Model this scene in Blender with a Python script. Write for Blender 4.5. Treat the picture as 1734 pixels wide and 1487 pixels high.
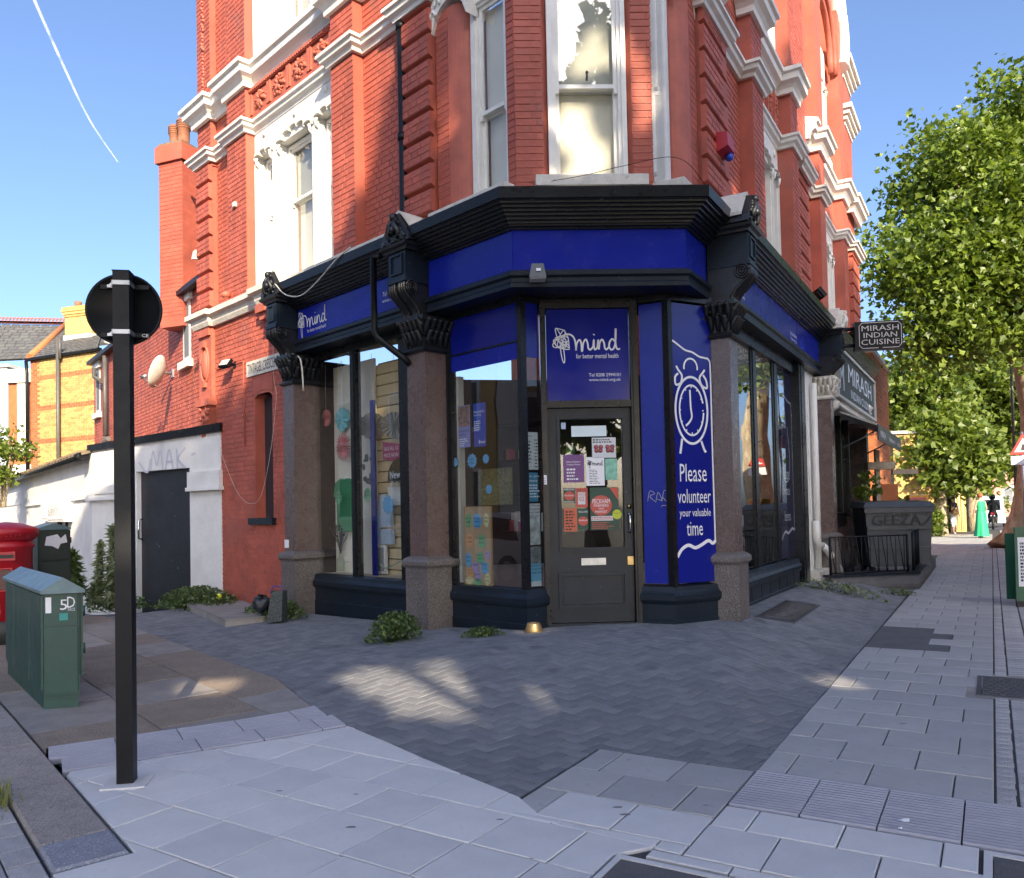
import bpy, bmesh, math, random
import numpy as np
from mathutils import Vector, Matrix
R=random.Random(7)
PI=math.pi
for o in list(bpy.data.objects): bpy.data.objects.remove(o)
SC=bpy.context.scene
COL=SC.collection
# ------------------------------------------------------------------ camera
cd=bpy.data.cameras.new('camera'); cam=bpy.data.objects.new('camera',cd); COL.objects.link(cam)
cd.sensor_fit='HORIZONTAL'; cd.sensor_width=36.0; cd.lens=36.0*1376/1734
cd.shift_y=0.0488; cd.clip_start=.05; cd.clip_end=6000
cam.location=(0,0,1.23)
cam.matrix_world=Matrix.Translation((0,0,1.23))@Matrix.Rotation(PI/2+.02651,4,'X')@Matrix.Rotation(-.02094,4,'Z')
SC.camera=cam
# ------------------------------------------------------------------ sky, sun, exposure
SUN_EL=math.radians(27.0); SX,SY=.249,-.969
w=bpy.data.worlds.new('World'); SC.world=w; w.use_nodes=True
nt=w.node_tree; nt.nodes.clear()
sk=nt.nodes.new('ShaderNodeTexSky'); sk.sky_type='NISHITA'; sk.sun_disc=False
sk.sun_elevation=SUN_EL; sk.sun_rotation=math.atan2(SX,SY); sk.air_density=.7; sk.dust_density=3.2; sk.ozone_density=3.4; sk.altitude=50
bg=nt.nodes.new('ShaderNodeBackground'); bg.inputs[1].default_value=.092
tnt=nt.nodes.new('ShaderNodeMix'); tnt.data_type='RGBA'; tnt.blend_type='MULTIPLY'; tnt.inputs[0].default_value=1; tnt.inputs[7].default_value=(.96,.955,.97,1)
ow=nt.nodes.new('ShaderNodeOutputWorld')
nt.links.new(sk.outputs[0],tnt.inputs[6]); nt.links.new(tnt.outputs[2],bg.inputs[0]); nt.links.new(bg.outputs[0],ow.inputs[0])
sl=bpy.data.lights.new('sun','SUN'); sl.energy=2.7; sl.angle=math.radians(.5); sl.color=(1.0,.84,.62)
sun=bpy.data.objects.new('sun',sl); COL.objects.link(sun)
sd=Vector((SX*math.cos(SUN_EL),SY*math.cos(SUN_EL),math.sin(SUN_EL)))
sun.rotation_euler=sd.to_track_quat('Z','Y').to_euler(); sun.location=(5,-20,30)
SC.view_settings.view_transform='Standard'; SC.view_settings.look='None'
SC.view_settings.exposure=2.0; SC.view_settings.gamma=1.0; SC.view_settings.use_curve_mapping=False
SC.render.engine='CYCLES'
SC.cycles.max_bounces=8; SC.cycles.transparent_max_bounces=24; SC.cycles.glossy_bounces=4; SC.cycles.diffuse_bounces=4
SC.cycles.sample_clamp_indirect=6.0; SC.cycles.use_denoising=True
# ------------------------------------------------------------------ materials
def mat(name,c,rough=.6,var=.18,scale=6.0,bump=.0,bscale=80.0,spec=.5,metal=0.0,isl=0.0,speck=None,stain=None,emit=0,coat=0.0,stretch=None):
    m=bpy.data.materials.new(name); m.use_nodes=True
    t=m.node_tree; N=t.nodes; Lk=t.links.new
    p=N['Principled BSDF']
    p.inputs['Roughness'].default_value=rough; p.inputs['Metallic'].default_value=metal
    p.inputs['Specular IOR Level'].default_value=spec
    if coat: p.inputs['Coat Weight'].default_value=coat; p.inputs['Coat Roughness'].default_value=.08
    c=(*c,1)
    tc=N.new('ShaderNodeTexCoord'); src=tc.outputs['Object']
    if stretch:
        mp=N.new('ShaderNodeMapping'); mp.inputs['Scale'].default_value=stretch; Lk(src,mp.inputs[0]); src=mp.outputs[0]
    def noise(sc,det=5,ro=.6):
        n=N.new('ShaderNodeTexNoise'); n.inputs['Scale'].default_value=sc; n.inputs['Detail'].default_value=det; n.inputs['Roughness'].default_value=ro
        Lk(src,n.inputs['Vector']); return n
    def ramp(f,stops):
        r=N.new('ShaderNodeValToRGB'); e=r.color_ramp.elements
        while len(e)<len(stops): e.new(.5)
        for q,(ps,cc) in zip(e,stops): q.position=ps; q.color=cc
        Lk(f,r.inputs[0]); return r.outputs[0]
    def mul(a,b):
        x=N.new('ShaderNodeMix'); x.data_type='RGBA'; x.blend_type='MULTIPLY'; x.inputs[0].default_value=1
        for s,i in ((a,6),(b,7)):
            if isinstance(s,tuple): x.inputs[i].default_value=s
            else: Lk(s,x.inputs[i])
        return x.outputs[2]
    cur=c
    if var:
        n=noise(scale); cur=mul(cur,ramp(n.outputs[0],[(.25,(1-var,)*3+(1,)),(.75,(1+var,)*3+(1,))]))
    if isl:
        g=N.new('ShaderNodeNewGeometry'); oi=N.new('ShaderNodeObjectInfo')
        ad=N.new('ShaderNodeMath'); ad.operation='ADD'; Lk(g.outputs['Random Per Island'],ad.inputs[0]); Lk(oi.outputs['Random'],ad.inputs[1])
        fr=N.new('ShaderNodeMath'); fr.operation='FRACT'; Lk(ad.outputs[0],fr.inputs[0])
        cur=mul(cur,ramp(fr.outputs[0],[(0,(1-isl,1-isl,1-isl*.85,1)),(1,(1+isl,1+isl*.9,1+isl*.8,1))]))
    for sp in (speck or []):   # (scale, threshold, colour, width)
        n=noise(sp[0],2,.5); f=ramp(n.outputs[0],[(sp[1],(0,0,0,1)),(min(1,sp[1]+sp[3]),(1,1,1,1))])
        x=N.new('ShaderNodeMix'); x.data_type='RGBA'; Lk(f,x.inputs[0])
        if isinstance(cur,tuple): x.inputs[6].default_value=cur
        else: Lk(cur,x.inputs[6])
        x.inputs[7].default_value=(*sp[2],1); cur=x.outputs[2]
    if isinstance(cur,tuple): p.inputs['Base Color'].default_value=cur
    else: Lk(cur,p.inputs['Base Color'])
    if var and rough>.15:
        n2=noise(scale*2.3,4); r2=N.new('ShaderNodeMapRange'); r2.inputs[3].default_value=max(.05,rough-.12); r2.inputs[4].default_value=min(1,rough+.12)
        Lk(n2.outputs[0],r2.inputs[0]); Lk(r2.outputs[0],p.inputs['Roughness'])
    if bump:
        n=noise(bscale,4,.65); b=N.new('ShaderNodeBump'); b.inputs['Strength'].default_value=min(1,bump); b.inputs['Distance'].default_value=.01*max(1,bump)
        Lk(n.outputs[0],b.inputs['Height']); Lk(b.outputs[0],p.inputs['Normal'])
    return m
def glass(name,ior=1.6,tint=(1,1,1),rough=0.0,haze=0.0,hc=(.5,.5,.5)):
    m=bpy.data.materials.new(name); m.use_nodes=True; t=m.node_tree; N=t.nodes; N.clear()
    out=N.new('ShaderNodeOutputMaterial'); tr=N.new('ShaderNodeBsdfTransparent'); tr.inputs[0].default_value=(*tint,1)
    gl=N.new('ShaderNodeBsdfGlossy'); gl.inputs['Roughness'].default_value=rough
    lw_=N.new('ShaderNodeLayerWeight'); lw_.inputs[0].default_value=.5; f0=((ior-1)/(ior+1))**2
    pw=N.new('ShaderNodeMath'); pw.operation='POWER'; pw.inputs[1].default_value=4.0; t.links.new(lw_.outputs['Facing'],pw.inputs[0])
    fr=N.new('ShaderNodeMapRange'); fr.inputs[3].default_value=f0; fr.inputs[4].default_value=1.0; t.links.new(pw.outputs[0],fr.inputs[0])
    tc=N.new('ShaderNodeTexCoord'); n=N.new('ShaderNodeTexNoise'); n.inputs['Scale'].default_value=1.3; n.inputs['Detail'].default_value=1
    b=N.new('ShaderNodeBump'); b.inputs['Strength'].default_value=.05; b.inputs['Distance'].default_value=.05
    t.links.new(tc.outputs['Object'],n.inputs[0]); t.links.new(n.outputs[0],b.inputs['Height']); t.links.new(b.outputs[0],gl.inputs['Normal'])
    mx=N.new('ShaderNodeMixShader'); t.links.new(fr.outputs[0],mx.inputs[0]); t.links.new(tr.outputs[0],mx.inputs[1]); t.links.new(gl.outputs[0],mx.inputs[2])
    last=mx.outputs[0]
    if haze:
        df=N.new('ShaderNodeBsdfDiffuse'); df.inputs[0].default_value=(*hc,1); m2=N.new('ShaderNodeMixShader'); m2.inputs[0].default_value=haze
        t.links.new(last,m2.inputs[1]); t.links.new(df.outputs[0],m2.inputs[2]); last=m2.outputs[0]
    t.links.new(last,out.inputs[0]); return m
def leafmat(name,c,trans=.35,var=.45):
    m=bpy.data.materials.new(name); m.use_nodes=True; t=m.node_tree; N=t.nodes; N.clear()
    out=N.new('ShaderNodeOutputMaterial'); df=N.new('ShaderNodeBsdfPrincipled'); df.inputs['Roughness'].default_value=.45; tl=N.new('ShaderNodeBsdfTranslucent')
    g=N.new('ShaderNodeNewGeometry'); r=N.new('ShaderNodeValToRGB'); e=r.color_ramp.elements
    e[0].position=0; e[0].color=(c[0]*(1-var),c[1]*(1-var*.8),c[2]*(1-var),1); e[1].position=1; e[1].color=(c[0]*(1+var*1.3),c[1]*(1+var),c[2]*(1+var*.6),1)
    t.links.new(g.outputs['Random Per Island'],r.inputs[0]); t.links.new(r.outputs[0],df.inputs['Base Color'])
    k=N.new('ShaderNodeMix'); k.data_type='RGBA'; k.blend_type='MULTIPLY'; k.inputs[0].default_value=1; k.inputs[7].default_value=(1.5,1.5,.6,1)
    t.links.new(r.outputs[0],k.inputs[6]); t.links.new(k.outputs[2],tl.inputs[0])
    mx=N.new('ShaderNodeMixShader'); mx.inputs[0].default_value=trans
    t.links.new(df.outputs[0],mx.inputs[1]); t.links.new(tl.outputs[0],mx.inputs[2]); t.links.new(mx.outputs[0],out.inputs[0]); return m
M={}
M['red']=mat('red_painted_brick',(.40,.098,.062),.62,.24,2.2,.4,45,isl=.10,speck=[(1.6,.60,(.33,.10,.075),.14),(14,.72,(.27,.075,.055),.08)])
M['redflat']=mat('red_painted_render',(.42,.112,.070),.6,.2,4,.3,40)
M['white']=mat('white_gloss_paint',(.74,.73,.68),.45,.1,5,.12,40)
M['stone']=mat('cream_painted_stone',(.62,.59,.52),.6,.22,7,.35,35,speck=[(9,.66,(.30,.28,.25),.1)])
M['black']=mat('black_gloss_joinery',(.008,.0095,.012),.30,.3,5,.12,30,spec=.35,speck=[(38,.74,(.13,.13,.13),.03)])
M['navy']=mat('dark_slate_joinery',(.010,.016,.025),.36,.28,4,.15,30,spec=.3,speck=[(30,.73,(.16,.16,.16),.03)])
M['blacks']=mat('black_carved_plaster',(.012,.0135,.016),.38,.3,14,.3,60,speck=[(24,.7,(.10,.10,.10),.06)])
M['blue']=mat('blue_vinyl_panel',(.008,.018,.27),.25,.12,2.0,.03,9,spec=.3)
M['bluedk']=mat('deep_blue_vinyl_film',(.007,.013,.20),.18,.1,2,.02,9,spec=.35)
M['ink']=mat('white_vinyl_lettering',(.78,.78,.80),.5,0)
M['inkblack']=mat('black_print',(.02,.02,.02),.6,0)
M['granite']=mat('brown_polished_granite',(.115,.078,.068),.28,.12,3,.05,60,speck=[(95,.56,(.22,.16,.15),.05),(120,.60,(.03,.022,.022),.04)])
M['granitelow']=mat('grey_weathered_granite',(.125,.108,.098),.45,.3,3,.2,60,speck=[(80,.55,(.24,.21,.19),.06),(100,.6,(.035,.03,.03),.05)])
M['glass']=glass('shop_window_glass',1.75,(.97,.98,.97))
M['glassdk']=glass('door_window_glass',1.55,(.85,.88,.88))
M['glassup']=glass('sash_window_glass',1.6,(.98,.98,.96))
M['cream']=mat('cream_display_board',(.62,.57,.47),.7,.06,2)
M['slat']=mat('tan_slatwall_board',(.64,.52,.34),.55,.1,5)
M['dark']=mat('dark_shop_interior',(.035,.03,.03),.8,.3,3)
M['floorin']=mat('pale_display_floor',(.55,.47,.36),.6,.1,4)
M['metal']=mat('galvanised_steel',(.45,.46,.47),.4,.2,10,metal=.9)
M['brass']=mat('worn_brass',(.45,.33,.15),.35,.2,20,metal=1)
M['chrome']=mat('polished_steel_handle',(.7,.7,.7),.2,.1,20,metal=1)
M['pipe']=mat('black_downpipe_paint',(.006,.007,.009),.42,.2,8,spec=.25)
M['greypipe']=mat('grey_soil_pipe',(.085,.08,.075),.5,.2,8)
M['paver']=mat('blue_grey_paving_brick',(.19,.197,.21),.85,.22,7,.7,260,isl=.16,speck=[(210,.62,(.24,.24,.25),.08),(2.1,.63,(.095,.10,.115),.12)])
M['slabw']=mat('pale_grey_paving_slab',(.63,.62,.60),.8,.10,2.6,.35,180,isl=.07,speck=[(5.0,.66,(.48,.46,.445),.10),(170,.68,(.44,.43,.42),.05)])
M['slabg']=mat('mid_grey_paving_slab',(.38,.375,.365),.82,.12,3,.4,180,isl=.09,speck=[(6.0,.64,(.28,.275,.27),.1),(170,.66,(.45,.44,.43),.05)])
M['tact']=mat('blue_grey_ribbed_tile',(.34,.34,.385),.75,.12,4,.25,150,isl=.05)
M['sett']=mat('granite_sett',(.42,.41,.40),.85,.2,12,.6,120,isl=.14,speck=[(150,.6,(.2,.2,.2),.06)])
M['kerb']=mat('granite_kerb_stone',(.32,.28,.25),.85,.25,9,.9,60,isl=.08,speck=[(110,.58,(.42,.40,.38),.06),(130,.62,(.08,.075,.07),.05)])
M['kerbb']=mat('blue_granite_kerb_stone',(.24,.25,.29),.85,.2,9,.8,60,speck=[(110,.58,(.42,.42,.45),.06)])
M['agg']=mat('brown_exposed_aggregate',(.25,.20,.155),.9,.25,4,1.2,120,isl=.12,speck=[(130,.56,(.40,.35,.29),.06),(150,.62,(.07,.055,.05),.05)])
M['conc']=mat('worn_grey_concrete',(.30,.275,.25),.9,.25,4,.9,110,isl=.12,speck=[(120,.6,(.36,.34,.31),.06)])
M['joint']=mat('dark_paving_joint',(.07,.068,.065),.95,.3,20,.6,150)
M['asph']=mat('asphalt',(.062,.062,.064),.9,.2,6,.8,160,speck=[(180,.62,(.16,.16,.16),.06)])
M['asphl']=mat('grey_asphalt_patch',(.125,.125,.130),.9,.2,6,1,200,speck=[(200,.6,(.22,.22,.22),.06)])
M['castiron']=mat('cast_iron_cover',(.085,.085,.09),.6,.3,20,.4,80,metal=.3)
M['stain']=mat('dark_gum_stain',(.22,.215,.21),.9,.2,10)
M['green']=mat('dark_green_cabinet_paint',(.012,.058,.045),.42,.2,3,.15,20,speck=[(3,.66,(.045,.105,.092),.1)])
M['greenlt']=mat('weathered_green_lid',(.12,.19,.20),.42,.3,5,.2,20)
M['greendk']=mat('dull_green_cabinet_paint',(.035,.05,.04),.5,.3,4,.15,20)
M['postred']=mat('pillar_box_red',(.36,.008,.018),.38,.18,4,.1,20)
M['shed']=mat('white_painted_render',(.70,.70,.69),.75,.12,2.2,.5,18,speck=[(1.8,.66,(.55,.56,.60),.12)])
M['door']=mat('black_steel_door',(.022,.026,.034),.45,.3,3,.1,15,speck=[(7,.72,(.12,.13,.15),.04)])
M['tile']=mat('mossy_clay_tile',(.16,.12,.08),.9,.4,6,.8,30,isl=.2,speck=[(10,.58,(.12,.13,.05),.1)])
M['slate']=mat('roof_slate',(.105,.108,.105),.7,.2,4,.3,30,isl=.15)
M['yellow']=mat('yellow_stock_brick',(.50,.33,.11),.85,.25,9,.5,50,isl=.22,speck=[(14,.68,(.22,.11,.05),.06)])
M['orange']=mat('orange_brick',(.42,.14,.05),.85,.2,6,.4,50,isl=.18)
M['terra']=mat('terracotta_pot',(.26,.105,.055),.75,.3,10,.3,40)
M['mortar']=mat('pale_mortar',(.42,.38,.31),.95,.15,20,.3,80)
M['bark']=mat('plane_tree_bark',(.36,.29,.19),.9,.25,5,.9,14,speck=[(7,.54,(.48,.42,.30),.05),(9,.64,(.15,.12,.08),.04)],stretch=(1,1,.45))
M['leaf']=leafmat('plane_tree_leaf',(.115,.175,.03),.35,.6)
M['leaf2']=leafmat('background_tree_leaf',(.115,.165,.03))
M['leaf3']=leafmat('shade_tree_leaf',(.15,.19,.045),.55)
M['weed']=leafmat('weed_leaf',(.085,.13,.045),.25)
M['weedgrey']=leafmat('grey_green_weed_leaf',(.16,.20,.11),.2,.25)
M['grassm']=leafmat('dry_grass_blade',(.20,.22,.07),.3,.4)
M['skin']=mat('skin',(.50,.30,.22),.5,.05)
M['skin2']=mat('brown_skin',(.30,.17,.11),.5,.05)
def plain(name,c,rough=.6,**k):
    if name not in M: M[name]=mat(name,c,rough,k.pop('var',.06),**k)
    return M[name]
# ------------------------------------------------------------------ frames (plan origin, direction along the wall, outward normal)
class Frame:
    def __init__(s,o,d,n,flip): s.o=Vector(o).to_3d(); s.d=Vector(d).to_3d(); s.n=Vector(n).to_3d(); s.r=-s.d if flip else s.d.copy(); s.o.z=s.d.z=s.n.z=0; s.flip=flip
    def P(s,t,o,z): 
        v=s.o+s.d*t+s.n*o; v.z=z; return v
E1=Vector((.012,8.24)); dF=Vector((.99952,.03087)); dL=Vector((-.69782,.71628)); dR=Vector((.50822,.86123))
nF=Vector((.03087,-.99952)); nL=Vector((-.71628,-.69782)); nR=Vector((.86123,-.50822))
C1=E1+dF*.04; C2=E1+dF*1.83
FL=Frame(C1,dL,nL,True); FR=Frame(C2,dR,nR,False); FF=Frame(E1,dF,nF,False)
dW=Vector((-.613,.790)); nW=Vector((-.790,-.613)); W0=C1+dL*7.4+nL*-.25
FW=Frame(W0,dW,nW,True)
S0=Vector((-4.85,13.2)); dS=Vector((-.8147,.5798)); nS=Vector((-.5798,-.8147))
FS=Frame(S0,dS,nS,True)
FSS=Frame(S0+dS*3.86,dW,nW,True)
def sm(x):
    x=min(1,max(0,x)); return x*x*(3-2*x)
def interp(x,xs,ys):
    if x<=xs[0]: return ys[0]
    for i in range(1,len(xs)):
        if x<=xs[i]: return ys[i-1]+(ys[i]-ys[i-1])*(x-xs[i-1])/(xs[i]-xs[i-1])
    return ys[-1]
def gz(x,y):   # ground height: falls from the shop door to the carriageway and down the side street
    px,py=x-C1.x,y-C1.y
    s=px*dL.x+py*dL.y; oL=px*nL.x+py*nL.y
    oR=(x-C2.x)*nR.x+(y-C2.y)*nR.y; oF=(x-E1.x)*nF.x+(y-E1.y)*nF.y
    zs=interp(s,[-.3,.3,1.6,4.6,6.9,9,11,20,40],[0,-.03,-.1,-.16,-.19,-.36,-.52,-.7,-.9])
    w=max(sm((oL-.2)/3.),sm((oR-.1)/1.4),sm((oF-.3)/3.2))
    far=-.234*(1-sm((y-14)/14)) if x>2 else -.234
    return zs*(1-w)+min(far,zs-.04 if s>1 else far)*w
# ------------------------------------------------------------------ mesh builder
class MB:
    def __init__(s): s.v=[]; s.f=[]; s.m=[]; s.sm=[]
    def add(s,vs,fs,mi=0,smooth=False):
        b=len(s.v); s.v.extend(vs)
        for f in fs: s.f.append([b+i for i in f]); s.m.append(mi); s.sm.append(smooth)
        return s
    def hexa(s,p,mi=0):   # 8 points: bottom 4, top 4
        return s.add(p,[(3,2,1,0),(4,5,6,7),(0,1,5,4),(1,2,6,5),(2,3,7,6),(3,0,4,7)],mi)
    def fb(s,F,t0,t1,o0,o1,z0,z1,mi=0):
        return s.hexa([F.P(t0,o0,z0),F.P(t1,o0,z0),F.P(t1,o1,z0),F.P(t0,o1,z0),F.P(t0,o0,z1),F.P(t1,o0,z1),F.P(t1,o1,z1),F.P(t0,o1,z1)],mi)
    def box(s,c,sz,rz=0,mi=0,mat4=None):
        x,y,z=[q/2 for q in sz]; m=Matrix.Translation(c)@Matrix.Rotation(rz,4,'Z') if mat4 is None else mat4
        return s.hexa([m@Vector(q) for q in ((-x,-y,-z),(x,-y,-z),(x,y,-z),(-x,y,-z),(-x,-y,z),(x,-y,z),(x,y,z),(-x,y,z))],mi)
    def prism(s,poly,ext,mi=0,smooth=False):   # poly: list of Vectors, ext: Vector
        n=len(poly); vs=list(poly)+[p+ext for p in poly]
        s.add(vs,[tuple(range(n))[::-1],tuple(range(n,2*n))],mi)
        b=len(s.v)-2*n
        for i in range(n):
            j=(i+1)%n; s.f.append([b+i,b+j,b+n+j,b+n+i]); s.m.append(mi); s.sm.append(smooth)
        return s
    def fpoly(s,F,pts,o0,o1,mi=0):  # polygon in (t,z), extruded from o0 to o1
        return s.prism([F.P(t,o0,z) for t,z in pts],F.n*(o1-o0),mi)
    def tube(s,pts,r,n=8,mi=0,caps=True,smooth=True):
        pts=[Vector(p) for p in pts]; rs=r if isinstance(r,(list,tuple)) else [r]*len(pts)
        b=len(s.v); up=None
        for i,p in enumerate(pts):
            d=(pts[min(i+1,len(pts)-1)]-pts[max(i-1,0)])
            if d.length<1e-9: d=Vector((0,0,1))
            d.normalize()
            if up is None: up=d.orthogonal().normalized()
            up=(up-d*up.dot(d))
            up=up.normalized() if up.length>1e-6 else d.orthogonal().normalized()
            q=d.cross(up)
            for k in range(n):
                a=2*PI*k/n; s.v.append(p+(up*math.cos(a)+q*math.sin(a))*rs[i])
        for i in range(len(pts)-1):
            for k in range(n):
                k2=(k+1)%n; s.f.append([b+i*n+k,b+i*n+k2,b+(i+1)*n+k2,b+(i+1)*n+k]); s.m.append(mi); s.sm.append(smooth)
        if caps:
            s.f.append([b+k for k in range(n)][::-1]); s.m.append(mi); s.sm.append(False)
            e=b+(len(pts)-1)*n; s.f.append([e+k for k in range(n)]); s.m.append(mi); s.sm.append(False)
        return s
    def lathe(s,prof,c,n=24,mi=0,mat4=None,smooth=True,a0=0):  # prof (r,z)
        m=Matrix.Translation(c) if mat4 is None else mat4
        b=len(s.v)
        for r,z in prof:
            for k in range(n):
                a=a0+2*PI*k/n; s.v.append(m@Vector((r*math.cos(a),r*math.sin(a),z)))
        for i in range(len(prof)-1):
            for k in range(n):
                k2=(k+1)%n; s.f.append([b+i*n+k,b+i*n+k2,b+(i+1)*n+k2,b+(i+1)*n+k]); s.m.append(mi); s.sm.append(smooth)
        s.f.append([b+k for k in range(n)][::-1]); s.m.append(mi); s.sm.append(False)
        e=b+(len(prof)-1)*n; s.f.append([e+k for k in range(n)]); s.m.append(mi); s.sm.append(False)
        return s
    def ball(s,c,r,mi=0,n=8,sc=(1,1,1),mat4=None):
        prof=[(math.sin(PI*i/ (n-2) )*1.0 if 0<i<n-2 else 1e-3,-math.cos(PI*i/(n-2))) for i in range(n-1)]
        m=(Matrix.Translation(c) if mat4 is None else mat4)@Matrix.Diagonal((r*sc[0],r*sc[1],r*sc[2],1))
        return s.lathe(prof,None,n,mi,m)
    def sweep(s,path,prof,mi=0,smooth=False,cap=True):
        """path: plan points left to right; prof: (offset to the outside, z); mitred corners"""
        path=[Vector(p).to_2d() for p in path]; n=len(prof); b=len(s.v)
        for i,p in enumerate(path):
            ds=[]
            if i>0: ds.append((p-path[i-1]).normalized())
            if i<len(path)-1: ds.append((path[i+1]-p).normalized())
            ns=[Vector((d.y,-d.x)) for d in ds]
            nn=ns[0] if len(ns)==1 else (ns[0]+ns[1])/max(.2,(1+ns[0].dot(ns[1])))
            for o,z in prof: q=p+nn*o; s.v.append(Vector((q.x,q.y,z)))
        for i in range(len(path)-1):
            for k in range(n):
                k2=(k+1)%n; s.f.append([b+i*n+k,b+(i+1)*n+k,b+(i+1)*n+k2,b+i*n+k2]); s.m.append(mi); s.sm.append(smooth)
        if cap:
            s.f.append([b+k for k in range(n)]); s.m.append(mi); s.sm.append(False)
            e=b+(len(path)-1)*n; s.f.append([e+k for k in range(n)][::-1]); s.m.append(mi); s.sm.append(False)
        return s
    def build(s,name,mats,parent=None,origin=None,recalc=True):
        if not isinstance(mats,(list,tuple)): mats=[mats]
        if parent is not None: org=root_loc(parent)
        elif origin is not None: org=Vector(origin)
        else:
            xs=[v[0] for v in s.v]; ys=[v[1] for v in s.v]; zs=[v[2] for v in s.v]
            org=Vector(((min(xs)+max(xs))/2,(min(ys)+max(ys))/2,min(zs)))
        me=bpy.data.meshes.new(name)
        me.from_pydata([tuple(v[i]-org[i] for i in range(3)) for v in s.v],[],s.f)
        for m in mats: me.materials.append(m)
        me.polygons.foreach_set('material_index',s.m); me.polygons.foreach_set('use_smooth',s.sm)
        if recalc and len(s.f)<6000:
            bm=bmesh.new(); bm.from_mesh(me); bmesh.ops.recalc_face_normals(bm,faces=bm.faces); bm.to_mesh(me); bm.free()
        me.update()
        o=bpy.data.objects.new(name,me); COL.objects.link(o)
        if parent is not None: o.parent=parent
        else: o.location=org
        return o
def root_loc(p):
    while p.parent: p=p.parent
    return Vector(p.location)
def tag(o,label,cat,group=None,kind=None):
    o['label']=label; o['category']=cat
    if group: o['group']=group
    if kind: o['kind']=kind
    return o
def thing(name,label,cat,loc,group=None):
    o=bpy.data.objects.new(name,None); COL.objects.link(o); o.location=loc; o.empty_display_size=.1
    return tag(o,label,cat,group)
def struct(o,label=None):
    o['kind']='structure'
    if label: o['label']=label
    return o
def sroot(name,loc=(0,0,0)):
    o=bpy.data.objects.new(name,None); COL.objects.link(o); o.location=loc; o['kind']='structure'; return o
def dup(o,parent=None):
    c=o.copy(); COL.objects.link(c)
    if parent is not None: c.parent=parent
    for ch in list(o.children): dup(ch,c)
    return c
def spline(pts,k=5):
    pts=[Vector(p) for p in pts]; out=[]
    for i in range(len(pts)-1):
        a,b,c,d=pts[max(0,i-1)],pts[i],pts[i+1],pts[min(len(pts)-1,i+2)]
        for j in range(k):
            t=j/k; out.append(.5*((2*b)+(c-a)*t+(2*a-5*b+4*c-d)*t*t+(3*b-a-3*c+d)*t**3))
    out.append(pts[-1]); return out
_tc={}
def glyphs(txt,res=2,shear=0):
    k=(txt,shear)
    if k not in _tc:
        cu=bpy.data.curves.new('t','FONT'); cu.body=txt; cu.resolution_u=res; cu.shear=shear; cu.size=1
        o=bpy.data.objects.new('t',cu); me=bpy.data.meshes.new_from_object(o)
        vs=[v.co.copy() for v in me.vertices]; fs=[list(p.vertices) for p in me.polygons]
        bpy.data.objects.remove(o); bpy.data.meshes.remove(me)
        x0=min(v.x for v in vs);x1=max(v.x for v in vs);y0=min(v.y for v in vs);y1=max(v.y for v in vs)
        _tc[k]=([((v.x-x0)/(x1-x0),(v.y-y0)/max(1e-6,(y1-y0))) for v in vs],fs,(x1-x0)/max(1e-6,(y1-y0)))
    return _tc[k]
def letters(mb,F,tl,zb,wd,ht,o,txt,mi=0,shear=0,slope=0):
    """flat lettering on a wall plane: starts at tl (viewer's left), baseline zb; wd None keeps the aspect"""
    vs,fs,asp=glyphs(txt,2,shear)
    if wd is None: wd=ht*asp
    sg=-1 if F.flip else 1
    mb.add([F.P(tl+sg*x*wd,o,zb+y*ht+slope*x*wd) for x,y in vs],fs,mi); return wd
def stroke(mb,F,pts,tl,zb,sx,sz,o,r,mi=0,k=5,smoothit=True):
    sg=-1 if F.flip else 1
    P=[Vector((x,y,0)) for x,y in pts]
    if smoothit: P=spline(P,k)
    # flat ribbon
    L=[];Rr=[]
    for i,p in enumerate(P):
        d=P[min(i+1,len(P)-1)]-P[max(i-1,0)]; d=Vector((d.x*sx,d.y*sz,0))
        if d.length<1e-9: d=Vector((1,0,0))
        d.normalize(); q=Vector((-d.y,d.x,0))
        a=Vector((p.x*sx,p.y*sz,0)); L.append(a+q*r); Rr.append(a-q*r)
    b=len(mb.v)
    for a,c in zip(L,Rr): mb.v.append(F.P(tl+sg*a.x,o,zb+a.y)); mb.v.append(F.P(tl+sg*c.x,o,zb+c.y))
    for i in range(len(L)-1): mb.f.append([b+2*i,b+2*i+1,b+2*i+3,b+2*i+2]); mb.m.append(mi); mb.sm.append(False)
# ================================================================== GROUND
def xy(n,a): return (nR.x*n+dR.x*a, nR.y*n+dR.y*a)
def na(x,y): return (nR.x*x+nR.y*y, dR.x*x+dR.y*y)
def axis(lo,hi,st,far):
    a=[]; x=lo
    while x<=hi+1e-6: a.append(x); x+=st
    s=st; 
    while a[-1]<far: s*=1.6; a.append(a[-1]+s)
    s=st
    while a[0]>-far: s*=1.6; a.insert(0,a[0]-s)
    return a
def sheet(name,m,poly,dz,parent=None,step=None,kind=True):
    """a thin paved surface that follows the ground, subdivided"""
    bm=bmesh.new(); vs=[bm.verts.new((x,y,0)) for x,y in poly]; bm.faces.new(vs)
    bmesh.ops.triangulate(bm,faces=bm.faces)
    for _ in range(7):
        es=[e for e in bm.edges if e.calc_length()>(step or 1.2)]
        if not es: break
        bmesh.ops.subdivide_edges(bm,edges=es,cuts=1,use_grid_fill=False); bmesh.ops.triangulate(bm,faces=bm.faces)
    for v in bm.verts: v.co.z=gz(v.co.x,v.co.y)+dz
    me=bpy.data.meshes.new(name); bm.to_mesh(me); bm.free(); me.materials.append(m)
    o=bpy.data.objects.new(name,me); COL.objects.link(o)
    if parent: o.parent=parent
    elif kind: o['kind']='structure'
    return o
gx=axis(-22,26,1.0,1500); gy=axis(-8,44,1.0,1500)
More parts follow.
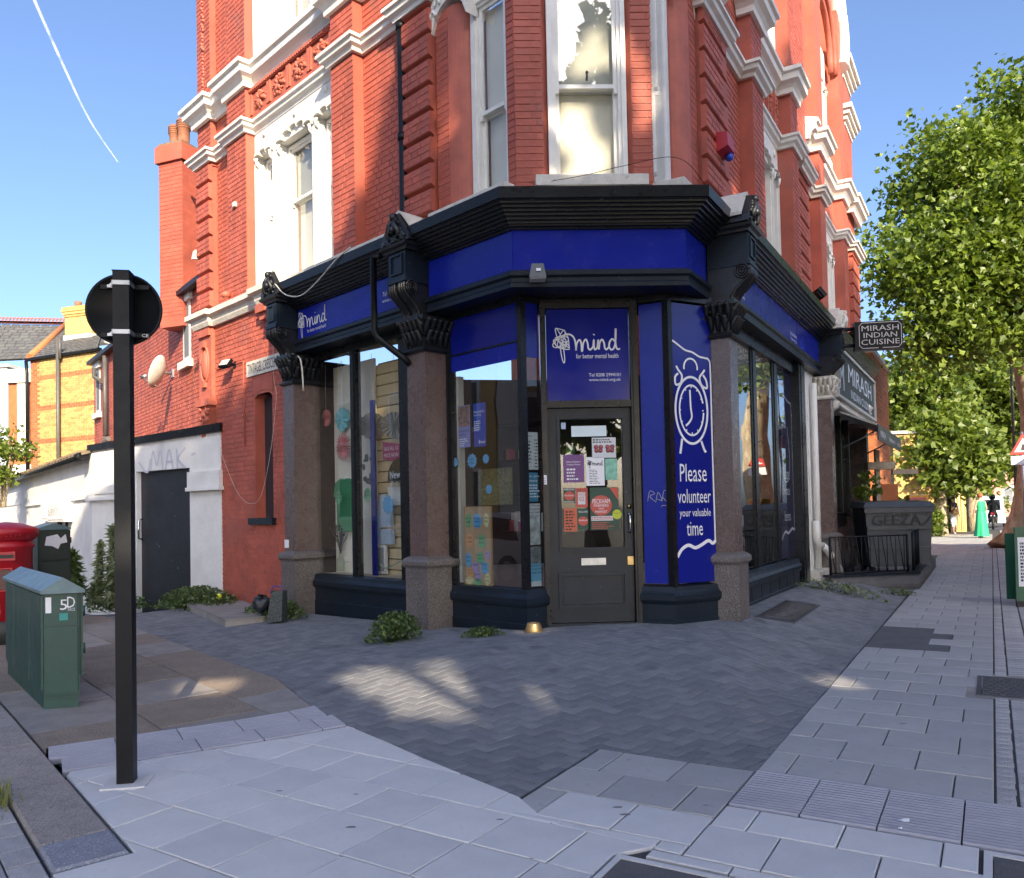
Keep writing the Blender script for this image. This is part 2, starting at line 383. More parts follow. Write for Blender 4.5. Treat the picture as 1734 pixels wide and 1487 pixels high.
mb=MB(); nx=len(gx)
for y in gy:
    for x in gx: mb.v.append(Vector((x,y,gz(x,y)-.075)))
for j in range(len(gy)-1):
    for i in range(nx-1):
        k=j*nx+i; mb.f.append([k,k+1,k+nx+1,k+nx]); mb.m.append(0); mb.sm.append(True)
struct(mb.build('ground',M['asph'],origin=(0,0,0)))
def clip(poly,rect):
    """Sutherland-Hodgman: region polygon clipped by a convex piece (counter-clockwise)"""
    out=list(poly)
    for i in range(len(rect)):
        a=rect[i]; b=rect[(i+1)%len(rect)]; ex,ey=b[0]-a[0],b[1]-a[1]
        inp=out; out=[]
        if not inp: break
        def side(p): return ex*(p[1]-a[1])-ey*(p[0]-a[0])
        for k in range(len(inp)):
            p=inp[k]; q=inp[(k+1)%len(inp)]; sp,sq=side(p),side(q)
            if sp>=0: out.append(p)
            if (sp>=0)!=(sq>=0):
                t=sp/(sp-sq); out.append((p[0]+(q[0]-p[0])*t,p[1]+(q[1]-p[1])*t))
    return out
def area(p): return .5*sum(p[i][0]*p[(i+1)%len(p)][1]-p[(i+1)%len(p)][0]*p[i][1] for i in range(len(p)))
def piece(mb,poly,gap,h,bev=.004,mi=0,tilt=.0012):
    """one paving unit: bevelled top, joint left open around it"""
    n=len(poly); cx=sum(p[0] for p in poly)/n; cy=sum(p[1] for p in poly)/n
    def inset(d):
        r=[]
        for i in range(n):
            p0,p,p1=poly[i-1],poly[i],poly[(i+1)%n]
            a=Vector((p[0]-p0[0],p[1]-p0[1])); c=Vector((p1[0]-p[0],p1[1]-p[1]))
            if a.length<1e-5 or c.length<1e-5: r.append(p); continue
            a.normalize(); c.normalize(); na_=Vector((-a.y,a.x)); nc=Vector((-c.y,c.x))
            q=(na_+nc)/max(.35,1+na_.dot(nc)); r.append((p[0]+q.x*d,p[1]+q.y*d))
        return r
    tx,ty=R.uniform(-tilt,tilt)*6,R.uniform(-tilt,tilt)*6; j=R.uniform(-tilt,tilt)
    z=lambda p,d: gz(p[0],p[1])+h+d+j+(p[0]-cx)*tx+(p[1]-cy)*ty
    A=inset(gap*.5+bev); B=inset(gap*.5); vs=[Vector((*p,z(p,0))) for p in A]+[Vector((*p,z(p,-bev))) for p in B]+[Vector((*p,z(p,-.035))) for p in B]
    fs=[tuple(range(n))]+[(k*n+n+i,k*n+n+(i+1)%n,k*n+(i+1)%n,k*n+i) for k in (0,1) for i in range(n)]
    mb.add(vs,fs,mi)
def rect_na(n0,n1,a0,a1): return [xy(n0,a0),xy(n1,a0),xy(n1,a1),xy(n0,a1)]
def lay(root,name,pieces,gap,h,limit=300,stuff='paving_pieces'):
    """pieces: (poly, material). The nearest become parts, the rest one stuff part"""
    good=[]
    for p,m in pieces:
        a=area(p)
        if abs(a)<2e-4: continue
        if a<0: p=p[::-1]
        q=[p[0]]
        for k in p[1:]:
            if math.hypot(k[0]-q[-1][0],k[1]-q[-1][1])>.004: q.append(k)
        if len(q)>2 and math.hypot(q[0][0]-q[-1][0],q[0][1]-q[-1][1])<.004: q.pop()
        if len(q)>=3: good.append((q,m))
    def key(it):
        x=sum(p[0] for p in it[0])/len(it[0]); y=sum(p[1] for p in it[0])/len(it[0])
        vis=0 if (y>2.9 and abs(x/y)<.66) else 50
        return math.hypot(x,y)+vis
    good.sort(key=key)
    for p,m in good[:limit]:
        mb=MB(); piece(mb,p,gap,h); c=p[0]
        o=mb.build(name,m,origin=(sum(q[0] for q in p)/len(p),sum(q[1] for q in p)/len(p),gz(*p[0])),recalc=False); o.parent=root
    rest={}
    if good[limit:]:
        ms=[]; mb=MB()
        for p,m in good[limit:]:
            if m not in ms: ms.append(m)
            piece(mb,p,gap,h,mi=ms.index(m))
        o=mb.build(stuff,ms,origin=(0,0,0),recalc=False); o.parent=root; o['kind']='stuff'
def beds(name,poly,root,dz=-.02): sheet('bedding',M['joint'],poly,-.013,parent=root,step=.45)
kd=(Vector((-4.17,6.603))-Vector((-1.808,3.729))).normalized(); kn=Vector((kd.y,-kd.x))   # kn to the right
K0=Vector((-1.70,3.60))
def kp(a,b): v=K0+kd*a+kn*b; return (v.x,v.y)
# ---- herringbone forecourt
A_=(.006,4.19);B_=(.488,4.989);Cc=(1.324,4.519)
def fp(F,t,o): v=F.P(t,o,0); return (v.x,v.y)
PAV=[A_,B_,Cc,(6.55,13.47),(6.80,13.69),(5.163,13.252),fp(FR,5.9,-.1),fp(FR,1.0,-.2),fp(FF,1.5,-.7),fp(FF,.3,-.7),fp(FL,1.0,-.2),fp(FL,6.9,-.1),(-6.02,12.03),(-3.845,9.284),(-2.078,7.123),(-1.523,6.119),(-1.15,5.584)]
forecourt=sroot('brick_forecourt'); beds('b',PAV,forecourt)
ang=math.radians(44); ca,sa=math.cos(ang),math.sin(ang); pc=[]
for i in range(-110,150):
    for j in range(-110,150):
        k=(i-j)%4
        if k==0: r=(i,j,i+2,j+1)
        elif k==3: r=(i,j,i+1,j+2)
        else: continue
        ox,oy=.5,8.0
        q=[(ox+.1*(x*ca-y*sa),oy+.1*(x*sa+y*ca)) for x,y in ((r[0],r[1]),(r[2],r[1]),(r[2],r[3]),(r[0],r[3]))]
        if not(-8<q[0][0]<8 and 4<q[0][1]<15): continue
        c=clip(PAV,q)
        if len(c)>2: pc.append((c,M['paver']))
lay(forecourt,'paving_brick',pc,.007,0.0,300,'paving_bricks_beyond')
# ---- main-road pavement of square slabs
pave=sroot('pavement')
SL=[xy(-2.11,4.56),xy(-1.165,4.56),xy(-1.165,15.2),xy(-1.10,20.1),xy(-2.7,20.4),xy(-2.7,46),xy(1.3,46),xy(1.3,26),xy(.35,18),xy(.35,2.2),xy(-2.0,2.2),(-3.2,2.1),kp(-.05,-.31),kp(-.01,-.31),kp(-.01,.006),kp(1.40,.006),(-2.606,4.765),(-1.15,5.584),A_]
sheet('bedding',M['joint'],SL,-.011,parent=pave,step=.6)
W_,G_=M['slabw'],M['slabg']; sl=[]
def row(a0,a1,ns,m):
    for n0,n1 in zip(ns,ns[1:]): sl.append((rect_na(n0,n1,a0,a1),m))
row(4.165,4.54,[-2.10,-1.94,-1.544,-1.168],G_); row(3.79,4.165,[-2.10,-1.776,-1.373,-1.168],G_)
row(3.43,3.79,[-2.10,-1.94],G_); row(3.43,3.79,[-1.94,-1.548,-1.17],W_)
sl.append(([xy(-2.11,3.395),xy(-1.78,3.375),xy(-1.78,3.425),xy(-2.11,3.425)],W_)); sl.append(([xy(-1.78,3.375),xy(-1.30,3.33),xy(-1.30,3.425),xy(-1.78,3.425)],W_)); sl.append(([xy(-1.30,3.33),xy(-1.172,3.32),xy(-1.172,3.425),xy(-1.30,3.425)],W_))
row(3.69,3.965,[-1.165,-1.0,-.617,-.225,-.09],W_); row(3.32,3.69,[-1.168,-.845,-.44,-.045],W_); row(3.235,3.315,[-1.30,-.95,-.45,0,.35],W_)
row(2.87,3.23,[-.92,-.6,-.2,.2],W_); row(2.5,2.87,[-.92,-.8,-.4,0,.3],W_)
k=0;a=4.565
while a<40:
    off=-.615 if k%2==0 else -.41
    lo=-1.165 if a<20 else -2.7
    ns=[lo]+[off+.4*i for i in range(-7,4) if lo+.03<off+.4*i<-.06]+[-.035]
    for n0,n1 in zip(ns,ns[1:]):
        nm,am=(n0+n1)/2,a+.2
        if 9.1<am<10.45 and nm<-.52: continue
        if 7.0<am<7.86 and nm>-.2: continue
        sl.append((rect_na(n0,n1,a,a+.4),G_))
    k+=1;a+=.4
# white slabs of the corner, laid on a slightly turned grid
uW=Vector((math.cos(math.radians(-32.8)),math.sin(math.radians(-32.8)))); vW=Vector((-uW.y,uW.x)); oW=Vector((-.85,4.467))
WREG=[A_,(.10,3.95),(.60,3.545),xy(-1.42,3.19),xy(-1.42,2.2),(-3.2,2.1),kp(-.05,-.31),kp(-.01,-.31),kp(-.01,.006),kp(1.40,.006),(-2.606,4.765),(-1.15,5.584)]
for rr in range(-5,6):
    offs={0:0,-1:.5,1:-.03,-2:.43,2:.1}.get(rr,.5*(rr%2))
    for i in range(-10,10):
        p0=oW+uW*(.392*(i+offs)+.008)-vW*.0+vW*(.374*rr)
        q=[p0,p0+uW*.392,p0+uW*.392+vW*.374,p0+vW*.374]; c=clip(WREG,[(v.x,v.y) for v in q])
        if len(c)>2: sl.append((c,W_))
lay(pave,'paving_slab',sl,.007,0.004,300,'paving_slabs_beyond')
sheet('asphalt_patch',M['asphl'],[xy(-1.163,8.968),xy(-.412,8.968),xy(-.412,10.56),xy(-1.163,10.56)],.002,parent=pave,step=.4)
for (nn,aa,r) in [(a_,b_,c_*.62) for a_,b_,c_ in ((-1.55,3.63,.032),(-1.62,3.70,.03),(-1.86,4.42,.016),(-.55,5.95,.03),(-2.62,2.9,.03),(-3.3,3.1,.022),(-2.9,3.25,.018),(-1.25,3.92,.02),(-2.05,3.30,.022),(-.83,4.9,.014),(-1.7,3.0,.02))]:
    x,y=xy(nn,aa); mb=MB(); pr=[(x+r*1.3*math.cos(q)*(1+.25*math.sin(3*q+nn)),y+r*.8*math.sin(q)*(1+.2*math.cos(2*q)),gz(x,y)+.0052) for q in [2*PI*i/12 for i in range(12)]]
    mb.add([Vector(p) for p in pr],[tuple(range(12))]); o=mb.build('gum_stain',M['stain'],origin=(0,0,0),recalc=False); o.parent=pave
# ---- ribbed tactile tiles
def tact(root,p0,u,v,lu,lv,ribs=8):
    """p0 corner, u along the ribs, v across"""
    mb=MB(); P=lambda a,b,h: Vector((p0.x+u.x*a+v.x*b,p0.y+u.y*a+v.y*b,gz(p0.x+u.x*a+v.x*b,p0.y+u.y*a+v.y*b)+h))
    g=.004; prof=[(g,-.035),(g,0)]; st=(lv-2*g)/ribs
    for i in range(ribs):
        b=g+st*i; prof+=[(b+st*.18,.0),(b+st*.34,.009),(b+st*.66,.009),(b+st*.82,.0)]
    prof+=[(lv-g,0),(lv-g,-.035)]; n=len(prof)
    vs=[P(g,b,h+.002) for b,h in prof]+[P(lu-g,b,h+.002) for b,h in prof]
    mb.add(vs,[(i,i+1,n+i+1,n+i) for i in range(n-1)]+[tuple(range(n)),tuple(range(n,2*n))[::-1]])
    o=mb.build('ribbed_tile',M['tact'],origin=(p0.x,p0.y,gz(p0.x,p0.y)),recalc=False); o.parent=root
tr=sroot('tactile_strip')
for i in range(5):
    for j in range(2): tact(tr,Vector(xy(-1.16+.334*i,3.975+.297*j)),nR,dR,.334,.297,8)
tr2=sroot('tactile_strip')
a0=Vector((-2.606,4.765)); a1=Vector((-1.15,5.60)); b0=Vector((-3.022,5.265)); uu=(a1-a0).normalized(); vv=Vector((-uu.y,uu.x))
lenu=(a1-a0).length
for j in range(2):
    x=-.04-.07*j
    for i in range(5):
        L_=min(.385,1.665-.035*j-x)
        if L_>.06: tact(tr2,a0+uu*x+vv*(.325*j+.004),uu,vv,L_,.322,7)
        x+=.385
sheet('bedding',M['joint'],[tuple(a0),tuple(a1),(-1.523,6.119),(-3.03,5.275)],-.03,parent=tr2)
# ---- sett strip beside the slabs
ss=sroot('sett_strip'); st=[]
a=4.0+.58
sheet('bedding',M['joint'],[xy(-.035,4.56),xy(1.2,4.56),xy(1.2,30),xy(-.035,30)],-.004,parent=ss)
a=4.575
while a<26:
    l=.094+R.uniform(-.01,.012)
    if not 7.0<a<7.84:
        st.append((rect_na(-.03,.062+R.uniform(-.003,.003),a,a+l),M['sett']))
        st.append((rect_na(.068,.25,a,a+l),M['sett']))
    a+=l
lay(ss,'sett',st,.008,.003,300,'setts_beyond')
rows=[]
a=4.575
while a<46:
    for n0 in (.26,.58,.9): rows.append((rect_na(n0,n0+.32,a,a+.4),G_))
    a+=.4
lay(pave,'paving_slab',rows,.007,.003,0,'outer_paving_slabs')
# ---- old pavement along the side street, kerb, road edge
op=sroot('side_pavement')
OPR=[kp(2.0,.006),(-3.022,5.265),(-1.523,6.119),(-2.078,7.123),(-3.845,9.284),(-6.02,12.03),(-9.0,16.2),(-14,23),(-16,21.5),kp(18,0.006)]
sheet('bedding',M['joint'],OPR,-.012,parent=op,step=.6); oc=[]
for i in range(-2,30):
    for j in range(-1,6):
        w=.86; d=.72; off=.38*(j%2)
        p=K0+kd*(w*i+off)+kn*(d*j)
        q=[p,p+kd*w,p+kd*w+kn*d,p+kn*d]; q=[(v.x,v.y) for v in q]
        if area(q)<0: q=q[::-1]
        c=clip(OPR,q)
        if len(c)>2: oc.append((c,R.choice([M['agg'],M['conc'],M['conc'],M['agg']])))
lay(op,'concrete_flag',oc,.008,.004,120,'flags_beyond')
kb=sroot('kerb'); x=.0; i=0
while x<20:
    l=.34 if i==0 else R.uniform(.8,1.0)
    mb=MB(); q=[kp(x,-.31),kp(x,0),kp(x+l,0),kp(x+l,-.31)]; piece(mb,q if area(q)>0 else q[::-1],.012,.012,.012)
    for v in mb.v: 
        if v.z<gz(v.x,v.y)-.01: v.z-=.09
    o=mb.build('kerb_stone',M['kerbb'] if i==0 else M['kerb'],origin=(q[0][0],q[0][1],gz(*q[0])),recalc=False); o.parent=kb
    if i==0: o['label']='short blue-grey end stone of the kerb'
    x+=l;i+=1
rb=sroot('road_block_paving'); RB=[kp(-.05,-.315),kp(2.2,-.315),kp(2.2,-2.2),kp(-1.6,-2.2),kp(-1.2,-.315)]; bl=[]
sheet('bedding',M['joint'],RB,-.014,parent=rb)
for i in range(-14,22):
    for j in range(-1,20):
        p=K0+kd*(.2*i+(.1 if j%2 else 0))-kn*(.315+.135*j); q=[p,p+kd*.2,p+kd*.2-kn*.135,p-kn*.135]; q=[(v.x,v.y) for v in q]
        if area(q)<0: q=q[::-1]
        c=clip(RB,q)
        if len(c)>2: bl.append((c,M['sett']))
lay(rb,'road_block',bl,.008,-.006,140,'road_blocks_beyond')
# side street and main road
struct(sheet('side_road',M['asph'],[kp(2.2,-.32),kp(40,-.32),kp(40,-8),kp(2.2,-8)],-.04,step=3))
mr=sheet('main_road',M['asph'],[xy(1.45,-40),xy(1.45,90),xy(9.5,90),xy(9.5,-40)],-.066,step=4)
mk=sroot('kerb'); a=20
for i in range(26):
    mb=MB(); q=rect_na(1.3,1.45,a,a+.95); piece(mb,q,.01,.004,.01); o=mb.build('kerb_stone',M['kerb'],origin=(q[0][0],q[0][1],gz(*q[0])),recalc=False); o.parent=mk; a+=.96
# ---- covers and gratings (things)
def cover(name,label,poly,cat='manhole cover',fill='asphl',fw=.045):
    c=(sum(p[0] for p in poly)/4,sum(p[1] for p in poly)/4)
    t=thing(name,label,cat,(c[0],c[1],gz(*c)))
    mb=MB(); ins=[(p[0]+(c[0]-p[0])*.11,p[1]+(c[1]-p[1])*.11) for p in poly]
    z=lambda p,h: Vector((p[0],p[1],gz(p[0],p[1])+h))
    vs=[z(p,.007) for p in poly]+[z(p,.007) for p in ins]+[z(p,-.03) for p in poly]+[z(p,-.03) for p in ins]
    mb.add(vs,[(i,(i+1)%4,4+(i+1)%4,4+i) for i in range(4)]+[(8+i,8+(i+1)%4,(i+1)%4,i) for i in range(4)]+[(4+i,4+(i+1)%4,12+(i+1)%4,12+i) for i in range(4)])
    mb.build('frame',M['slabw'] if fill=='asphl' else M['castiron'],t)
    ins2=[(p[0]+(c[0]-p[0])*.125,p[1]+(c[1]-p[1])*.125) for p in poly]
    mb=MB(); vs=[z(p,.004) for p in ins2]+[z(p,-.03) for p in ins2]; mb.add(vs,[(0,1,2,3)]+[(4+i,4+(i+1)%4,(i+1)%4,i) for i in range(4)]); mb.build('tray',M[fill],t)
    return t,ins2,z
cover('inspection_cover','square inspection cover filled with asphalt, set in the white slabs at bottom centre',rect_na(-1.405,-.93,2.6,3.20))
cover('inspection_cover','square inspection cover filled with asphalt, beside the ribbed tiles at bottom right',rect_na(-.075,.5,3.2,3.94))
sheet('mortar_surround',M['conc'],rect_na(-.24,-.148,6.97,7.96),.003,parent=pave)
sheet('mortar_surround',M['conc'],rect_na(-.15,.46,6.97,7.06),.003,parent=pave)
sheet('mortar_surround',M['conc'],rect_na(-.15,.46,7.84,7.96),.003,parent=pave)
t,ins,z=cover('drain_grating','square cast iron grating set in the strip of granite setts',rect_na(-.15,.46,7.06,7.84),'drain grate','castiron')
for i in range(11):
    for j in range(9):
        mb=MB(); n0=-.10+.053*i+(.026 if j%2 else 0); a0_=7.13+.078*j
        mb.add([Vector((*p,gz(*p)+.0085)) for p in rect_na(n0,n0+.034,a0_,a0_+.05)]+[Vector((*p,gz(*p)+.002)) for p in rect_na(n0-.003,n0+.037,a0_-.003,a0_+.053)],[(0,1,2,3)]+[(4+k,4+(k+1)%4,(k+1)%4,k) for k in range(4)])
        mb.build('raised_stud',M['castiron'],t,recalc=False)
t,ins,z=cover('cellar_grating','long iron cellar grating let into the paving bricks under the right shop windows',[(2.66,9.06),(3.10,9.05),(3.97,10.58),(3.53,10.60)],'grating','castiron')
for i in range(12):
    f=.05+.9*i/11; a=Vector(ins[0]).lerp(Vector(ins[3]),f); b=Vector(ins[1]).lerp(Vector(ins[2]),f)
    mb=MB(); mb.tube([(a.x,a.y,gz(a.x,a.y)+.01),(b.x,b.y,gz(b.x,b.y)+.01)],.012,5); mb.build('bar',M['castiron'],t)
# ================================================================== CORNER BUILDING
B=thing('corner_building','red painted brick corner building with white windows over a dark blue shop front','building',(C1.x,C1.y,0))
BRK=[]
def bricks(F,t0,t1,z0,z1,o,wall,course=.075,holes=()):
    """Flemish bond on a wall face: t along, each brick kept as a record and built later"""
    k=0; z=z0
    while z<z1-.02:
        h=min(course,z1-z); t=t0-(0 if k%2==0 else .17); i=k%2
        while t<t1:
            l=.225 if i%2==0 else .1125
            a,b=max(t,t0),min(t+l,t1); t+=l; i+=1
            if b-a<.03: continue
            if any(b>h0+.005 and a<h1-.005 and z+h>h2+.005 and z<h3-.005 for h0,h1,h2,h3 in holes):
                # keep the part of the brick that stays outside the opening
                for h0,h1,h2,h3 in holes:
                    if z+h>h2 and z<h3:
                        if a<h0-.03 and b>h0: b2=h0; BRK.append((F,a,b2,z,z+h,o,wall))
                        elif b>h1+.03 and a<h1: BRK.append((F,h1,b,z,z+h,o,wall))
                continue
            BRK.append((F,a,b,z,z+h,o,wall))
        z+=course; k+=1
def wall(name,F,t0,t1,o0,o1,z0,z1,m='red',brick=True,parent=B,holes=(),course=.075):
    mb=MB()
    if holes:
        h0,h1,h2,h3=holes[0]
        mb.fb(F,t0,h0,o0,o1-.007,z0,z1); mb.fb(F,h1,t1,o0,o1-.007,z0,z1); mb.fb(F,h0,h1,o0,o1-.007,z0,h2); mb.fb(F,h0,h1,o0,o1-.007,h3,z1)
    else: mb.fb(F,t0,t1,o0,o1-.007 if brick else o1,z0,z1)
    o=mb.build(name,M[m],parent)
    if brick: bricks(F,t0,t1,z0,z1,o1,o,course,holes)
    return o
# ---- side-street upper walls
wall('wall',FL,1.88,2.76,-.45,-.10,4.45,11)
wall('pilaster',FL,2.76,3.29,-.45,.05,4.45,11)
wall('wall',FL,3.29,5.71,-.80,-.60,4.45,11,brick=False)
wall('pilaster',FL,5.71,6.35,-.45,.05,4.45,11)
wall('wall',FL,6.35,7.05,-.45,-.10,4.40,11)
def quoins(F,t0,t1,o,z0,z1,step=.30,name='quoin_pier',proud=.06,bk=.40):
    w=wall(name,F,t0+.02,t1-.02,o-bk,o,z0,z1)
    z=z0
    while z<z1-.1:
        h=min(step,z1-z); mb=MB()
        mb.hexa([F.P(t0,o,z+.035),F.P(t1,o,z+.035),F.P(t1,o+proud,z+.06),F.P(t0,o+proud,z+.06),F.P(t0,o,z+h),F.P(t1,o,z+h),F.P(t1,o+proud,z+h),F.P(t0,o+proud,z+h)])
        b=mb.build('quoin',M['red'],w)
        for k in range(3):
            zz=z+.062+k*(h-.066)/3; e=(h-.066)/3
            tt=t0+.004
            L_=[.225,.1125,.225,.1125] if k%2 else [.17,.225,.1125,.225]
            for l in L_:
                te=min(tt+l,t1-.004)
                if te-tt>.03: BRK.append((F,tt,te,zz,zz+e,o+proud+.006,w))
                tt=te
        z+=step
quoins(FL,1.29,1.88,-.06,4.62,7.22)
wall('quoin_pier',FL,1.29,1.88,-.46,-.06,7.22,11)
quoins(FL,7.05,7.56,-.02,4.35,7.05)
wall('corner_pier',FL,7.05,7.56,-.4,.0,7.05,11)
mb=MB(); mb.fb(FL,7.30,7.56,-3.0,-.42,4.3,11); mb.build('return_wall',M['red'],B)
# string courses and main cornice, breaking forward over the pilasters
def lp(F,*q): return [(F.P(t,o,0).x,F.P(t,o,0).y) for t,o in q]
jogL=[(7.60,-.35),(7.60,.03),(7.03,.03),(7.03,-.09),(6.37,-.09),(6.37,.06),(5.70,.06),(5.70,-.12),(3.31,-.12),(3.31,.06),(2.74,.06),(2.74,-.09),(1.90,-.09),(1.90,.0),(1.27,.0),(1.27,-.3)]
mb=MB(); mb.sweep(lp(FL,*jogL),[(-.02,7.10),(.03,7.10),(.045,7.14),(.09,7.17),(.10,7.22),(.13,7.23),(.13,7.27),(-.02,7.285)]); mb.build('string_course',M['white'],B)
mb=MB(); mb.sweep(lp(FL,*jogL),[(-.02,7.80),(.04,7.80),(.05,7.87),(.09,7.92),(.15,7.96),(.16,8.05),(.20,8.07),(.20,8.13),(-.02,8.20)]); mb.build('main_cornice',M['white'],B)
# carved frieze between the pilasters
mb=MB(); mb.fb(FL,3.30,5.70,-.3,-.07,7.285,7.80); fz=mb.build('frieze',M['redflat'],B)
mb=MB(); mb.fb(FL,3.30,5.70,-.07,-.035,7.285,7.36); mb.fb(FL,3.30,5.70,-.07,-.02,7.72,7.80)
for i in range(40): t=3.33+i*.06; mb.fb(FL,t,t+.035,-.07,.0,7.735,7.775)
mb.build('dentil_band',M['redflat'],fz)
for i in range(4):
    t0=3.45+i*.58; mb=MB()
    mb.fb(FL,t0-.06,t0+.50,-.07,-.05,7.38,7.70)
    for e in range(34):
        a=R.uniform(0,2*PI); r=.02+.14*math.sqrt(R.random()); c=FL.P(t0+.22+r*1.2*math.cos(a),-.045,7.54+r*.85*math.sin(a)); mb.ball(c,R.uniform(.016,.034),0,6,(1,1,1))
    for q in range(6): a=q*PI/3; mb.tube([FL.P(t0+.22,-.05,7.54),FL.P(t0+.22+.1*math.cos(a),-.02,7.54+.07*math.sin(a)),FL.P(t0+.22+.17*math.cos(a+.4),-.045,7.54+.12*math.sin(a+.4))],[.03,.024,.008],6)
    for x in (t0-.06,t0+.46): mb.fb(FL,x,x+.04,-.07,-.02,7.38,7.70)
    mb.build('carved_panel',M['redflat'],fz)
mb=MB(); 
for i in range(46):
    z=8.25+i*.055; mb.ball(FL.P(7.30+R.uniform(-.03,.03),.005,z),R.uniform(.02,.035),0,6)
mb.build('carved_band',M['redflat'],B)
# ---- sash windows
M['blind']=mat('pale_window_blind',(.66,.65,.58),.8,.08,2)
M['blindg']=mat('grey_window_blind',(.40,.41,.38),.8,.08,2)
M['room']=mat('dim_room',(.16,.17,.18),.9,.2,2)
def sash(F,t0,t1,z0,z1,o,win,meet,top='blind',bot='blind',fw=.045,ext=.0):
    mb=MB(); d=.05
    for a,b in ((t0,t0+fw),(t1-fw,t1)): mb.fb(F,a,b,o-.10,o,z0,z1)
    mb.fb(F,t0+fw,t1-fw,o-.10,o,z1-fw,z1); mb.fb(F,t0+fw,t1-fw,o-.10,o+.015,z0,z0+fw*.8)
    mb.build('sash_frame',M['white'],win)
    for za,zb,oo,mm in ((meet-.02,z1-fw,o-.03,top),(z0+fw*.8,meet+.02,o-.065,bot)):
        a,b=t0+fw,t1-fw; r=.042; mb=MB()
        mb.fb(F,a,a+r,oo-.03,oo,za,zb); mb.fb(F,b-r,b,oo-.03,oo,za,zb); mb.fb(F,a+r,b-r,oo-.03,oo+(.012 if oo>o-.05 else 0),za,za+r); mb.fb(F,a+r,b-r,oo-.03,oo,zb-r,zb)
        for e in (a+.02,b-.02):
            if oo>o-.05: mb.fb(F,e-.018,e+.018,oo-.03,oo+.012,za-.05,za)
        mb.build('sash',M['white'],win)
        mb=MB(); mb.fb(F,a+r,b-r,oo-.02,oo-.014,za+r,zb-r); mb.build('pane',M['glassup'],win)
        mb=MB(); mb.fb(F,a+.005,b-.005,oo-.20,oo-.10,za+.0,zb); mb.build('blind',M[mm],win)
def hood(F,t0,t1,z,o,win,h=.16,n=5,proj=.055):
    """scalloped plaster hood over a light"""
    pts=[(t0-.05,z+h+.05)]; 
    st=(t1-t0+.1)/n
    pts=[(t0-.05,z-.04)]
    for i in range(n):
        c=t0-.05+st*(i+.5); lift=h*math.sin(PI*(i+.5)/n)
        for q in range(7):
            a=PI-PI*q/6; pts.append((c+st*.5*math.cos(a),z+lift+st*.20*math.sin(a)))
    pts.append((t1+.05,z-.04))
    mb=MB(); lo=[(t0-.05,z-.04)]+[(t,max(z-.06,zz-.055)) for t,zz in pts[1:-1]]+[(t1+.05,z-.04)]
    for (p,q),(p2,q2) in zip(zip(pts,pts[1:]),zip(lo,lo[1:])):
        mb.hexa([F.P(p2[0],o-.02,p2[1]-.004),F.P(q2[0],o-.02,q2[1]-.004),F.P(q2[0],o+proj,q2[1]),F.P(p2[0],o+proj,p2[1]),F.P(p[0],o-.02,p[1]+.004),F.P(q[0],o-.02,q[1]+.004),F.P(q[0],o+proj*.75,q[1]),F.P(p[0],o+proj*.75,p[1])])
    mb.build('scalloped_hood',M['white'],win)
def triple(F,t0,t1,z0,z1,o,lights,meet,flip=False):
    """white three-light window with ribbed mullions; lights: (t0,t1,top)"""
    mb=MB(); L_=sorted(lights); e=t0
    for a,b,zt in L_:
        mb.fb(F,e,a,o-.25,o,z0,z1)
        # ribs on the mullion
        w=a-e
        if w>.1:
            for q in range(3): x=e+w*(.2+.25*q); mb.fb(F,x,x+w*.09,o,o+.022,z0+.12,zt-.08)
            mb.fb(F,e+.015,a-.015,o,o+.035,z0,z0+.12)
        mb.fb(F,a,b,o-.25,o,zt,z1); mb.fb(F,a,b,o-.25,o+.06,z0,z0+.07); e=b
    w=t1-e; mb.fb(F,e,t1,o-.25,o,z0,z1)
    if w>.1:
        for q in range(3): x=e+w*(.2+.25*q); mb.fb(F,x,x+w*.09,o,o+.022,z0+.12,L_[-1][2]-.08)
    win=mb.build('window',M['white'],B)
    for a,b,zt in L_:
        sash(F,a+.02,b-.02,z0+.07,zt-.03,o-.12,win,meet+(zt-L_[0][2])*.1,'blindg','blind')
        hood(F,a,b,zt+.0,o,win,.14 if b-a>.6 else .07,5 if b-a>.6 else 3)
        for k in (a-.0,b+.0):
            mb=MB(); c=F.P(k,o+.03,zt-.09); mb.tube([F.P(k,o,zt-.02),F.P(k,o+.04,zt-.05),F.P(k,o+.03,zt-.12),F.P(k,o+.0,zt-.17)],[.02,.026,.02,.01],7); mb.build('corbel',M['white'],win)
        mb=MB(); mb.lathe([(.05,-.01),(.045,.02),(.02,.03),(.001,.03)],None,12,0,Matrix.Translation(F.P((a+b)/2,o,min(z1-.07,zt+.30)))@Matrix((F.d,Vector((0,0,1)),F.n)).transposed().to_4x4()); mb.build('boss',M['white'],win)
    return win
triple(FL,3.29,5.71,4.55,7.12,-.10,[(3.44,3.86,6.72),(4.03,4.92,6.70),(5.17,5.60,6.72)],5.84)  # grey blinds added behind the upper sashes, standing in for reflected sky
# second floor windows above the cornice
def simplewin(F,t0,t1,z0,z1,o,meet,top='room',bot='blind',surround=.14):
    mb=MB(); s=surround
    mb.fb(F,t0-s,t0,o-.2,o+.02,z0-.1,z1+s); mb.fb(F,t1,t1+s,o-.2,o+.02,z0-.1,z1+s); mb.fb(F,t0,t1,o-.2,o+.02,z1,z1+s); mb.fb(F,t0-s,t1+s,o-.2,o+.10,z0-.16,z0-.1); mb.fb(F,t0,t1,o-.2,o+.03,z0-.1,z0)
    win=mb.build('window',M['white'],B); sash(F,t0,t1,z0,z1,o-.06,win,meet,top,bot); return win
triple(FL,3.29,5.71,8.22,10.6,-.10,[(3.44,3.86,10.2),(4.03,4.92,10.2),(5.17,5.60,10.2)],9.3)
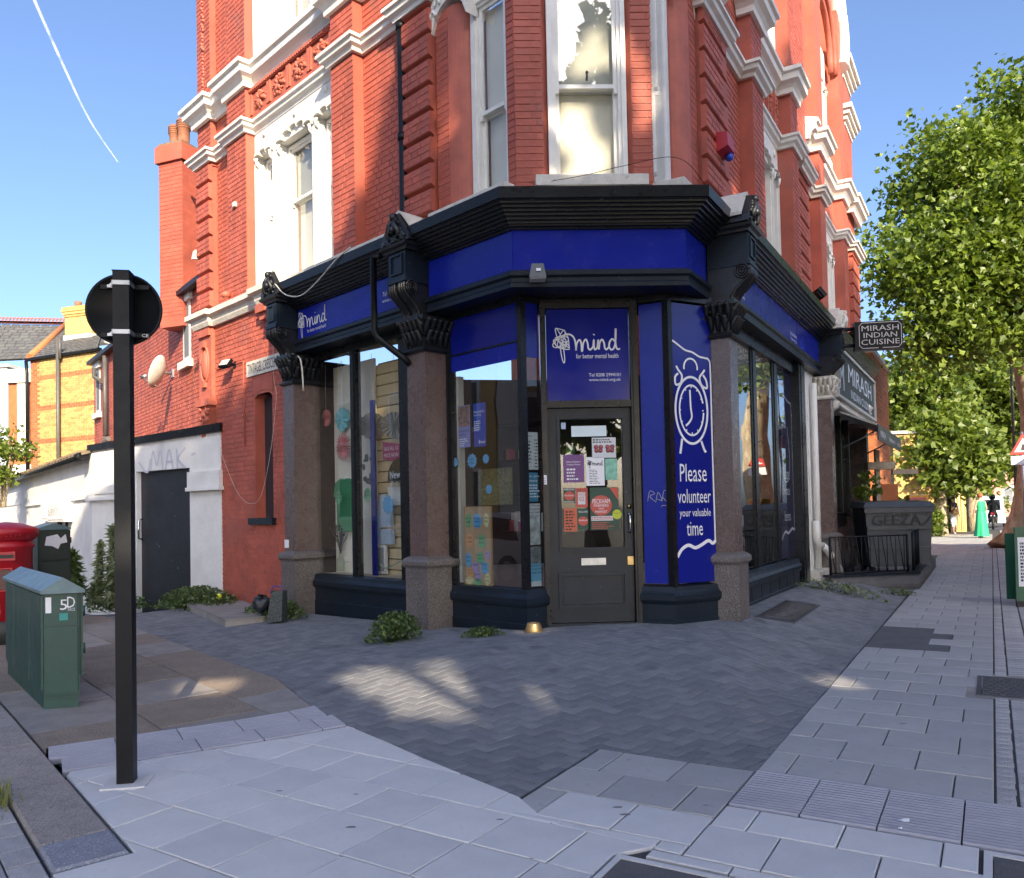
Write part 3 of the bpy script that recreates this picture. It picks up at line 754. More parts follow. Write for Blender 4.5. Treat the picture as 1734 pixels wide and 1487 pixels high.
# ---- splayed corner bay, first floor
AR=FF.P(.106,-.15,0); AR2=FF.P(1.747,-.15,0)
def bayface(F,t0,t1,z0,z1,o,name='window_pier',bk=.3): return wall(name,F,t0,t1,o-bk,o,z0,z1)
bayface(FF,.108,.40,4.5,8.6,-.15); bayface(FF,1.335,1.745,4.5,8.6,-.15)
mb=MB(); mb.hexa([FF.P(.40,-.45,4.5),FF.P(.455,-.45,4.5),FF.P(.455,-.24,4.5),FF.P(.40,-.155,4.5),FF.P(.40,-.45,8.6),FF.P(.455,-.45,8.6),FF.P(.455,-.24,8.6),FF.P(.40,-.155,8.6)]); mb.build('window_reveal',M['redflat'],B)
mb=MB(); mb.hexa([FF.P(1.285,-.45,4.5),FF.P(1.335,-.45,4.5),FF.P(1.335,-.155,4.5),FF.P(1.285,-.24,4.5),FF.P(1.285,-.45,8.6),FF.P(1.335,-.45,8.6),FF.P(1.335,-.155,8.6),FF.P(1.285,-.24,8.6)]); mb.build('window_reveal',M['redflat'],B)
tA=(AR-FL.o).dot(FL.d); tB=(AR2-FR.o).dot(FR.d)
bayface(FL,tA+.003,.19,4.5,8.6,-.15); 
mb=MB(); mb.fb(FR,tB-.02,-.02,-.4,-.16,4.5,8.6); mb.build('window_mullion',M['white'],B)
win=None
def baywin(F,t0,t1,z0,z1,o,meet,top,bot):
    mb=MB(); mb.fb(F,t0,t0+.05,o-.14,o,z0,z1); mb.fb(F,t1-.05,t1,o-.14,o,z0,z1); mb.fb(F,t0+.05,t1-.05,o-.14,o,z1-.06,z1); mb.fb(F,t0+.05,t1-.05,o-.14,o+.02,z0,z0+.05)
    wn=mb.build('window',M['white'],B); sash(F,t0+.04,t1-.04,z0+.05,z1-.05,o-.03,wn,meet,top,bot); return wn
w1=baywin(FF,.455,1.285,4.66,7.10,-.17,5.70,'blindg','blind')
mb=MB(); mb.tube([FF.P(.87,-.18,5.745),FF.P(.87,-.15,5.765),FF.P(.87,-.145,5.80)],.012,6); mb.ball(FF.P(.87,-.145,5.81),.018,0,7); mb.build('sash_catch',M['castiron'],w1)
w2=baywin(FL,.19,.785,4.62,6.92,-.19,5.62,'blind','blind')
w3=baywin(FR,-.02,.10,4.62,6.92,-.19,5.62,'blind','blind')
# rounded brick jambs and white arched heads either side of the bay
def roundpier(F,t0,t1,o0,o1,z0,z1):
    mb=MB(); n=7; pts=[(t1,o0-.3),(t0,o0-.3),(t0,o0)]
    for i in range(n+1):
        a=PI/2*i/n; pts.append((t0+(t1-t0)*.55*(1-math.cos(a)),o0+(o1-o0)*math.sin(a)))
    pts.append((t1,o1))
    mb.prism([F.P(t,o,z0) for t,o in pts],Vector((0,0,z1-z0)),0,False); w=mb.build('rounded_jamb',M['redflat'],B)
    k=0; z=z0
    while z<z1:
        mb=MB(); h=min(.075,z1-z)
        P2=[F.P(t,o,z) for t,o in pts[2:]]
        mb2=[]
        for i in range(len(P2)-1):
            a,b=P2[i],P2[i+1]
        z+=.075
    return w
rj=roundpier(FL,.79,1.285,-.26,-.10,4.5,6.95)
bricks(FL,1.06,1.285,4.5,6.9,-.095,rj)
rj2=roundpier(FR,.11,.62,-.26,-.04,4.5,6.95)
bricks(FR,.40,.62,4.5,6.9,-.035,rj2)
def head(F,t0,t1,z0,z1,o):
    mb=MB(); mb.fb(F,t0,t1,o-.35,o,z0+.28,z1)
    n=10; w=t1-t0
    for i in range(n):
        a,b=t0+w*i/n,t0+w*(i+1)/n; f=lambda t: z0+.28*math.sin(PI*min(1,max(0,(t-t0)/w)))**.6
        mb.hexa([F.P(a,o-.35,f(a)),F.P(b,o-.35,f(b)),F.P(b,o,f(b)),F.P(a,o,f(a)),F.P(a,o-.35,z0+.285),F.P(b,o-.35,z0+.285),F.P(b,o,z0+.285),F.P(a,o,z0+.285)])
    for i in range(7):
        c=t0+w*(i+.5)/7; zc=z0+.06+.30*math.sin(PI*(i+.5)/7)**.7
        mb.tube([F.P(c+w/14*math.cos(a),o+.012,zc+.07*math.sin(a)) for a in [PI*q/6 for q in range(7)]],.018,6)
    return mb.build('arched_head',M['white'],B)
head(FL,.70,1.30,6.72,8.0,-.05); head(FR,.05,.63,6.62,8.0,-.03)
mb=MB(); mb.fb(FF,.30,1.46,-.32,.03,4.55,4.66); mb.fb(FF,.33,1.43,-.32,.0,4.50,4.55); mb.build('sill',M['stone'],w1)
mb=MB(); mb.fb(FL,.10,1.36,-.32,-.0,4.50,4.64); mb.build('sill',M['stone'],w2)
mb=MB(); mb.fb(FR,-.05,.70,-.32,.02,4.50,4.62); mb.build('sill',M['stone'],w3)
# ---- main-road upper walls
quoins(FR,.63,1.53,.0,4.45,6.74,name='quoin_pier'); wall('quoin_pier',FR,.63,1.53,-.4,.0,6.74,11.5)
wall('wall',FR,1.53,2.45,-.4,-.04,4.45,12)
wall('pilaster',FR,2.45,3.02,-.4,.14,4.45,12)
wall('wall',FR,3.02,4.86,-.8,-.60,4.45,12,brick=False)
wall('pilaster',FR,4.86,5.38,-.4,.14,4.45,12)
wall('wall',FR,5.38,5.72,-.4,-.04,4.45,12)
quoins(FR,5.72,6.62,.0,4.45,6.74); wall('quoin_pier',FR,5.72,6.62,-.4,.04,6.74,12)
triple(FR,3.02,4.86,4.45,6.74,-.08,[(3.14,3.42,6.30),(3.56,4.32,6.30),(4.46,4.76,6.30)],5.5)
triple(FR,3.02,4.86,7.95,10.6,-.08,[(3.14,3.42,10.2),(3.56,4.32,10.2),(4.46,4.76,10.2)],9.2)
jogR=[(.60,-.3),(.60,.06),(1.55,.06),(1.55,-.03),(2.43,-.03),(2.43,.15),(3.04,.15),(3.04,-.1),(4.84,-.1),(4.84,.15),(5.40,.15),(5.40,-.03),(5.70,-.03),(5.70,.10),(6.64,.10)]
PL_=[(-.02,6.74),(.03,6.74),(.045,6.78),(.09,6.81),(.10,6.86),(.13,6.87),(.13,6.91),(-.02,6.925)]
PC_=[(-.02,7.58),(.04,7.58),(.05,7.65),(.09,7.70),(.15,7.74),(.16,7.83),(.20,7.85),(.20,7.91),(-.02,7.98)]
mb=MB(); mb.sweep(lp(FR,*jogR),PL_); mb.build('string_course',M['white'],B)
mb=MB(); mb.sweep(lp(FR,*jogR[4:11]),PC_); mb.build('main_cornice',M['white'],B)
mb=MB(); mb.fb(FR,3.03,4.85,-.25,-.05,6.925,7.58); fz=mb.build('frieze',M['redflat'],B)
for i in range(4):
    t0=3.10+i*.44; mb=MB()
    for e in range(26): a=R.uniform(0,2*PI); r=.17*math.sqrt(R.random()); mb.ball(FR.P(t0+.2+r*math.cos(a),-.04,7.25+r*1.3*math.sin(a)),R.uniform(.02,.04),0,6)
    mb.fb(FR,t0,t0+.03,-.05,.0,6.95,7.55); mb.build('carved_panel',M['redflat'],fz)
mb=MB(); mb.sweep(lp(FR,(.6,.02),(1.53,.02)),[(0,7.22),(.05,7.25),(.12,7.30),(.13,7.36),(0,7.40)]); mb.build('string_course',M['white'],B)
# ---- side-street ground floor: brick wall with blocked window
gw=wall('wall',FL,4.68,6.98,-.5,0,-.4,4.40,holes=[(5.08,5.62,1.20,3.06)])
mb=MB(); mb.fb(FL,5.08,5.62,-.5,-.16,1.15,3.08); bw=mb.build('blocked_window',M['door'],B); bw['label']='tall black boarded window in the red side wall'
mb=MB(); mb.fb(FL,5.0,5.75,-.1,.07,1.10,1.20); mb.build('sill',M['navy'],bw)
for i in range(9):   # segmental brick arch, soldier course
    t=5.05+i*.066; z=3.055+.055*math.sin(PI*(i+.5)/9); mb=MB(); mb.fb(FL,t,t+.06,-.15,.008,z,z+.22); mb.build('arch_brick',M['red'],gw)
mb=MB(); n=8
for i in range(n):
    a,b=5.08+.54*i/n,5.08+.54*(i+1)/n; f=lambda t:3.06-.055+.11*math.sin(PI*(t-5.08)/.54)
    mb.hexa([FL.P(a,-.16,min(f(a),3.06)-.0),FL.P(b,-.16,min(f(b),3.06)),FL.P(b,.0,min(f(b),3.06)),FL.P(a,.0,min(f(a),3.06)),FL.P(a,-.16,3.10),FL.P(b,-.16,3.10),FL.P(b,.0,3.10),FL.P(a,.0,3.10)])
mb.build('arch_soffit',M['redflat'],gw)
mb=MB(); mb.sweep(lp(FL,(7.50,-.4),(7.50,.10),(6.95,.10),(6.95,.03),(5.25,.03),(5.25,.10),(4.70,.10)),[(-.05,4.34),(.02,4.34),(.05,4.40),(.06,4.47),(.13,4.50),(.13,4.58),(-.05,4.62)]); mb.build('string_course',M['stone'],B)
mb=MB(); mb.fb(FL,5.02,5.30,0,.14,4.22,4.34); mb.fb(FL,5.06,5.26,0,.09,4.12,4.22); mb.build('corbel_block',M['redflat'],B)
# corner pilaster with cartouche and carved corbel
mb=MB(); mb.fb(FL,6.98,7.46,-.4,.06,3.15,4.36); mb.fb(FL,6.99,7.44,-.4,.10,4.20,4.36); mb.fb(FL,6.95,7.48,-.4,.13,3.05,3.16); cp=mb.build('corner_pilaster',M['redflat'],B)
mb=MB(); mb.ball(FL.P(7.21,.06,3.74),1,0,14,(1,1,1),Matrix.Translation(FL.P(7.21,.06,3.74))@Matrix((FL.d,FL.n,Vector((0,0,1)))).transposed().to_4x4()@Matrix.Diagonal((.11,.06,.24,1)))
mb.tube([FL.P(7.21+.15*math.cos(a),.07,3.74+.30*math.sin(a)) for a in [2*PI*q/20 for q in range(21)]],.022,6); mb.fb(FL,7.15,7.27,.06,.11,4.02,4.12); mb.fb(FL,7.15,7.27,.06,.11,3.36,3.44); mb.build('cartouche',M['redflat'],cp)
mb=MB(); mb.fpoly(FL,[(7.0,3.05),(7.44,3.05),(7.36,2.75),(7.22,2.52),(7.08,2.75)],-.1,.08)
for e in range(40):
    u=R.random(); z=2.55+.5*u; t=7.22+R.uniform(-.2,.2)*(.25+.75*u); mb.ball(FL.P(t,.09,z),R.uniform(.02,.045),0,6)
mb.build('carved_corbel',M['redflat'],cp)
# thin cables on the wall
mb=MB()
mb.tube([FL.P(t,.012,z) for t,z in ((6.9,3.62),(5.95,3.62),(5.93,2.3),(5.93,2.3))],.008,5); mb.build('cable',M['red'],B)
mb=MB(); mb.tube(spline([FL.P(t,.03,z) for t,z in ((4.95,4.3),(4.97,3.3),(4.9,2.9),(5.15,2.0),(5.5,1.45),(6.1,1.55),(6.75,2.3),(6.95,2.75))]),.003,4); mb.build('cable',M['stone'],B)
# ---- chimney wing behind
wg=wall('rear_wing_wall',FW,-.3,10.2,-.5,0,-.8,5.42,course=.075,holes=[])
mb=MB(); mb.fpoly(FW,[(-.3,5.42),(10.2,5.42),(10.2,5.5),(-.3,5.5)],-.5,.05); mb.fb(FW,-.2,10.25,.05,.17,5.36,5.45); mb.build('gutter',M['pipe'],B)
mb=MB(); mb.hexa([FW.P(-.3,.1,5.48),FW.P(10.2,.1,5.48),FW.P(10.2,-4,7.3),FW.P(-.3,-4,7.3),FW.P(-.3,.1,5.52),FW.P(10.2,.1,5.52),FW.P(10.2,-4,7.36),FW.P(-.3,-4,7.36)]); mb.build('wing_roof',M['slate'],B)
ca_=(-6.037,15.000,7.578); FCh=Frame(ca_[:2],Vector((-.93,.367)),Vector((-.367,-.93)),True); FCr=Frame(ca_[:2],Vector((.367,.93)),Vector((.93,-.367)),False)
zt_=(-6.033,15.000,7.935)[2]; zc2=(-6.030,15.000,8.247)[2]
mb=MB(); mb.fb(FCh,0,.56,-.9,-.006,4.8,zt_); ch=mb.build('chimney',M['red'],B)
bricks(FCh,0,.56,5.0,zt_,.0,ch); bricks(FCr,0,.9,5.0,zt_,.0,ch)
mb=MB(); mb.fb(FCh,-.05,.61,-.95,.05,zt_-.02,zc2-.04); mb.fb(FCh,-.03,.59,-.93,.03,zc2-.04,zc2); mb.build('chimney_cap',M['red'],ch)
mb=MB(); mb.fb(FCh,.0,.56,-.9,.0,zc2,zc2+.05); mb.build('mortar_bed',M['tile'],ch)
for i,(px_,dd_,h,s_) in enumerate(((.41,-.25,.46,.95),(.15,-.22,.52,1.15),(.10,-.68,.44,.95))):
    mb=MB(); c=FCh.P(px_,dd_,zc2+.03); k_=.105*s_
    pr=[(k_,0),(k_,.04),(k_*.86,.05),(k_*.9,h*.55),(k_,h*.58)]
    if i<2:
        for k in range(4): pr+=[(k_,h*(.62+.08*k)),(k_*1.12,h*(.635+.08*k)),(k_*1.12,h*(.665+.08*k)),(k_*.95,h*(.68+.08*k))]
        pr+=[(k_*.8,h),(k_*.4,h*1.02)]
    else: pr+=[(k_*1.1,h*.6),(k_*1.1,h*.68),(k_*.95,h*.7),(k_*.95,h*.95),(k_*1.1,h),(k_*.7,h)]
    mb.lathe(pr,c,18); o=mb.build('chimney_pot',M['terra'],ch)
    o['label']=['ribbed brown pot at the left end of the stack','tallest ribbed brown pot on the stack','plain short terracotta pot at the back of the stack'][i]
def wwin(t0,t1,z0,z1):
    mb=MB(); mb.fb(FW,t0-.14,t1+.14,-.1,.07,z1,z1+.20); mb.fb(FW,t0-.12,t1+.12,-.1,.09,z0-.14,z0); w=mb.build('wing_window',M['white'],B)
    mb=MB(); mb.fb(FW,t0,t1,-.16,.012,z0,z1); mb.build('frame',M['white'],w); mb=MB(); mb.fb(FW,t0+.08,t1-.08,.012,.016,z0+.08,z1-.08); mb.build('pane',M['room'],w)
wwin(1.535,1.978,4.145,5.248); wwin(9.397,9.913,4.021,5.188); wwin(6.532,7.003,4.102,5.660)
mb=MB(); a=(8.244,5.856); mb.tube([FW.P(a[0],.12,5.3),FW.P(a[0],.12,3.3)],.055,8); mb.tube([FW.P(a[0]+.8,.12,3.05),FW.P(a[0]-.35,.12,3.2)],.06,8); mb.tube([FW.P(a[0],.12,3.3),FW.P(a[0]+.25,.12,3.12),FW.P(a[0]+.25,.12,2.6)],.05,8); mb.tube([FW.P(a[0]+.5,.12,4.75),FW.P(a[0]+1.3,.12,4.95),FW.P(a[0]+1.35,.12,5.2)],.05,8); mb.build('soil_pipe',M['greypipe'],B)
mb=MB(); mb.tube([FL.P(6.3,.06,4.72),FL.P(6.3,.12,4.72),FL.P(6.34,.16,4.7)],.05,8); mb.build('overflow_pipe',M['redflat'],B)
# ================================================================== SHOP FRONT
CLp=FL.P(.17,-.28,0); CRp=FF.P(1.68,-.31,0); JL=FF.P(.335,-.47,0); JR=FF.P(1.385,-.47,0)
def fr2(a,b):   # a frame from plan point a (viewer's left) to b
    d=(b-a).to_2d().normalized(); return Frame((a.x,a.y),d,Vector((d.y,-d.x)),False)
F1=fr2(FL.P(1.38,-.28,0),CLp); F2=fr2(CLp,JL); F3=fr2(JR,CRp); F4=fr2(CRp,FR.P(.70,.03,0))
W1=(CLp-FL.P(1.38,-.28,0)).length; W2=(JL-CLp).length; W3=(CRp-JR).length; W4=(FR.P(.70,.03,0)-CRp).length
# ---- granite columns with carved capitals, consoles and pediment caps
def column(F,t0,t1,o0,o1,zb,label,cm='granite',capm='blacks'):
    mb=MB(); mb.fb(F,t0,t1,o0,o1,.66,3.10); c=mb.build('column',M[cm],B); c['label']=label
    mb=MB(); w=.055; mb.fb(F,t0-w*.7,t1+w*.7,o0,o1+w*.8,zb-.3,.60); mb.build('plinth',M['granitelow'],c)
    mb=MB(); pr=[(-.02,.60),(.055,.60),(.075,.63),(.075,.67),(.055,.70),(.0,.73),(-.02,.73)]
    mb.sweep(lp(F,*( [(t1,o0),(t1,o1),(t0,o1),(t0,o0)] if F.flip else [(t0,o0),(t0,o1),(t1,o1),(t1,o0)])),pr,0); mb.build('plinth_moulding',M['granitelow'],c)
    mb=MB(); P_=[(t1,o0),(t1,o1),(t0,o1),(t0,o0)] if F.flip else [(t0,o0),(t0,o1),(t1,o1),(t1,o0)]
    mb.sweep(lp(F,*P_),[(-.05,3.06),(.025,3.06),(.045,3.085),(.025,3.115),(.005,3.13),(.01,3.25),(.04,3.36),(.085,3.41),(.085,3.46),(-.05,3.46)])
    zf=lambda s: 3.13+.28*s
    q=[F.P(t,o,0) for t,o in P_]
    for a,b in zip(q,q[1:]):
        L_=(b-a).length; d=(b-a)/max(L_,1e-6); n=Vector((d.y,-d.x,0))
        m=max(2,int(L_/.075))
        for rw,(zz,hh) in enumerate(((3.14,.15),(3.24,.18))):
            for i in range(m+rw):
                p=a+d*(L_*(i+.5*(1-rw))/m); p=a+d*min(L_,max(0,L_*(i+.5*(1-rw))/m))
                mb.tube([p+Vector((0,0,zz))+n*.01,p+Vector((0,0,zz+hh*.6))+n*(.035+.02*rw),p+Vector((0,0,zz+hh))+n*(.075+.03*rw),p+Vector((0,0,zz+hh*.9))+n*(.10+.03*rw)],[.022,.034,.028,.010],6)
        for i in range(int(L_*130)):
            s=R.random(); p=a+d*R.uniform(0,L_); mb.ball(p+Vector((0,0,zf(s)))+n*(.01+.075*s),R.uniform(.008,.02),0,5)
    for cx in (q[1],q[2]): 
        mb.ball(cx+Vector((0,0,3.37))+F.n*.05,.045,0,7)
    mb.build('carved_capital',M[capm],c)
    return c
def console(F,t0,t1,ob,of,label,capm='blacks',stone='stone'):
    tc=(t0+t1)/2; w=t1-t0
    mb=MB(); mb.fb(F,t0,t1,ob-.05,of,3.86,4.20); mb.fb(F,t0-.015,t1+.015,ob-.05,of+.02,3.83,3.87)
    for a,b,z0,z1 in ((t0+.05,t1-.05,3.92,3.94),(t0+.05,t1-.05,4.13,4.15),(t0+.05,t0+.07,3.94,4.13),(t1-.07,t1-.05,3.94,4.13)): mb.fb(F,a,b,of,of+.018,z0,z1)
    c=mb.build('console_bracket',M['navy'],B); c['label']=label
    S=[(of+.0,3.83),(of+.02,3.79),(of+.01,3.73),(of-.05,3.66),(of-.13,3.59),(of-.18,3.52),(of-.19,3.47)]
    S=[(p.x,p.y) for p in spline([(a,b,0) for a,b in S],4)]
    body=[F.P(t0,o-.025,z) for o,z in S]+[F.P(t0,ob-.05,3.47),F.P(t0,ob-.05,3.83)]
    mb=MB(); mb.prism(body,F.d*w); 
    for k in range(7):
        if k==3: continue
        t=t0+w*(.09+.82*k/6); mb.tube([F.P(t,o-.014,z) for o,z in S],.021 if k not in (3,) else .01,6)
    for side in (t0-.012,t1+.012):
        for r in (.075,.048,.022): mb.tube([F.P(side,of-.075+r*math.cos(a),3.765+r*math.sin(a)) for a in [2*PI*q/14 for q in range(15)]],.011,5)
    mb.fb(F,t0-.02,t1+.02,ob-.05,of-.15,3.42,3.47); mb.fb(F,t0-.01,t1+.01,ob-.05,of-.19,3.38,3.42)
    mb.build('scroll',M['blacks'],c)
    mb=MB(); mb.sweep(lp(F,*([(t1+.02,ob),(t1+.02,of),(t0-.02,of),(t0-.02,ob)] if F.flip else [(t0-.02,ob),(t0-.02,of),(t1+.02,of),(t1+.02,ob)])),[(-.1,4.18),(.02,4.18),(.03,4.21),(.06,4.23),(.07,4.26),(-.1,4.27)]); mb.build('moulding',M['blacks'],c)
    tri=[(t0-.11,4.27),(t1+.11,4.27),(t1+.10,4.34),(tc+.05,4.60),(tc,4.625),(tc-.05,4.60),(t0-.10,4.34)]
    mb=MB(); mb.fpoly(F,tri,ob-.35,of+.03)
    for e in range(46):
        z=4.30+.26*R.random()**1.5; hw=(w/2+.06)*(1-(z-4.27)/.38); t=tc+R.uniform(-hw,hw); mb.ball(F.P(t,of+.03,z),R.uniform(.014,.035),0,6)
    for sg in (-1,1): mb.tube([F.P(tc,of+.04,4.57),F.P(tc+sg*.05,of+.07,4.47),F.P(tc+sg*.11,of+.05,4.38),F.P(tc+sg*.07,of+.05,4.31)],[.02,.03,.03,.015],6)
    mb.ball(F.P(tc,of+.05,4.57),.045,0,8); mb.ball(F.P(tc,of+.06,4.42),.05,0,8); mb.build('carved_pediment',M[capm],c)
    cap=[(t0-.13,4.335),(tc-.055,4.612),(tc,4.64),(tc+.055,4.612),(t1+.13,4.335),(t1+.13,4.365),(tc+.055,4.642),(tc,4.67),(tc-.055,4.642),(t0-.13,4.365)]
    mb=MB(); mb.fpoly(F,cap,ob-.45,of-.03); mb.build('coping_stone',M[stone],c)
    return c
column(FL,1.38,1.71,-.34,.07,-.1,'granite column between the side window and the door bay'); column(FL,4.33,4.62,-.34,.07,-.16,'granite column beside the red brick side wall'); column(FR,.70,1.01,-.30,.23,0,'granite column right of the door bay')
console(FL,1.39,1.71,0,.31,'carved console between the left fascia and the corner fascia'); console(FL,4.34,4.62,0,.31,'carved console at the far left end of the fascia'); console(FR,.70,1.01,.06,.46,'carved console right of the corner fascia')
# ---- fascia boards, architrave, cornice
def fboard(name,F,a,b,label):
    mb=MB(); mb.fb(F,a,b,-.10,-.004,3.685,4.095); o=mb.build(name,M['blue'],B); o['label']=label; return o
fbL=fboard('fascia_board',FL,1.73,4.31,'long blue fascia board above the side-street window')
fbR1=fboard('fascia_board',FL,.004,1.37,'blank blue fascia board left of the door'); fbF=fboard('fascia_board',FF,.045,1.825,'blank blue fascia board over the door'); fbR2=fboard('fascia_board',FR,.004,.70,'short blank blue fascia board right of the door')
mb=MB(); mb.fb(FR,1.02,6.94,-.02,.086,3.685,4.095); fbR=mb.build('fascia_board',M['blue'],B); fbR['label']='long blue fascia board along the main road'
mb=MB(); mb.fb(FR,3.28,3.284,.086,.0875,3.69,4.09); mb.fb(FR,5.1,5.104,.086,.0875,3.69,4.09); mb.build('seam',M['black'],fbR)
AP=[(-.30,3.50),(.035,3.50),(.035,3.54),(.02,3.56),(.02,3.60),(.05,3.62),(.05,3.66),(.01,3.685),(-.08,3.685),(-.08,3.56),(-.30,3.56)]
ctr=[FL.P(1.38,0,0),FL.P(.0,0,0),FF.P(1.83,0,0),FR.P(.70,0,0)]; ctr=[(p.x,p.y) for p in ctr]
mb=MB(); mb.sweep(ctr,AP); mb.build('architrave',M['navy'],B)
mb=MB(); mb.sweep(lp(FL,(4.34,0),(1.71,0)),AP); mb.build('architrave',M['navy'],B)
mb=MB(); mb.sweep(lp(FR,(1.0,.09),(6.94,.09)),AP); mb.build('architrave',M['navy'],B)
CP=[(-.10,4.095),(.02,4.095),(.03,4.115),(.055,4.12)]
for i in range(6): CP+=[(.06+.036*i,4.135+.029*i),(.085+.036*i,4.135+.029*i),(.088+.036*i,4.152+.029*i)]
CP+=[(.285,4.315),(.305,4.315),(.31,4.425),(.295,4.435),(-.25,4.53),(-.25,4.50),(-.10,4.47)]
for P_ in (ctr,lp(FL,(4.36,0),(1.70,0)),lp(FR,(.98,.09),(6.98,.09))):
    mb=MB(); mb.sweep(P_,CP); mb.build('cornice',M['black'],B)
mb=MB(); mb.sweep(lp(FL,(4.9,-.05),(1.75,-.05)),[(-.25,4.50),(.22,4.50),(.22,4.54),(-.25,4.60)]); mb.build('lead_flashing',M['stone'],B)
# soffit over the recessed windows
mb=MB(); pts=[FL.P(4.33,0,3.505),FL.P(0,0,3.505),FF.P(1.83,0,3.505),FR.P(.7,0,3.505),FR.P(6.0,.09,3.505),FR.P(6.0,-.6,3.505),FF.P(1.5,-1.2,3.505),FF.P(.3,-1.2,3.505),FL.P(4.33,-.6,3.505)]
mb.prism(pts,Vector((0,0,.05))); mb.build('soffit',M['black'],B)
mb=MB(); pts=[FL.P(4.9,-.05,4.40),FL.P(0,-.02,4.40),FF.P(1.83,-.02,4.40),FR.P(.7,0,4.40),FR.P(6.2,.05,4.40),FR.P(6.2,-.5,4.40),FF.P(1.5,-1.2,4.40),FF.P(.3,-1.2,4.40),FL.P(4.9,-.5,4.40)]
mb.prism(pts,Vector((0,0,.06))); mb.build('canopy_roof',M['black'],B)
mb=MB()
for F,a,b in ((FL,1.5,4.5),(FR,1.0,6.0)): mb.fb(F,a,b,-.6,-.30,3.5,4.45)
mb.build('bressummer',M['black'],B)
# ---- stall risers and sills
SP=[(-.05,-.40),(.045,-.40),(.045,.03),(.035,.04),(.035,.205),(.055,.215),(.075,.25),(.075,.30),(.055,.325),(.045,.345),(.035,.39),(-.05,.41)]
def stall(path): 
    mb=MB(); mb.sweep(path,SP); return mb.build('stall_riser',M['navy'],B)
stall([(p.x,p.y) for p in (FL.P(1.40,-.28,0),CLp,JL)]); stall([(p.x,p.y) for p in (JR,CRp,FR.P(.72,.03,0))])
stall(lp(FL,(4.36,-.24),(1.69,-.24)))
st=stall(lp(FR,(.99,.0),(5.02,.0)))
for i in range(8):
    t=1.1+.5*i; mb=MB(); mb.fb(FR,t,t+.006,.0,.0395,.045,.20); mb.build('joint_line',M['black'],st)
# ---- window members
def member(F,a,b,o0,o1,z0,z1,m='black',name='window_post'):
    mb=MB(); mb.fb(F,a,b,o0,o1,z0,z1); mb.fb(F,a+(b-a)*.25,b-(b-a)*.25,o1,o1+.012,z0,z1); return mb.build(name,M[m],B)
def pane(F,a,b,o,z0,z1,m='glass',name='shop_window_pane',label=None):
    mb=MB(); mb.fb(F,a,b,o-.003,o+.003,z0,z1); p=mb.build(name,M[m],B)
    if label: p['label']=label
    return p
OL=-.28
gl0=(2.351,1.735)[0]; gm1=(3.278,1.780)[0]; gm0=(3.404,1.786)[0]; gl1=(4.597,1.844)[0]
pane(FL,gl0-.1,gm1,OL,.40,3.40,label='right-hand pane of the side-street window'); pane(FL,gm0,gl1,OL,.40,3.40,label='left-hand pane of the side-street window')
member(FL,gm1,gm0,OL-.06,OL+.03,.38,3.45); member(FL,gl1,4.36,OL-.06,OL+.04,.38,3.5); member(FL,1.70,gl0-.02,OL-.06,OL+.02,.38,3.5)
mb=MB(); mb.fb(FL,1.7,4.36,OL-.06,OL+.05,3.40,3.5); mb.build('window_head',M['black'],B)
# door bay, left: tall pane and narrow pane
p1=pane(F1,.05,W1-.045,0,.39,3.46,label='wide pane left of the shop door'); p2=pane(F2,.03,W2-.03,0,.39,3.46,'glassdk',label='narrow pane just left of the shop door')
member(F1,-.02,.06,-.06,.03,.38,3.5); 
mb=MB(); mb.prism([CLp+F1.d*-.05+F1.n*.025,CLp+F1.n*.03+F2.n*.02,CLp+F2.d*.045+F2.n*.02,CLp+F2.d*.04-F2.n*.05,CLp-F1.d*.045-F1.n*.05],Vector((0,0,3.12))); 
for v in mb.v: v.z+=.38
mb.build('corner_post',M['black'],B)
mb=MB(); mb.prism([CRp-F3.d*.045+F3.n*.02,CRp+F3.n*.02+F4.n*.03,CRp+F4.d*.05+F4.n*.025,CRp+F4.d*.05-F4.n*.05,CRp-F3.d*.045-F3.n*.05],Vector((0,0,3.12)))
for v in mb.v: v.z+=.38
mb.build('corner_post',M['black'],B)
for F,w in ((F1,W1),(F2,W2),(F3,W3),(F4,W4)):
    mb=MB(); mb.fb(F,0,w,-.05,.03,3.44,3.52); mb.build('window_head',M['black'],B)
def film(F,a,b,z0,z1,o=-.008,m='blue',label=None):
    mb=MB(); mb.fb(F,a,b,o-.004,o,z0,z1); q=mb.build('blue_film_panel',M[m],B)
    if label: q['label']=label
    return q
film(F1,.06,W1-.05,3.04,3.45,.009,'bluedk','upper blue panel of the wide pane'); film(F1,.06,W1-.05,2.84,3.02,.008,'blue','lower, lighter blue strip of the wide pane'); film(F2,.035,W2-.035,2.86,3.44,.008,'bluedk')
mb=MB(); mb.fb(F1,.06,W1-.05,-.01,.02,3.02,3.04); mb.build('glazing_bar',M['black'],B)
film(F3,.03,W3-.04,.42,3.42,.0,'blue','narrow solid blue panel right of the door'); f4=film(F4,.045,W4-.01,.42,3.42,.0,'bluedk','angled blue panel with the white alarm clock drawing')
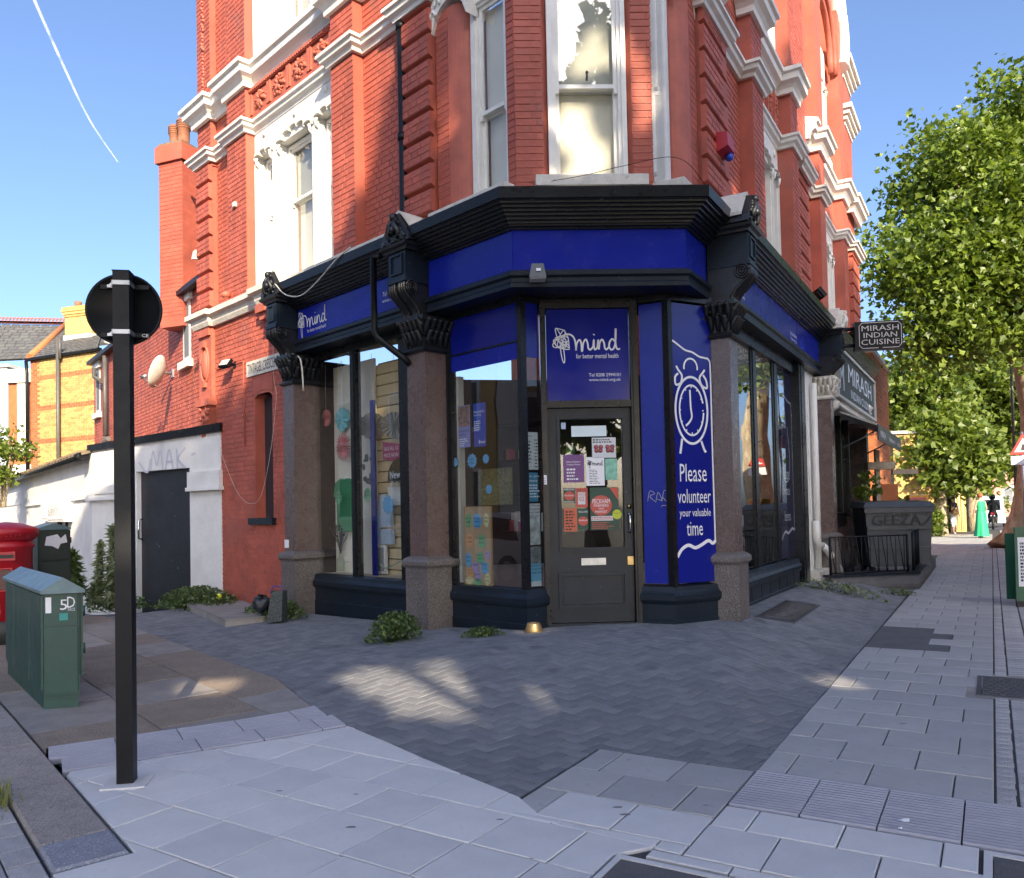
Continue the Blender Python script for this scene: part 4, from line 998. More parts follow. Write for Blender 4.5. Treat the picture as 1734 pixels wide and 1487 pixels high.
# ---- door
OD=-.49
mb=MB()
mb.fb(FF,.335,.395,OD-.10,OD+.05,-.3,3.50); mb.fb(FF,1.308,1.39,OD-.10,OD+.05,-.3,3.50); mb.fb(FF,.395,1.308,OD-.10,OD+.04,2.325,2.40); mb.fb(FF,.395,1.308,OD-.10,OD+.04,3.40,3.50)
mb.fb(FF,.345,.375,OD+.05,OD+.065,.0,3.4); mb.fb(FF,1.33,1.37,OD+.05,OD+.065,.0,3.4)
df=mb.build('door_frame',M['black'],B)
mb=MB(); mb.fb(FF,.405,1.30,OD-.05,OD+.0,2.405,3.395); tp=mb.build('transom_panel',M['bluedk'],B); tp['label']='square blue panel above the shop door with the white logo'
d0,d1=.40,1.303; dz=2.318; g=(.535,1.205,.815,2.20)
mb=MB(); mb.fb(FF,d0,g[0],OD-.06,OD-.015,.015,dz); mb.fb(FF,g[1],d1,OD-.06,OD-.015,.015,dz); mb.fb(FF,g[0],g[1],OD-.06,OD-.015,.015,g[2]); mb.fb(FF,g[0],g[1],OD-.06,OD-.015,g[3],dz)
def ring(mb,F,a,b,z0,z1,w,o0,o1): mb.fb(F,a,a+w,o0,o1,z0,z1); mb.fb(F,b-w,b,o0,o1,z0,z1); mb.fb(F,a+w,b-w,o0,o1,z0,z0+w); mb.fb(F,a+w,b-w,o0,o1,z1-w,z1)
ring(mb,FF,g[0]-.035,g[1]+.035,g[2]-.035,g[3]+.035,.03,OD-.015,OD+.01); ring(mb,FF,.485,1.235,.165,.555,.04,OD-.015,OD+.012); ring(mb,FF,.53,1.19,.21,.51,.012,OD-.015,OD-.002)
door=mb.build('door',M['navy'],B); door['label']='dark slate shop door with a glazed upper half'
mb=MB(); mb.fb(FF,g[0],g[1],OD-.042,OD-.036,g[2],g[3]); mb.build('pane',M['glassdk'],door)
mb=MB(); mb.fb(FF,.735,1.0,OD-.015,OD-.008,.625,.70); mb.fb(FF,.755,.98,OD-.008,OD+.002,.64,.685); mb.build('letter_plate',M['metal'],door)
mb=MB(); mb.tube(spline([FF.P(1.262,OD-.015,1.16),FF.P(1.262,OD+.035,1.15),FF.P(1.262,OD+.05,1.08),FF.P(1.262,OD+.035,.99),FF.P(1.262,OD-.015,.98)]),.011,7); mb.ball(FF.P(1.262,OD-.01,1.16),.022,0,8); mb.ball(FF.P(1.262,OD-.01,.98),.022,0,8); mb.build('pull_handle',M['chrome'],door)
mb=MB(); mb.lathe([(.03,-.006),(.03,.012),(.014,.014),(.012,.02),(.001,.02)],None,14,0,Matrix.Translation(FF.P(1.262,OD-.012,1.25))@Matrix((FF.d,Vector((0,0,1)),FF.n)).transposed().to_4x4()); mb.build('lock_cylinder',M['brass'],door)
mb=MB(); mb.fb(FF,1.235,1.30,OD-.015,OD-.006,.62,.71); mb.build('lock_plate',M['brass'],door)
mb=MB(); mb.fb(FF,.36,1.35,OD-.1,OD+.07,-.10,.012); mb.build('threshold',M['navy'],B)
# right-hand main road window: posts, panes, timber
OR_=-.10
M['glassr']=glass('main_road_window_glass',2.3,(.9,.92,.92))
r0=(2.348,2.034)[0]; m1a=(2.855,2.065)[0]; m1b=(3.142,2.082)[0]; m2a=(4.085,2.140)[0]; m2b=(4.392,2.159)[0]; r3=(5.446,2.224)[0]; r4=(5.912,2.252)[0]
for a,b in ((1.0,m1a),(m1b,m2a)): pane(FR,a,b,OR_,.39,3.35,'glassr')
pf=film(FR,m2b,r3,.41,3.33,OR_,'bluedk','blue film in the last pane along the main road'); pane(FR,m2b,r3,OR_+.006,.39,3.35,'glassr')
for a,b in ((m1a,m1b),(m2a,m2b)): member(FR,a,b,OR_-.08,OR_+.015,.36,3.4)
member(FR,r3,r4,OR_-.08,.03,-.2,3.5); mb=MB(); mb.fb(FR,1.0,r3,OR_-.08,OR_+.06,3.33,3.5); mb.build('window_head',M['black'],B)
for a,b in ((1.0,m1a),(m1b,m2a)):
    mb=MB(); mb.fb(FR,a,b,OR_-.02,OR_-.012,2.80,3.35); mb.build('frosted_blind',M['blindg'],B)
# white pier, downpipe and stone step beyond the last shop window
wp0=r4; wp1=(7.187,1.796)[0]
mb=MB(); mb.fb(FR,wp0+.005,wp1,-.5,-.02,.12,3.62); 
for k in range(6): t=wp0+.05+k*(wp1-wp0)/6; mb.fb(FR,t,t+.012,-.02,-.012,.2,3.0)
mb.build('white_boarded_side_door',M['white'],B)
mb=MB(); mb.fb(FR,wp0,wp1,-.4,.16,-.25,.12); mb.build('door_step',M['stone'],B)
mb=MB(); t=wp0+.35*(wp1-wp0); mb.tube([FR.P(t,.06,.95),FR.P(t,.06,.62),FR.P(t+.08,.09,.54),FR.P(t+.28,.10,.52)],.055,9); mb.tube([FR.P(t+.28,.10,.52),FR.P(t+.46,.16,.42),FR.P(t+.95,.30,-.0)],.06,9); mb.tube([FR.P(t+.15,.06,3.3),FR.P(t+.15,.06,.13)],.05,9); mb.build('white_downpipe',M['white'],B)
# ---- lettering on the fascias
def logo(mb,F,tl,zb,w,h,o,r,mi=0,tagline=True):
    """hand-drawn flower scribble running into the word, in unit box"""
    loops=[(.10,.70,.26,.055,112),(.13,.66,.24,.07,66),(.12,.56,.25,.11,24),(.13,.50,.25,.10,-24),(.12,.55,.19,.15,150),(.145,.26,.27,.045,98),(.12,.56,.16,.15,5)]
    pts=[]
    for cx,cy,a,b,th in loops:
        th=math.radians(th)
        for q in range(13):
            u=2*PI*q/12; x,y=a*math.cos(u),b*math.sin(u)*1.0; pts.append((cx+(x*math.cos(th)-y*math.sin(th))*h/w*.95,cy+(x*math.sin(th)+y*math.cos(th))*1.05))
        
    stroke(mb,F,pts,tl,zb,w,h,o,r*.55,mi,2)
    stroke(mb,F,[(.13,.72),(.22,.78),(.29,.74),(.33,.62),(.345,.42),(.345,.32)],tl,zb,w,h,o,r,mi)
    stroke(mb,F,[(.345,.32),(.36,.52),(.40,.62),(.425,.52),(.43,.32),(.44,.32),(.455,.52),(.495,.63),(.52,.52),(.53,.38),(.56,.34),(.60,.42)],tl,zb,w,h,o,r,mi)
    stroke(mb,F,[(.60,.42),(.615,.62),(.615,.42),(.63,.34),(.665,.40)],tl,zb,w,h,o,r,mi); stroke(mb,F,[(.612,.745),(.622,.77)],tl,zb,w,h,o,r*1.2,mi)
    stroke(mb,F,[(.665,.40),(.68,.62),(.685,.34),(.70,.52),(.735,.62),(.765,.52),(.775,.38),(.80,.34),(.84,.42)],tl,zb,w,h,o,r,mi)
    stroke(mb,F,[(.93,.55),(.89,.63),(.85,.55),(.84,.42),(.87,.33),(.91,.38),(.935,.55),(.945,.85),(.94,.90),(.935,.60),(.945,.40),(.97,.34),(1.0,.36)],tl,zb,w,h,o,r,mi)
    if tagline: letters(mb,F,tl+(-1 if F.flip else 1)*.345*w,zb+.10*h,w*.63,.085*h*1.5,o,'for better mental health',mi)
a=(4.312,3.748); b=(3.547,3.943)
mb=MB(); logo(mb,FL,a[0],3.70,a[0]-b[0],.37,.003,.008); 
c=(2.265,3.857)
letters(mb,FL,c[0],3.87,.46,.055,.003,'Tel 0208 2994101'); letters(mb,FL,c[0]+.01,3.78,.46,.06,.003,'www.mind.org.uk'); mb.build('lettering',M['ink'],fbL,recalc=False)
mb=MB(); logo(mb,FR,1.22,3.72,.75,.34,.092,.009); letters(mb,FR,4.55,3.80,.5,.05,.092,'Tel 0208 2994101'); letters(mb,FR,4.55,3.72,.5,.05,.092,'www.mind.org.uk'); mb.build('lettering',M['ink'],fbR,recalc=False)
mb=MB(); logo(mb,FF,.475,2.82,.73,.39,OD+.004,.009); letters(mb,FF,.86,2.66,.345,.036,OD+.004,'Tel 0208 2994101'); letters(mb,FF,.86,2.60,.345,.042,OD+.004,'www.mind.org.uk'); mb.build('lettering',M['ink'],tp,recalc=False)
def clockpanel(F,w,parent,o,texts,clock=True):
    mb=MB(); X=lambda x,z:(x,z)
    s=lambda pts,r=.011: stroke(mb,F,pts,0,0,w,1,o,r,0,5)
    s([(.04,3.03),(.20,2.98),(.38,2.92),(.55,2.90),(.70,2.86),(.82,2.85),(.92,2.83),(.95,2.7),(.95,1.9),(.96,.86)],.010)
    s([(.10,.70),(.2,.78),(.35,.82),(.5,.79),(.65,.82),(.8,.86),(.9,.83),(.97,.86)],.018)
    if clock:
        cx,cz=.50,2.27
        el=lambda rx,rz,a0=0,a1=2*PI,dx=0,dz=0:[(cx+dx+rx*math.cos(q),cz+dz+rz*math.sin(q)) for q in [a0+(a1-a0)*k/18 for k in range(19)]]
        s(el(.36,.36),.013); s(el(.27,.27,.3,6.2),.010); s(el(.15,.10,-.2,PI+.2,0,.46),.010)
        s([(.22,2.66),(.15,2.62),(.16,2.54),(.27,2.56),(.30,2.64),(.22,2.70),(.18,2.74)],.012); s([(.78,2.66),(.85,2.60),(.86,2.52),(.74,2.55),(.70,2.63),(.78,2.69),(.82,2.72)],.012)
        s([(.47,2.49),(.48,2.30),(.50,2.20),(.44,2.14),(.36,2.10)],.011)
        s([(.27,1.96),(.24,1.86),(.22,1.80)],.014); s([(.70,1.94),(.76,1.85),(.80,1.82)],.014)
        for q in range(12): a=q*PI/6; s([(cx+.24*math.cos(a),cz+.24*math.sin(a)),(cx+.27*math.cos(a),cz+.27*math.sin(a))],.007)
    else:
        s([(.35,2.5),(.45,2.75),(.52,2.5),(.46,2.42),(.36,2.48)],.01); s([(.3,2.45),(.22,1.9),(.35,1.62),(.62,1.62),(.75,1.95),(.62,2.45)],.01)
    for tx,x,z,ww,hh in texts: letters(mb,F,x*w,z,ww*w,hh,o,tx)
    return mb.build('lettering',M['ink'],parent,recalc=False)
clockpanel(F4,W4,f4,.006,[('Please',.20,1.50,.60,.19),('volunteer',.14,1.27,.74,.15),('your valuable',.17,1.10,.70,.11),('time',.32,.92,.36,.15)])
FR2=Frame((FR.P(m2b,0,0).x,FR.P(m2b,0,0).y),dR,nR,False)
clockpanel(FR2,r3-m2b,pf,OR_+.004,[('Please',.2,1.62,.5,.19),('donate',.2,1.38,.5,.15),('items',.3,.98,.4,.15)],False)
mb=MB(); s=lambda pts: stroke(mb,F3,pts,.08,1.28,.26,.14,.004,.003)
s([(0,.1),(.1,.9),(.3,.7),(.1,.5),(.35,.05)]); s([(.35,.1),(.45,.8),(.6,.2),(.4,.3)]); s([(.6,.1),(.7,.9),(.85,.8),(.95,.3),(.8,.1),(.65,.4)]); s([(.55,-.3),(.7,-.2),(1,-.35)]); mb.build('scratched_tag',M['blindg'],B,recalc=False)
# downpipes
mb=MB(); t=(1.838,6.287)[0]; mb.tube([FL.P(t,-.02,11),FL.P(t,-.02,4.80),FL.P(t-.05,.0,4.72)],.052,10)
for z in (8.9,7.0,5.66): mb.lathe([(.062,0),(.062,.09)],FL.P(t,-.02,z),10)
mb.build('black_downpipe',M['pipe'],B)
mb=MB(); t=(1.983,4.127)[0]; mb.tube([FL.P(t-.1,.30,4.22),FL.P(t,.33,4.22),FL.P(t,.33,3.36),FL.P(t-.02,.30,3.28),FL.P(1.70,.12,3.02),FL.P(1.66,.06,2.95)],.04,9); mb.build('thin_downpipe',M['pipe'],B)
mb=MB(); mb.tube([FL.P(1.755,-.22,3.0),FL.P(1.755,-.22,-.1)],.035,8); mb.build('thin_downpipe',M['pipe'],B)
mb=MB(); mb.tube(spline([FL.P(t,o,z) for t,o,z in ((4.35,.33,4.44),(4.0,.36,4.20),(3.6,.36,4.1),(3.2,.35,4.20),(2.8,.33,4.38),(2.5,.3,4.48))]),.009,5); mb.build('sagging_cable',M['stone'],B)
mb=MB(); mb.tube(spline([FL.P(4.45,.12,3.50),FL.P(4.30,.06,3.46),FL.P(4.2,.02,3.36),FL.P(4.18,.0,2.95)]),.012,6); mb.build('white_cable',M['stone'],B)
mb=MB(); mb.tube(spline([FF.P(.45,.1,4.56),FF.P(.8,.1,4.62),FF.P(1.2,.08,4.72),FF.P(1.75,-.05,4.86),FR.P(.4,.05,4.75),FR.P(1.2,.1,4.5)],8),.0035,5); mb.build('loose_wire',M['pipe'],B)
# ---- interior shell
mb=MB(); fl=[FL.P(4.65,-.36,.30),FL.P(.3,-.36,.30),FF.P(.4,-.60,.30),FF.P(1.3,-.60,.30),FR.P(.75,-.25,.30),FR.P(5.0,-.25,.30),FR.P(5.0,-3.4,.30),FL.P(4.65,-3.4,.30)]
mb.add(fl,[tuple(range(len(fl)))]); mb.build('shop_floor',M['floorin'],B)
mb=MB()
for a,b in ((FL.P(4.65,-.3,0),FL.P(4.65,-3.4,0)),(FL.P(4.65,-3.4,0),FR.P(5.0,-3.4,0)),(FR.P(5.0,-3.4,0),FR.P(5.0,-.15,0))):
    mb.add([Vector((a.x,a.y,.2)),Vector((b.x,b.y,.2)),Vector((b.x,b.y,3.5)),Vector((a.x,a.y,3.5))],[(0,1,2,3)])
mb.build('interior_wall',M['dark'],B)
# ================================================================== WINDOW DISPLAY AND POSTERS
def P2(F,t,o,z): return F.P(t,o,z)
mb=MB(); mb.fb(FL,gm0-.02,4.40,-.66,-.62,.30,3.36); mb.fb(FL,gl1+.12,gl1+.16,-.62,-.31,.30,3.36); tag(mb.build('display_backboard',plain('bright_cream_board',(.82,.77,.66))),'plain cream display board behind the left pane of the side-street window','display board')
sw=thing('slatwall',"tan grooved display wall behind the right pane of the side-street window",'display wall',FL.P(2.3,-.9,.3))
for i in range(20):
    z=.32+.148*i; mb=MB(); mb.hexa([FL.P(1.8,-.72,z),FL.P(gm0+.02,-.72,z),FL.P(gm0+.02,-.68,z+.006),FL.P(1.8,-.68,z+.006),FL.P(1.8,-.72,z+.14),FL.P(gm0+.02,-.72,z+.14),FL.P(gm0+.02,-.68,z+.134),FL.P(1.8,-.68,z+.134)]); mb.build('slat',M['slat'],sw)
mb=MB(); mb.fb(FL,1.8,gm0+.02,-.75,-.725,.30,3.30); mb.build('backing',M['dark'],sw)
mb=MB(); mb.fb(FL,gm1-.10,gm1-.02,-.5,-.46,.35,2.75); tag(mb.build('blue_banner',M['bluedk']),'narrow dark blue banner strip hanging just right of the window mullion','banner')
mb=MB(); mb.fb(FL,1.7,4.30,-.68,-.34,.30,.40); tag(mb.build('display_plinth',M['floorin']),'low pale display shelf along the foot of the side-street window','display shelf')
def fan(c,r,m,label,yaw=0,n=18,burst=False):
    mb=MB(); rot=Matrix.Translation(c)@Matrix.Rotation(yaw,4,'Z')
    vs=[Vector((0,0,0))]; k=n*2
    ex=rot@Matrix((FL.r,FL.n,Vector((0,0,1)))).transposed().to_4x4()
    rr=lambda i:r*(1 if i%2==0 else (.55 if burst else .93))
    A=[ex@Vector((rr(i)*math.cos(2*PI*i/k),(.012 if i%2 else -.012),rr(i)*math.sin(2*PI*i/k))) for i in range(k)]
    Bk=[ex@Vector((.06*r*math.cos(2*PI*i/k),(.014 if i%2 else .0),.06*r*math.sin(2*PI*i/k))) for i in range(k)]
    mb.add(A+Bk,[(i,(i+1)%k,k+(i+1)%k,k+i) for i in range(k)]+[tuple(range(k,2*k))]); 
    mb.v+= [p-FL.n*.01 for p in A]; b=2*k
    for i in range(k): mb.f.append([b+i,b+(i+1)%k,(i+1)%k,i]); mb.m.append(0); mb.sm.append(False)
    f=mb.build('paper_fan',m,origin=c); tag(f,label,'paper fan','paper fans hanging in the side-street window')
    mb=MB(); mb.tube([c+Vector((0,0,r)),Vector((c.x,c.y,3.4))],.003,4); mb.build('thread',M['ink'],f); return f
pk=plain('coral_paper',(.55,.16,.17)); cy=plain('aqua_paper',(.22,.55,.60)); gr=plain('grey_paper',(.24,.25,.26)); rd=plain('red_paper',(.50,.12,.13))
q=(4.425,2.629); fan(FL.P(q[0],-.5,q[1]),.125,pk,'coral pink pleated paper fan hanging left of the aqua one')
q=(4.082,2.582); fan(FL.P(q[0],-.55,q[1]),.175,cy,'aqua paper flower hanging beside the coral fan',0,9)
q=(3.999,2.178); fan(FL.P(q[0],-.5,q[1]),.20,rd,'spiky red paper burst hanging below the aqua flower',0,24,True)
q=(3.325,2.413); fan(FL.P(q[0],-.55,q[1]),.19,gr,'grey paper fan seen nearly edge-on beside the mullion',1.0)
q=(2.895,2.393); fan(FL.P(q[0],-.6,q[1]),.18,gr,'grey paper fan seen nearly edge-on beside the granite column',1.05)
def card(name,F,tl,tr,z0,z1,o,m,label,cat,tilt=0,group=None):
    mb=MB(); 
    if tilt:
        c=F.P((tl+tr)/2,o,(z0+z1)/2); mb.hexa([F.P(tl,o-.002,z0-tilt),F.P(tr,o-.002,z0+tilt),F.P(tr,o+.002,z0+tilt),F.P(tl,o+.002,z0-tilt),F.P(tl,o-.002,z1-tilt),F.P(tr,o-.002,z1+tilt),F.P(tr,o+.002,z1+tilt),F.P(tl,o+.002,z1-tilt)])
    else: mb.fb(F,tl,tr,o-.002,o+.002,z0,z1)
    o=mb.build(name,m); return tag(o,label,cat,group)
def text(parent,F,items,o,m='ink',name='lettering'):
    mb=MB()
    for tl,z,wd,ht,s in items: letters(mb,F,tl,z,wd,ht,o,s)
    return mb.build(name,M[m] if isinstance(m,str) else m,parent,recalc=False)
def lines(parent,F,tl,wd,z0,z1,n,o,m,seed=1,th=.5):
    """rows of fine print as small bars"""
    rr=random.Random(seed); mb=MB(); st=(z1-z0)/n; sg=-1 if F.flip else 1
    for i in range(n):
        x=0; z=z1-st*(i+1)+st*.2
        e=wd*rr.uniform(.6,1)
        while x<e-.004:
            w=min(rr.uniform(.01,.035),e-x); mb.add([F.P(tl+sg*x,o,z),F.P(tl+sg*(x+w),o,z),F.P(tl+sg*(x+w),o,z+st*th),F.P(tl+sg*x,o,z+st*th)],[(0,1,2,3)]); x+=w+.008
    return mb.build('fine_print',M[m] if isinstance(m,str) else m,parent,recalc=False)
# side-street window goods
a=(3.029,2.125); b=(2.603,1.934)
s=card('sale_sign',FL,b[0],a[0],b[1]-.02,a[1]+.02,-.5,plain('magenta_card',(.30,.03,.16)),'purple card sign with white lettering hung in the window beside the column','sign',.03)
text(s,FL,[(a[0]-.03,b[1]+.12,.32,.05,'SALE ALL 1/2'),(a[0]-.03,b[1]+.03,.32,.05,'PRICE NOW')],-.497)
a=(2.848,1.785); b=(2.432,1.645)
mb=MB(); n=10; w=.62; mb.fpoly(FL,[(a[0]-w*.5+w*.5*math.cos(PI*i/n),b[1]+.0+.30*math.sin(PI*i/n)**.8) for i in range(n+1)],-.46,-.44); s=tag(mb.build('stock_sign',M['navy']),'black arched sign with white lettering half hidden by the granite column','sign')
text(s,FL,[(a[0]-.06,b[1]+.03,.34,.10,'New St')],-.437)
def tee(c,w,h,m,label,cat='garment',name='garment'):
    mb=MB(); F=FL; t,z=c; pts=[(t-w*.18,z),(t-w*.5,z-h*.08),(t-w*.62,z-h*.34),(t-w*.42,z-h*.38),(t-w*.40,z-h),(t+w*.40,z-h),(t+w*.42,z-h*.38),(t+w*.62,z-h*.34),(t+w*.5,z-h*.08),(t+w*.18,z),(t,z-h*.05)]
    mb.fpoly(F,pts,-.60,-.54); return tag(mb.build(name,m),label,cat)
q=(4.061,1.739); tee(q,.42,.75,plain('leaf_green_cloth',(.05,.28,.12)),'green top on display against the cream board')
q=(3.607,1.556)
def blob(F,t,z,w,h,o,m,label,cat,txt=None,name='paper_tag',n=10,seed=1,group=None):
    rr=random.Random(seed); pts=[(t+w*.5*math.cos(2*PI*i/n)*rr.uniform(.85,1.08),z+h*.5*math.sin(2*PI*i/n)*rr.uniform(.85,1.08)) for i in range(n)]
    mb=MB(); mb.fpoly(F,pts,o-.002,o+.002); b=tag(mb.build(name,m),label,cat,group)
    if txt:
        mb=MB(); 
        for i,s in enumerate(txt): letters(mb,F,t+(w*.34 if F.flip else -w*.34),z+h*(.16-.24*i),w*.68,h*.17,o+.0035,s)
        mb.build('lettering',M['inkblack'],b,recalc=False)
    return b
gt=plain('green_card',(.14,.42,.22)); bl=plain('blue_card',(.10,.38,.68)); yl=plain('pale_yellow_card',(.62,.62,.36)); og=plain('apricot_card',(.62,.34,.16)); lv=plain('lilac_card',(.36,.30,.58))
q=(3.968,1.460); blob(FL,q[0],q[1],.17,.19,-.40,gt,'green paper tag stuck to the left pane, over the green top','paper tag',['kids','toys'],seed=3)
q=(3.257,1.481); blob(FL,q[0],q[1],.17,.19,-.40,gt,'green paper tag stuck to the right pane, left of the blue star','paper tag',['bric','brac'],seed=4)
q=(2.791,1.338)
def star(F,t,z,r,o,m,label,n=11,txt=None):
    mb=MB(); mb.fpoly(F,[(t+(r if i%2 else r*.8)*math.cos(PI*i/n),z+(r if i%2 else r*.8)*math.sin(PI*i/n)) for i in range(2*n)],o-.002,o+.002); b=tag(mb.build('paper_star',m),label,'paper star','blue paper stars stuck to the windows')
    if txt: text(b,F,[(t-r*.5*(-1 if F.flip else 1),z+.005,r,r*.28,txt[0]),(t-r*.5*(-1 if F.flip else 1),z-r*.4,r,r*.28,txt[1])],o+.004,'inkblack')
    return b
star(FL,q[0],q[1],.13,-.40,bl,'large blue paper star in the side-street window beside the column')
mb=MB(); q=(4.172,0.479); c=FL.P(q[0],-.55,.42); mb.lathe([(.05,0),(.055,.02),(.055,.16),(.02,.22),(.022,.27),(.014,.27)],c,14); v=tag(mb.build('glass_bottle_vase',glass('clear_bottle',1.4,(.85,.9,.85))),'clear bottle vase with black dried flowers on the left of the window shelf','vase')
mb=MB()
for i in range(26):
    a=R.uniform(0,2*PI); r=R.uniform(.02,.15); e=c+Vector((r*math.cos(a),r*math.sin(a),.50+R.uniform(0,.16))); mb.tube([c+Vector((0,0,.25)),c+Vector((r*.3*math.cos(a),r*.3*math.sin(a),.40)),e],.004,4); mb.ball(e,R.uniform(.012,.024),0,5)
mb.build('dried_flowers',M['inkblack'],v)
mb=MB(); q=(3.257,0.547); mb.fb(FL,q[0]-.13,q[0]+.13,-.62,-.58,.42,.80); f=tag(mb.build('picture_frame',M['ink']),'white framed print standing on the window shelf','picture frame'); mb=MB(); mb.fb(FL,q[0]-.10,q[0]+.10,-.582,-.577,.45,.77); mb.build('print',plain('grey_print',(.30,.32,.33)),f)
q=(2.882,1.454); mb=MB(); mb.fb(FL,q[0]-.16,q[0]+.12,-.70,-.55,q[1]-.12,q[1]+.12); b=tag(mb.build('handbag',plain('white_leather',(.66,.66,.64))),'white handbag with two looped handles hanging by the column','handbag')
for d in (-.08,.03): mb=MB(); mb.tube([FL.P(q[0]+d+.07*math.cos(a),-.6,q[1]+.12+.13*math.sin(a)) for a in [PI*k/8 for k in range(9)]],.011,6); mb.build('handle',M['ink'],b)
q=(3.146,1.065); mb=MB(); mb.fpoly(FL,[(q[0]-.17,q[1]-.25),(q[0]+.17,q[1]-.25),(q[0]+.13,q[1]+.35),(q[0]+.04,q[1]+.42),(q[0]-.05,q[1]+.42),(q[0]-.13,q[1]+.35)],-.64,-.58); tag(mb.build('hanging_dress',plain('pale_blue_cloth',(.45,.55,.68))),'pale blue dress hanging on the tan slatwall','garment')
q=(3.545,1.841); mb=MB()
for i in range(30): a=R.uniform(0,2*PI); mb.ball(FL.P(q[0]+.11*math.cos(a)+R.uniform(-.03,.03),-.62,q[1]+.17*math.sin(a)+R.uniform(-.03,.03)),R.uniform(.02,.045),0,5)
tag(mb.build('wreath',plain('dark_grey_green',(.06,.08,.07))),'dark leafy wreath hung on the tan slatwall','wreath')
q=(3.051,0.633); mb=MB(); mb.tube(spline([FL.P(q[0]+.2,-.55,.42),FL.P(q[0]+.26,-.55,.50),FL.P(q[0]+.18,-.55,.55),FL.P(q[0]+.02,-.55,.50),FL.P(q[0]-.3,-.55,.60)]),[.012]*21,6); tag(mb.build('umbrella_handle',plain('sage',(.35,.42,.33))),'sage green crook handle lying on the window shelf','umbrella')
mb=MB(); mb.fb(FL,1.75,2.02,-.66,-.52,.42,1.25); mb.fb(FL,1.75,2.02,-.64,-.56,1.3,1.9); tag(mb.build('clothes_rail_stock',plain('dark_cloth',(.025,.025,.03))),'dark clothes stacked on a rail behind the granite column','clothes')
mb=MB(); mb.tube([FL.P(1.72,-.6,1.06),FL.P(gm1-.06,-.6,1.03)],.025,6); tag(mb.build('wooden_rod',plain('pale_wood',(.55,.40,.20))),'pale wooden rod across the tan slatwall','rod')
# --- wide pane left of door: posters, stars, cork board
o1=-.012
def pr(F,x0,y0,x1,y1): pass
pb=plain('periwinkle_print',(.22,.24,.55)); pbl=plain('royal_blue_print',(.03,.07,.42)); ph=plain('photo_print',(.22,.14,.12),var=.9,scale=22)
t0,t1=.16,.36
s=card('poster',F1,.145,.345,1.96,2.44,o1,pb,'lilac poster with a photo of people, left of the blue poster in the wide pane','poster'); mb=MB(); mb.fb(F1,.15,.34,o1+.002,o1+.004,2.20,2.43); mb.build('photo',ph,s); text(s,F1,[(.16,2.13,.17,.035,'Donate goods'),(.16,2.09,.11,.025,'money')],o1+.004,'inkblack'); lines(s,F1,.16,.15,1.97,2.07,4,o1+.004,'ink',5)
s=card('poster',F1,.41,.61,1.95,2.44,o1,pbl,'royal blue poster in the wide pane, right of the photo poster','poster'); text(s,F1,[(.42,2.33,.17,.032,'Mental health is'),(.42,2.29,.12,.032,'everything')],o1+.004); lines(s,F1,.42,.12,2.13,2.25,5,o1+.004,'ink',6); mb=MB(); logo(mb,F1,.49,1.97,.11,.06,o1+.004,.002,0,False); mb.build('logo',M['ink'],s,recalc=False)
star(F1,.07,1.80,.055,o1,bl,'small blue paper star at the left edge of the wide pane'); star(F1,.37,1.80,.085,o1,bl,'big blue paper star with writing in the middle of the wide pane',11,('GIFT','IDEAS')); star(F1,.60,1.81,.055,o1,bl,'small blue paper star near the corner post, upper one'); star(F1,.64,1.47,.055,o1,bl,'small blue paper star near the corner post, lower one')
cb=tag(MB().fb(F1,.20,.64,-.05,-.03,.40,1.28).build('notice_board',plain('cardboard',(.42,.31,.19))),'brown card notice board covered in coloured paper tags behind the wide pane','notice board')
mb=MB(); ring(mb,F1,.195,.645,.395,1.285,.012,-.05,-.024); mb.build('frame',plain('thin_wood',(.38,.24,.12)),cb)
notes=[(.27,1.12,.11,.17,gt,['Bric','a','brac']),(.42,1.12,.15,.17,bl,['Kids','toys','books']),(.57,1.13,.09,.16,yl,['Ladies','shoes']),(.29,.90,.13,.18,og,['Ladies','clothes']),(.49,.89,.13,.17,gt,['Linen','fabric']),(.46,.71,.12,.14,gt,['Small','furniture']),(.58,.74,.075,.11,lv,['Bags']),(.26,.68,.11,.17,bl,['Mens','clothes']),(.38,.60,.12,.15,lv,['Games']),(.53,.60,.13,.15,bl,['DVDs','CDs']),(.29,.54,.13,.12,og,['Mens','shoes']),(.42,.50,.10,.11,lv,['Books']),(.27,.45,.13,.09,yl,['Jewels']),(.42,.44,.13,.09,gt,['Gifts']),(.57,.47,.09,.15,yl,['Vinyl','records'])]
for i,(t,z,w,h,m,tx) in enumerate(notes):
    rr=random.Random(i+5); n=10; mb=MB(); mb.fpoly(F1,[(t+w*.5*math.cos(2*PI*k/n)*rr.uniform(.85,1.08),z+h*.5*math.sin(2*PI*k/n)*rr.uniform(.85,1.08)) for k in range(n)],-.027,-.022); o=mb.build('paper_note',m,cb)
    mb=MB(); 
    for k,s in enumerate(tx): letters(mb,F1,t-w*.33,z+h*(.12-.26*k),w*.66,h*.17,-.020,s,0,.2)
    mb.build('lettering',M['inkblack'],o,recalc=False)
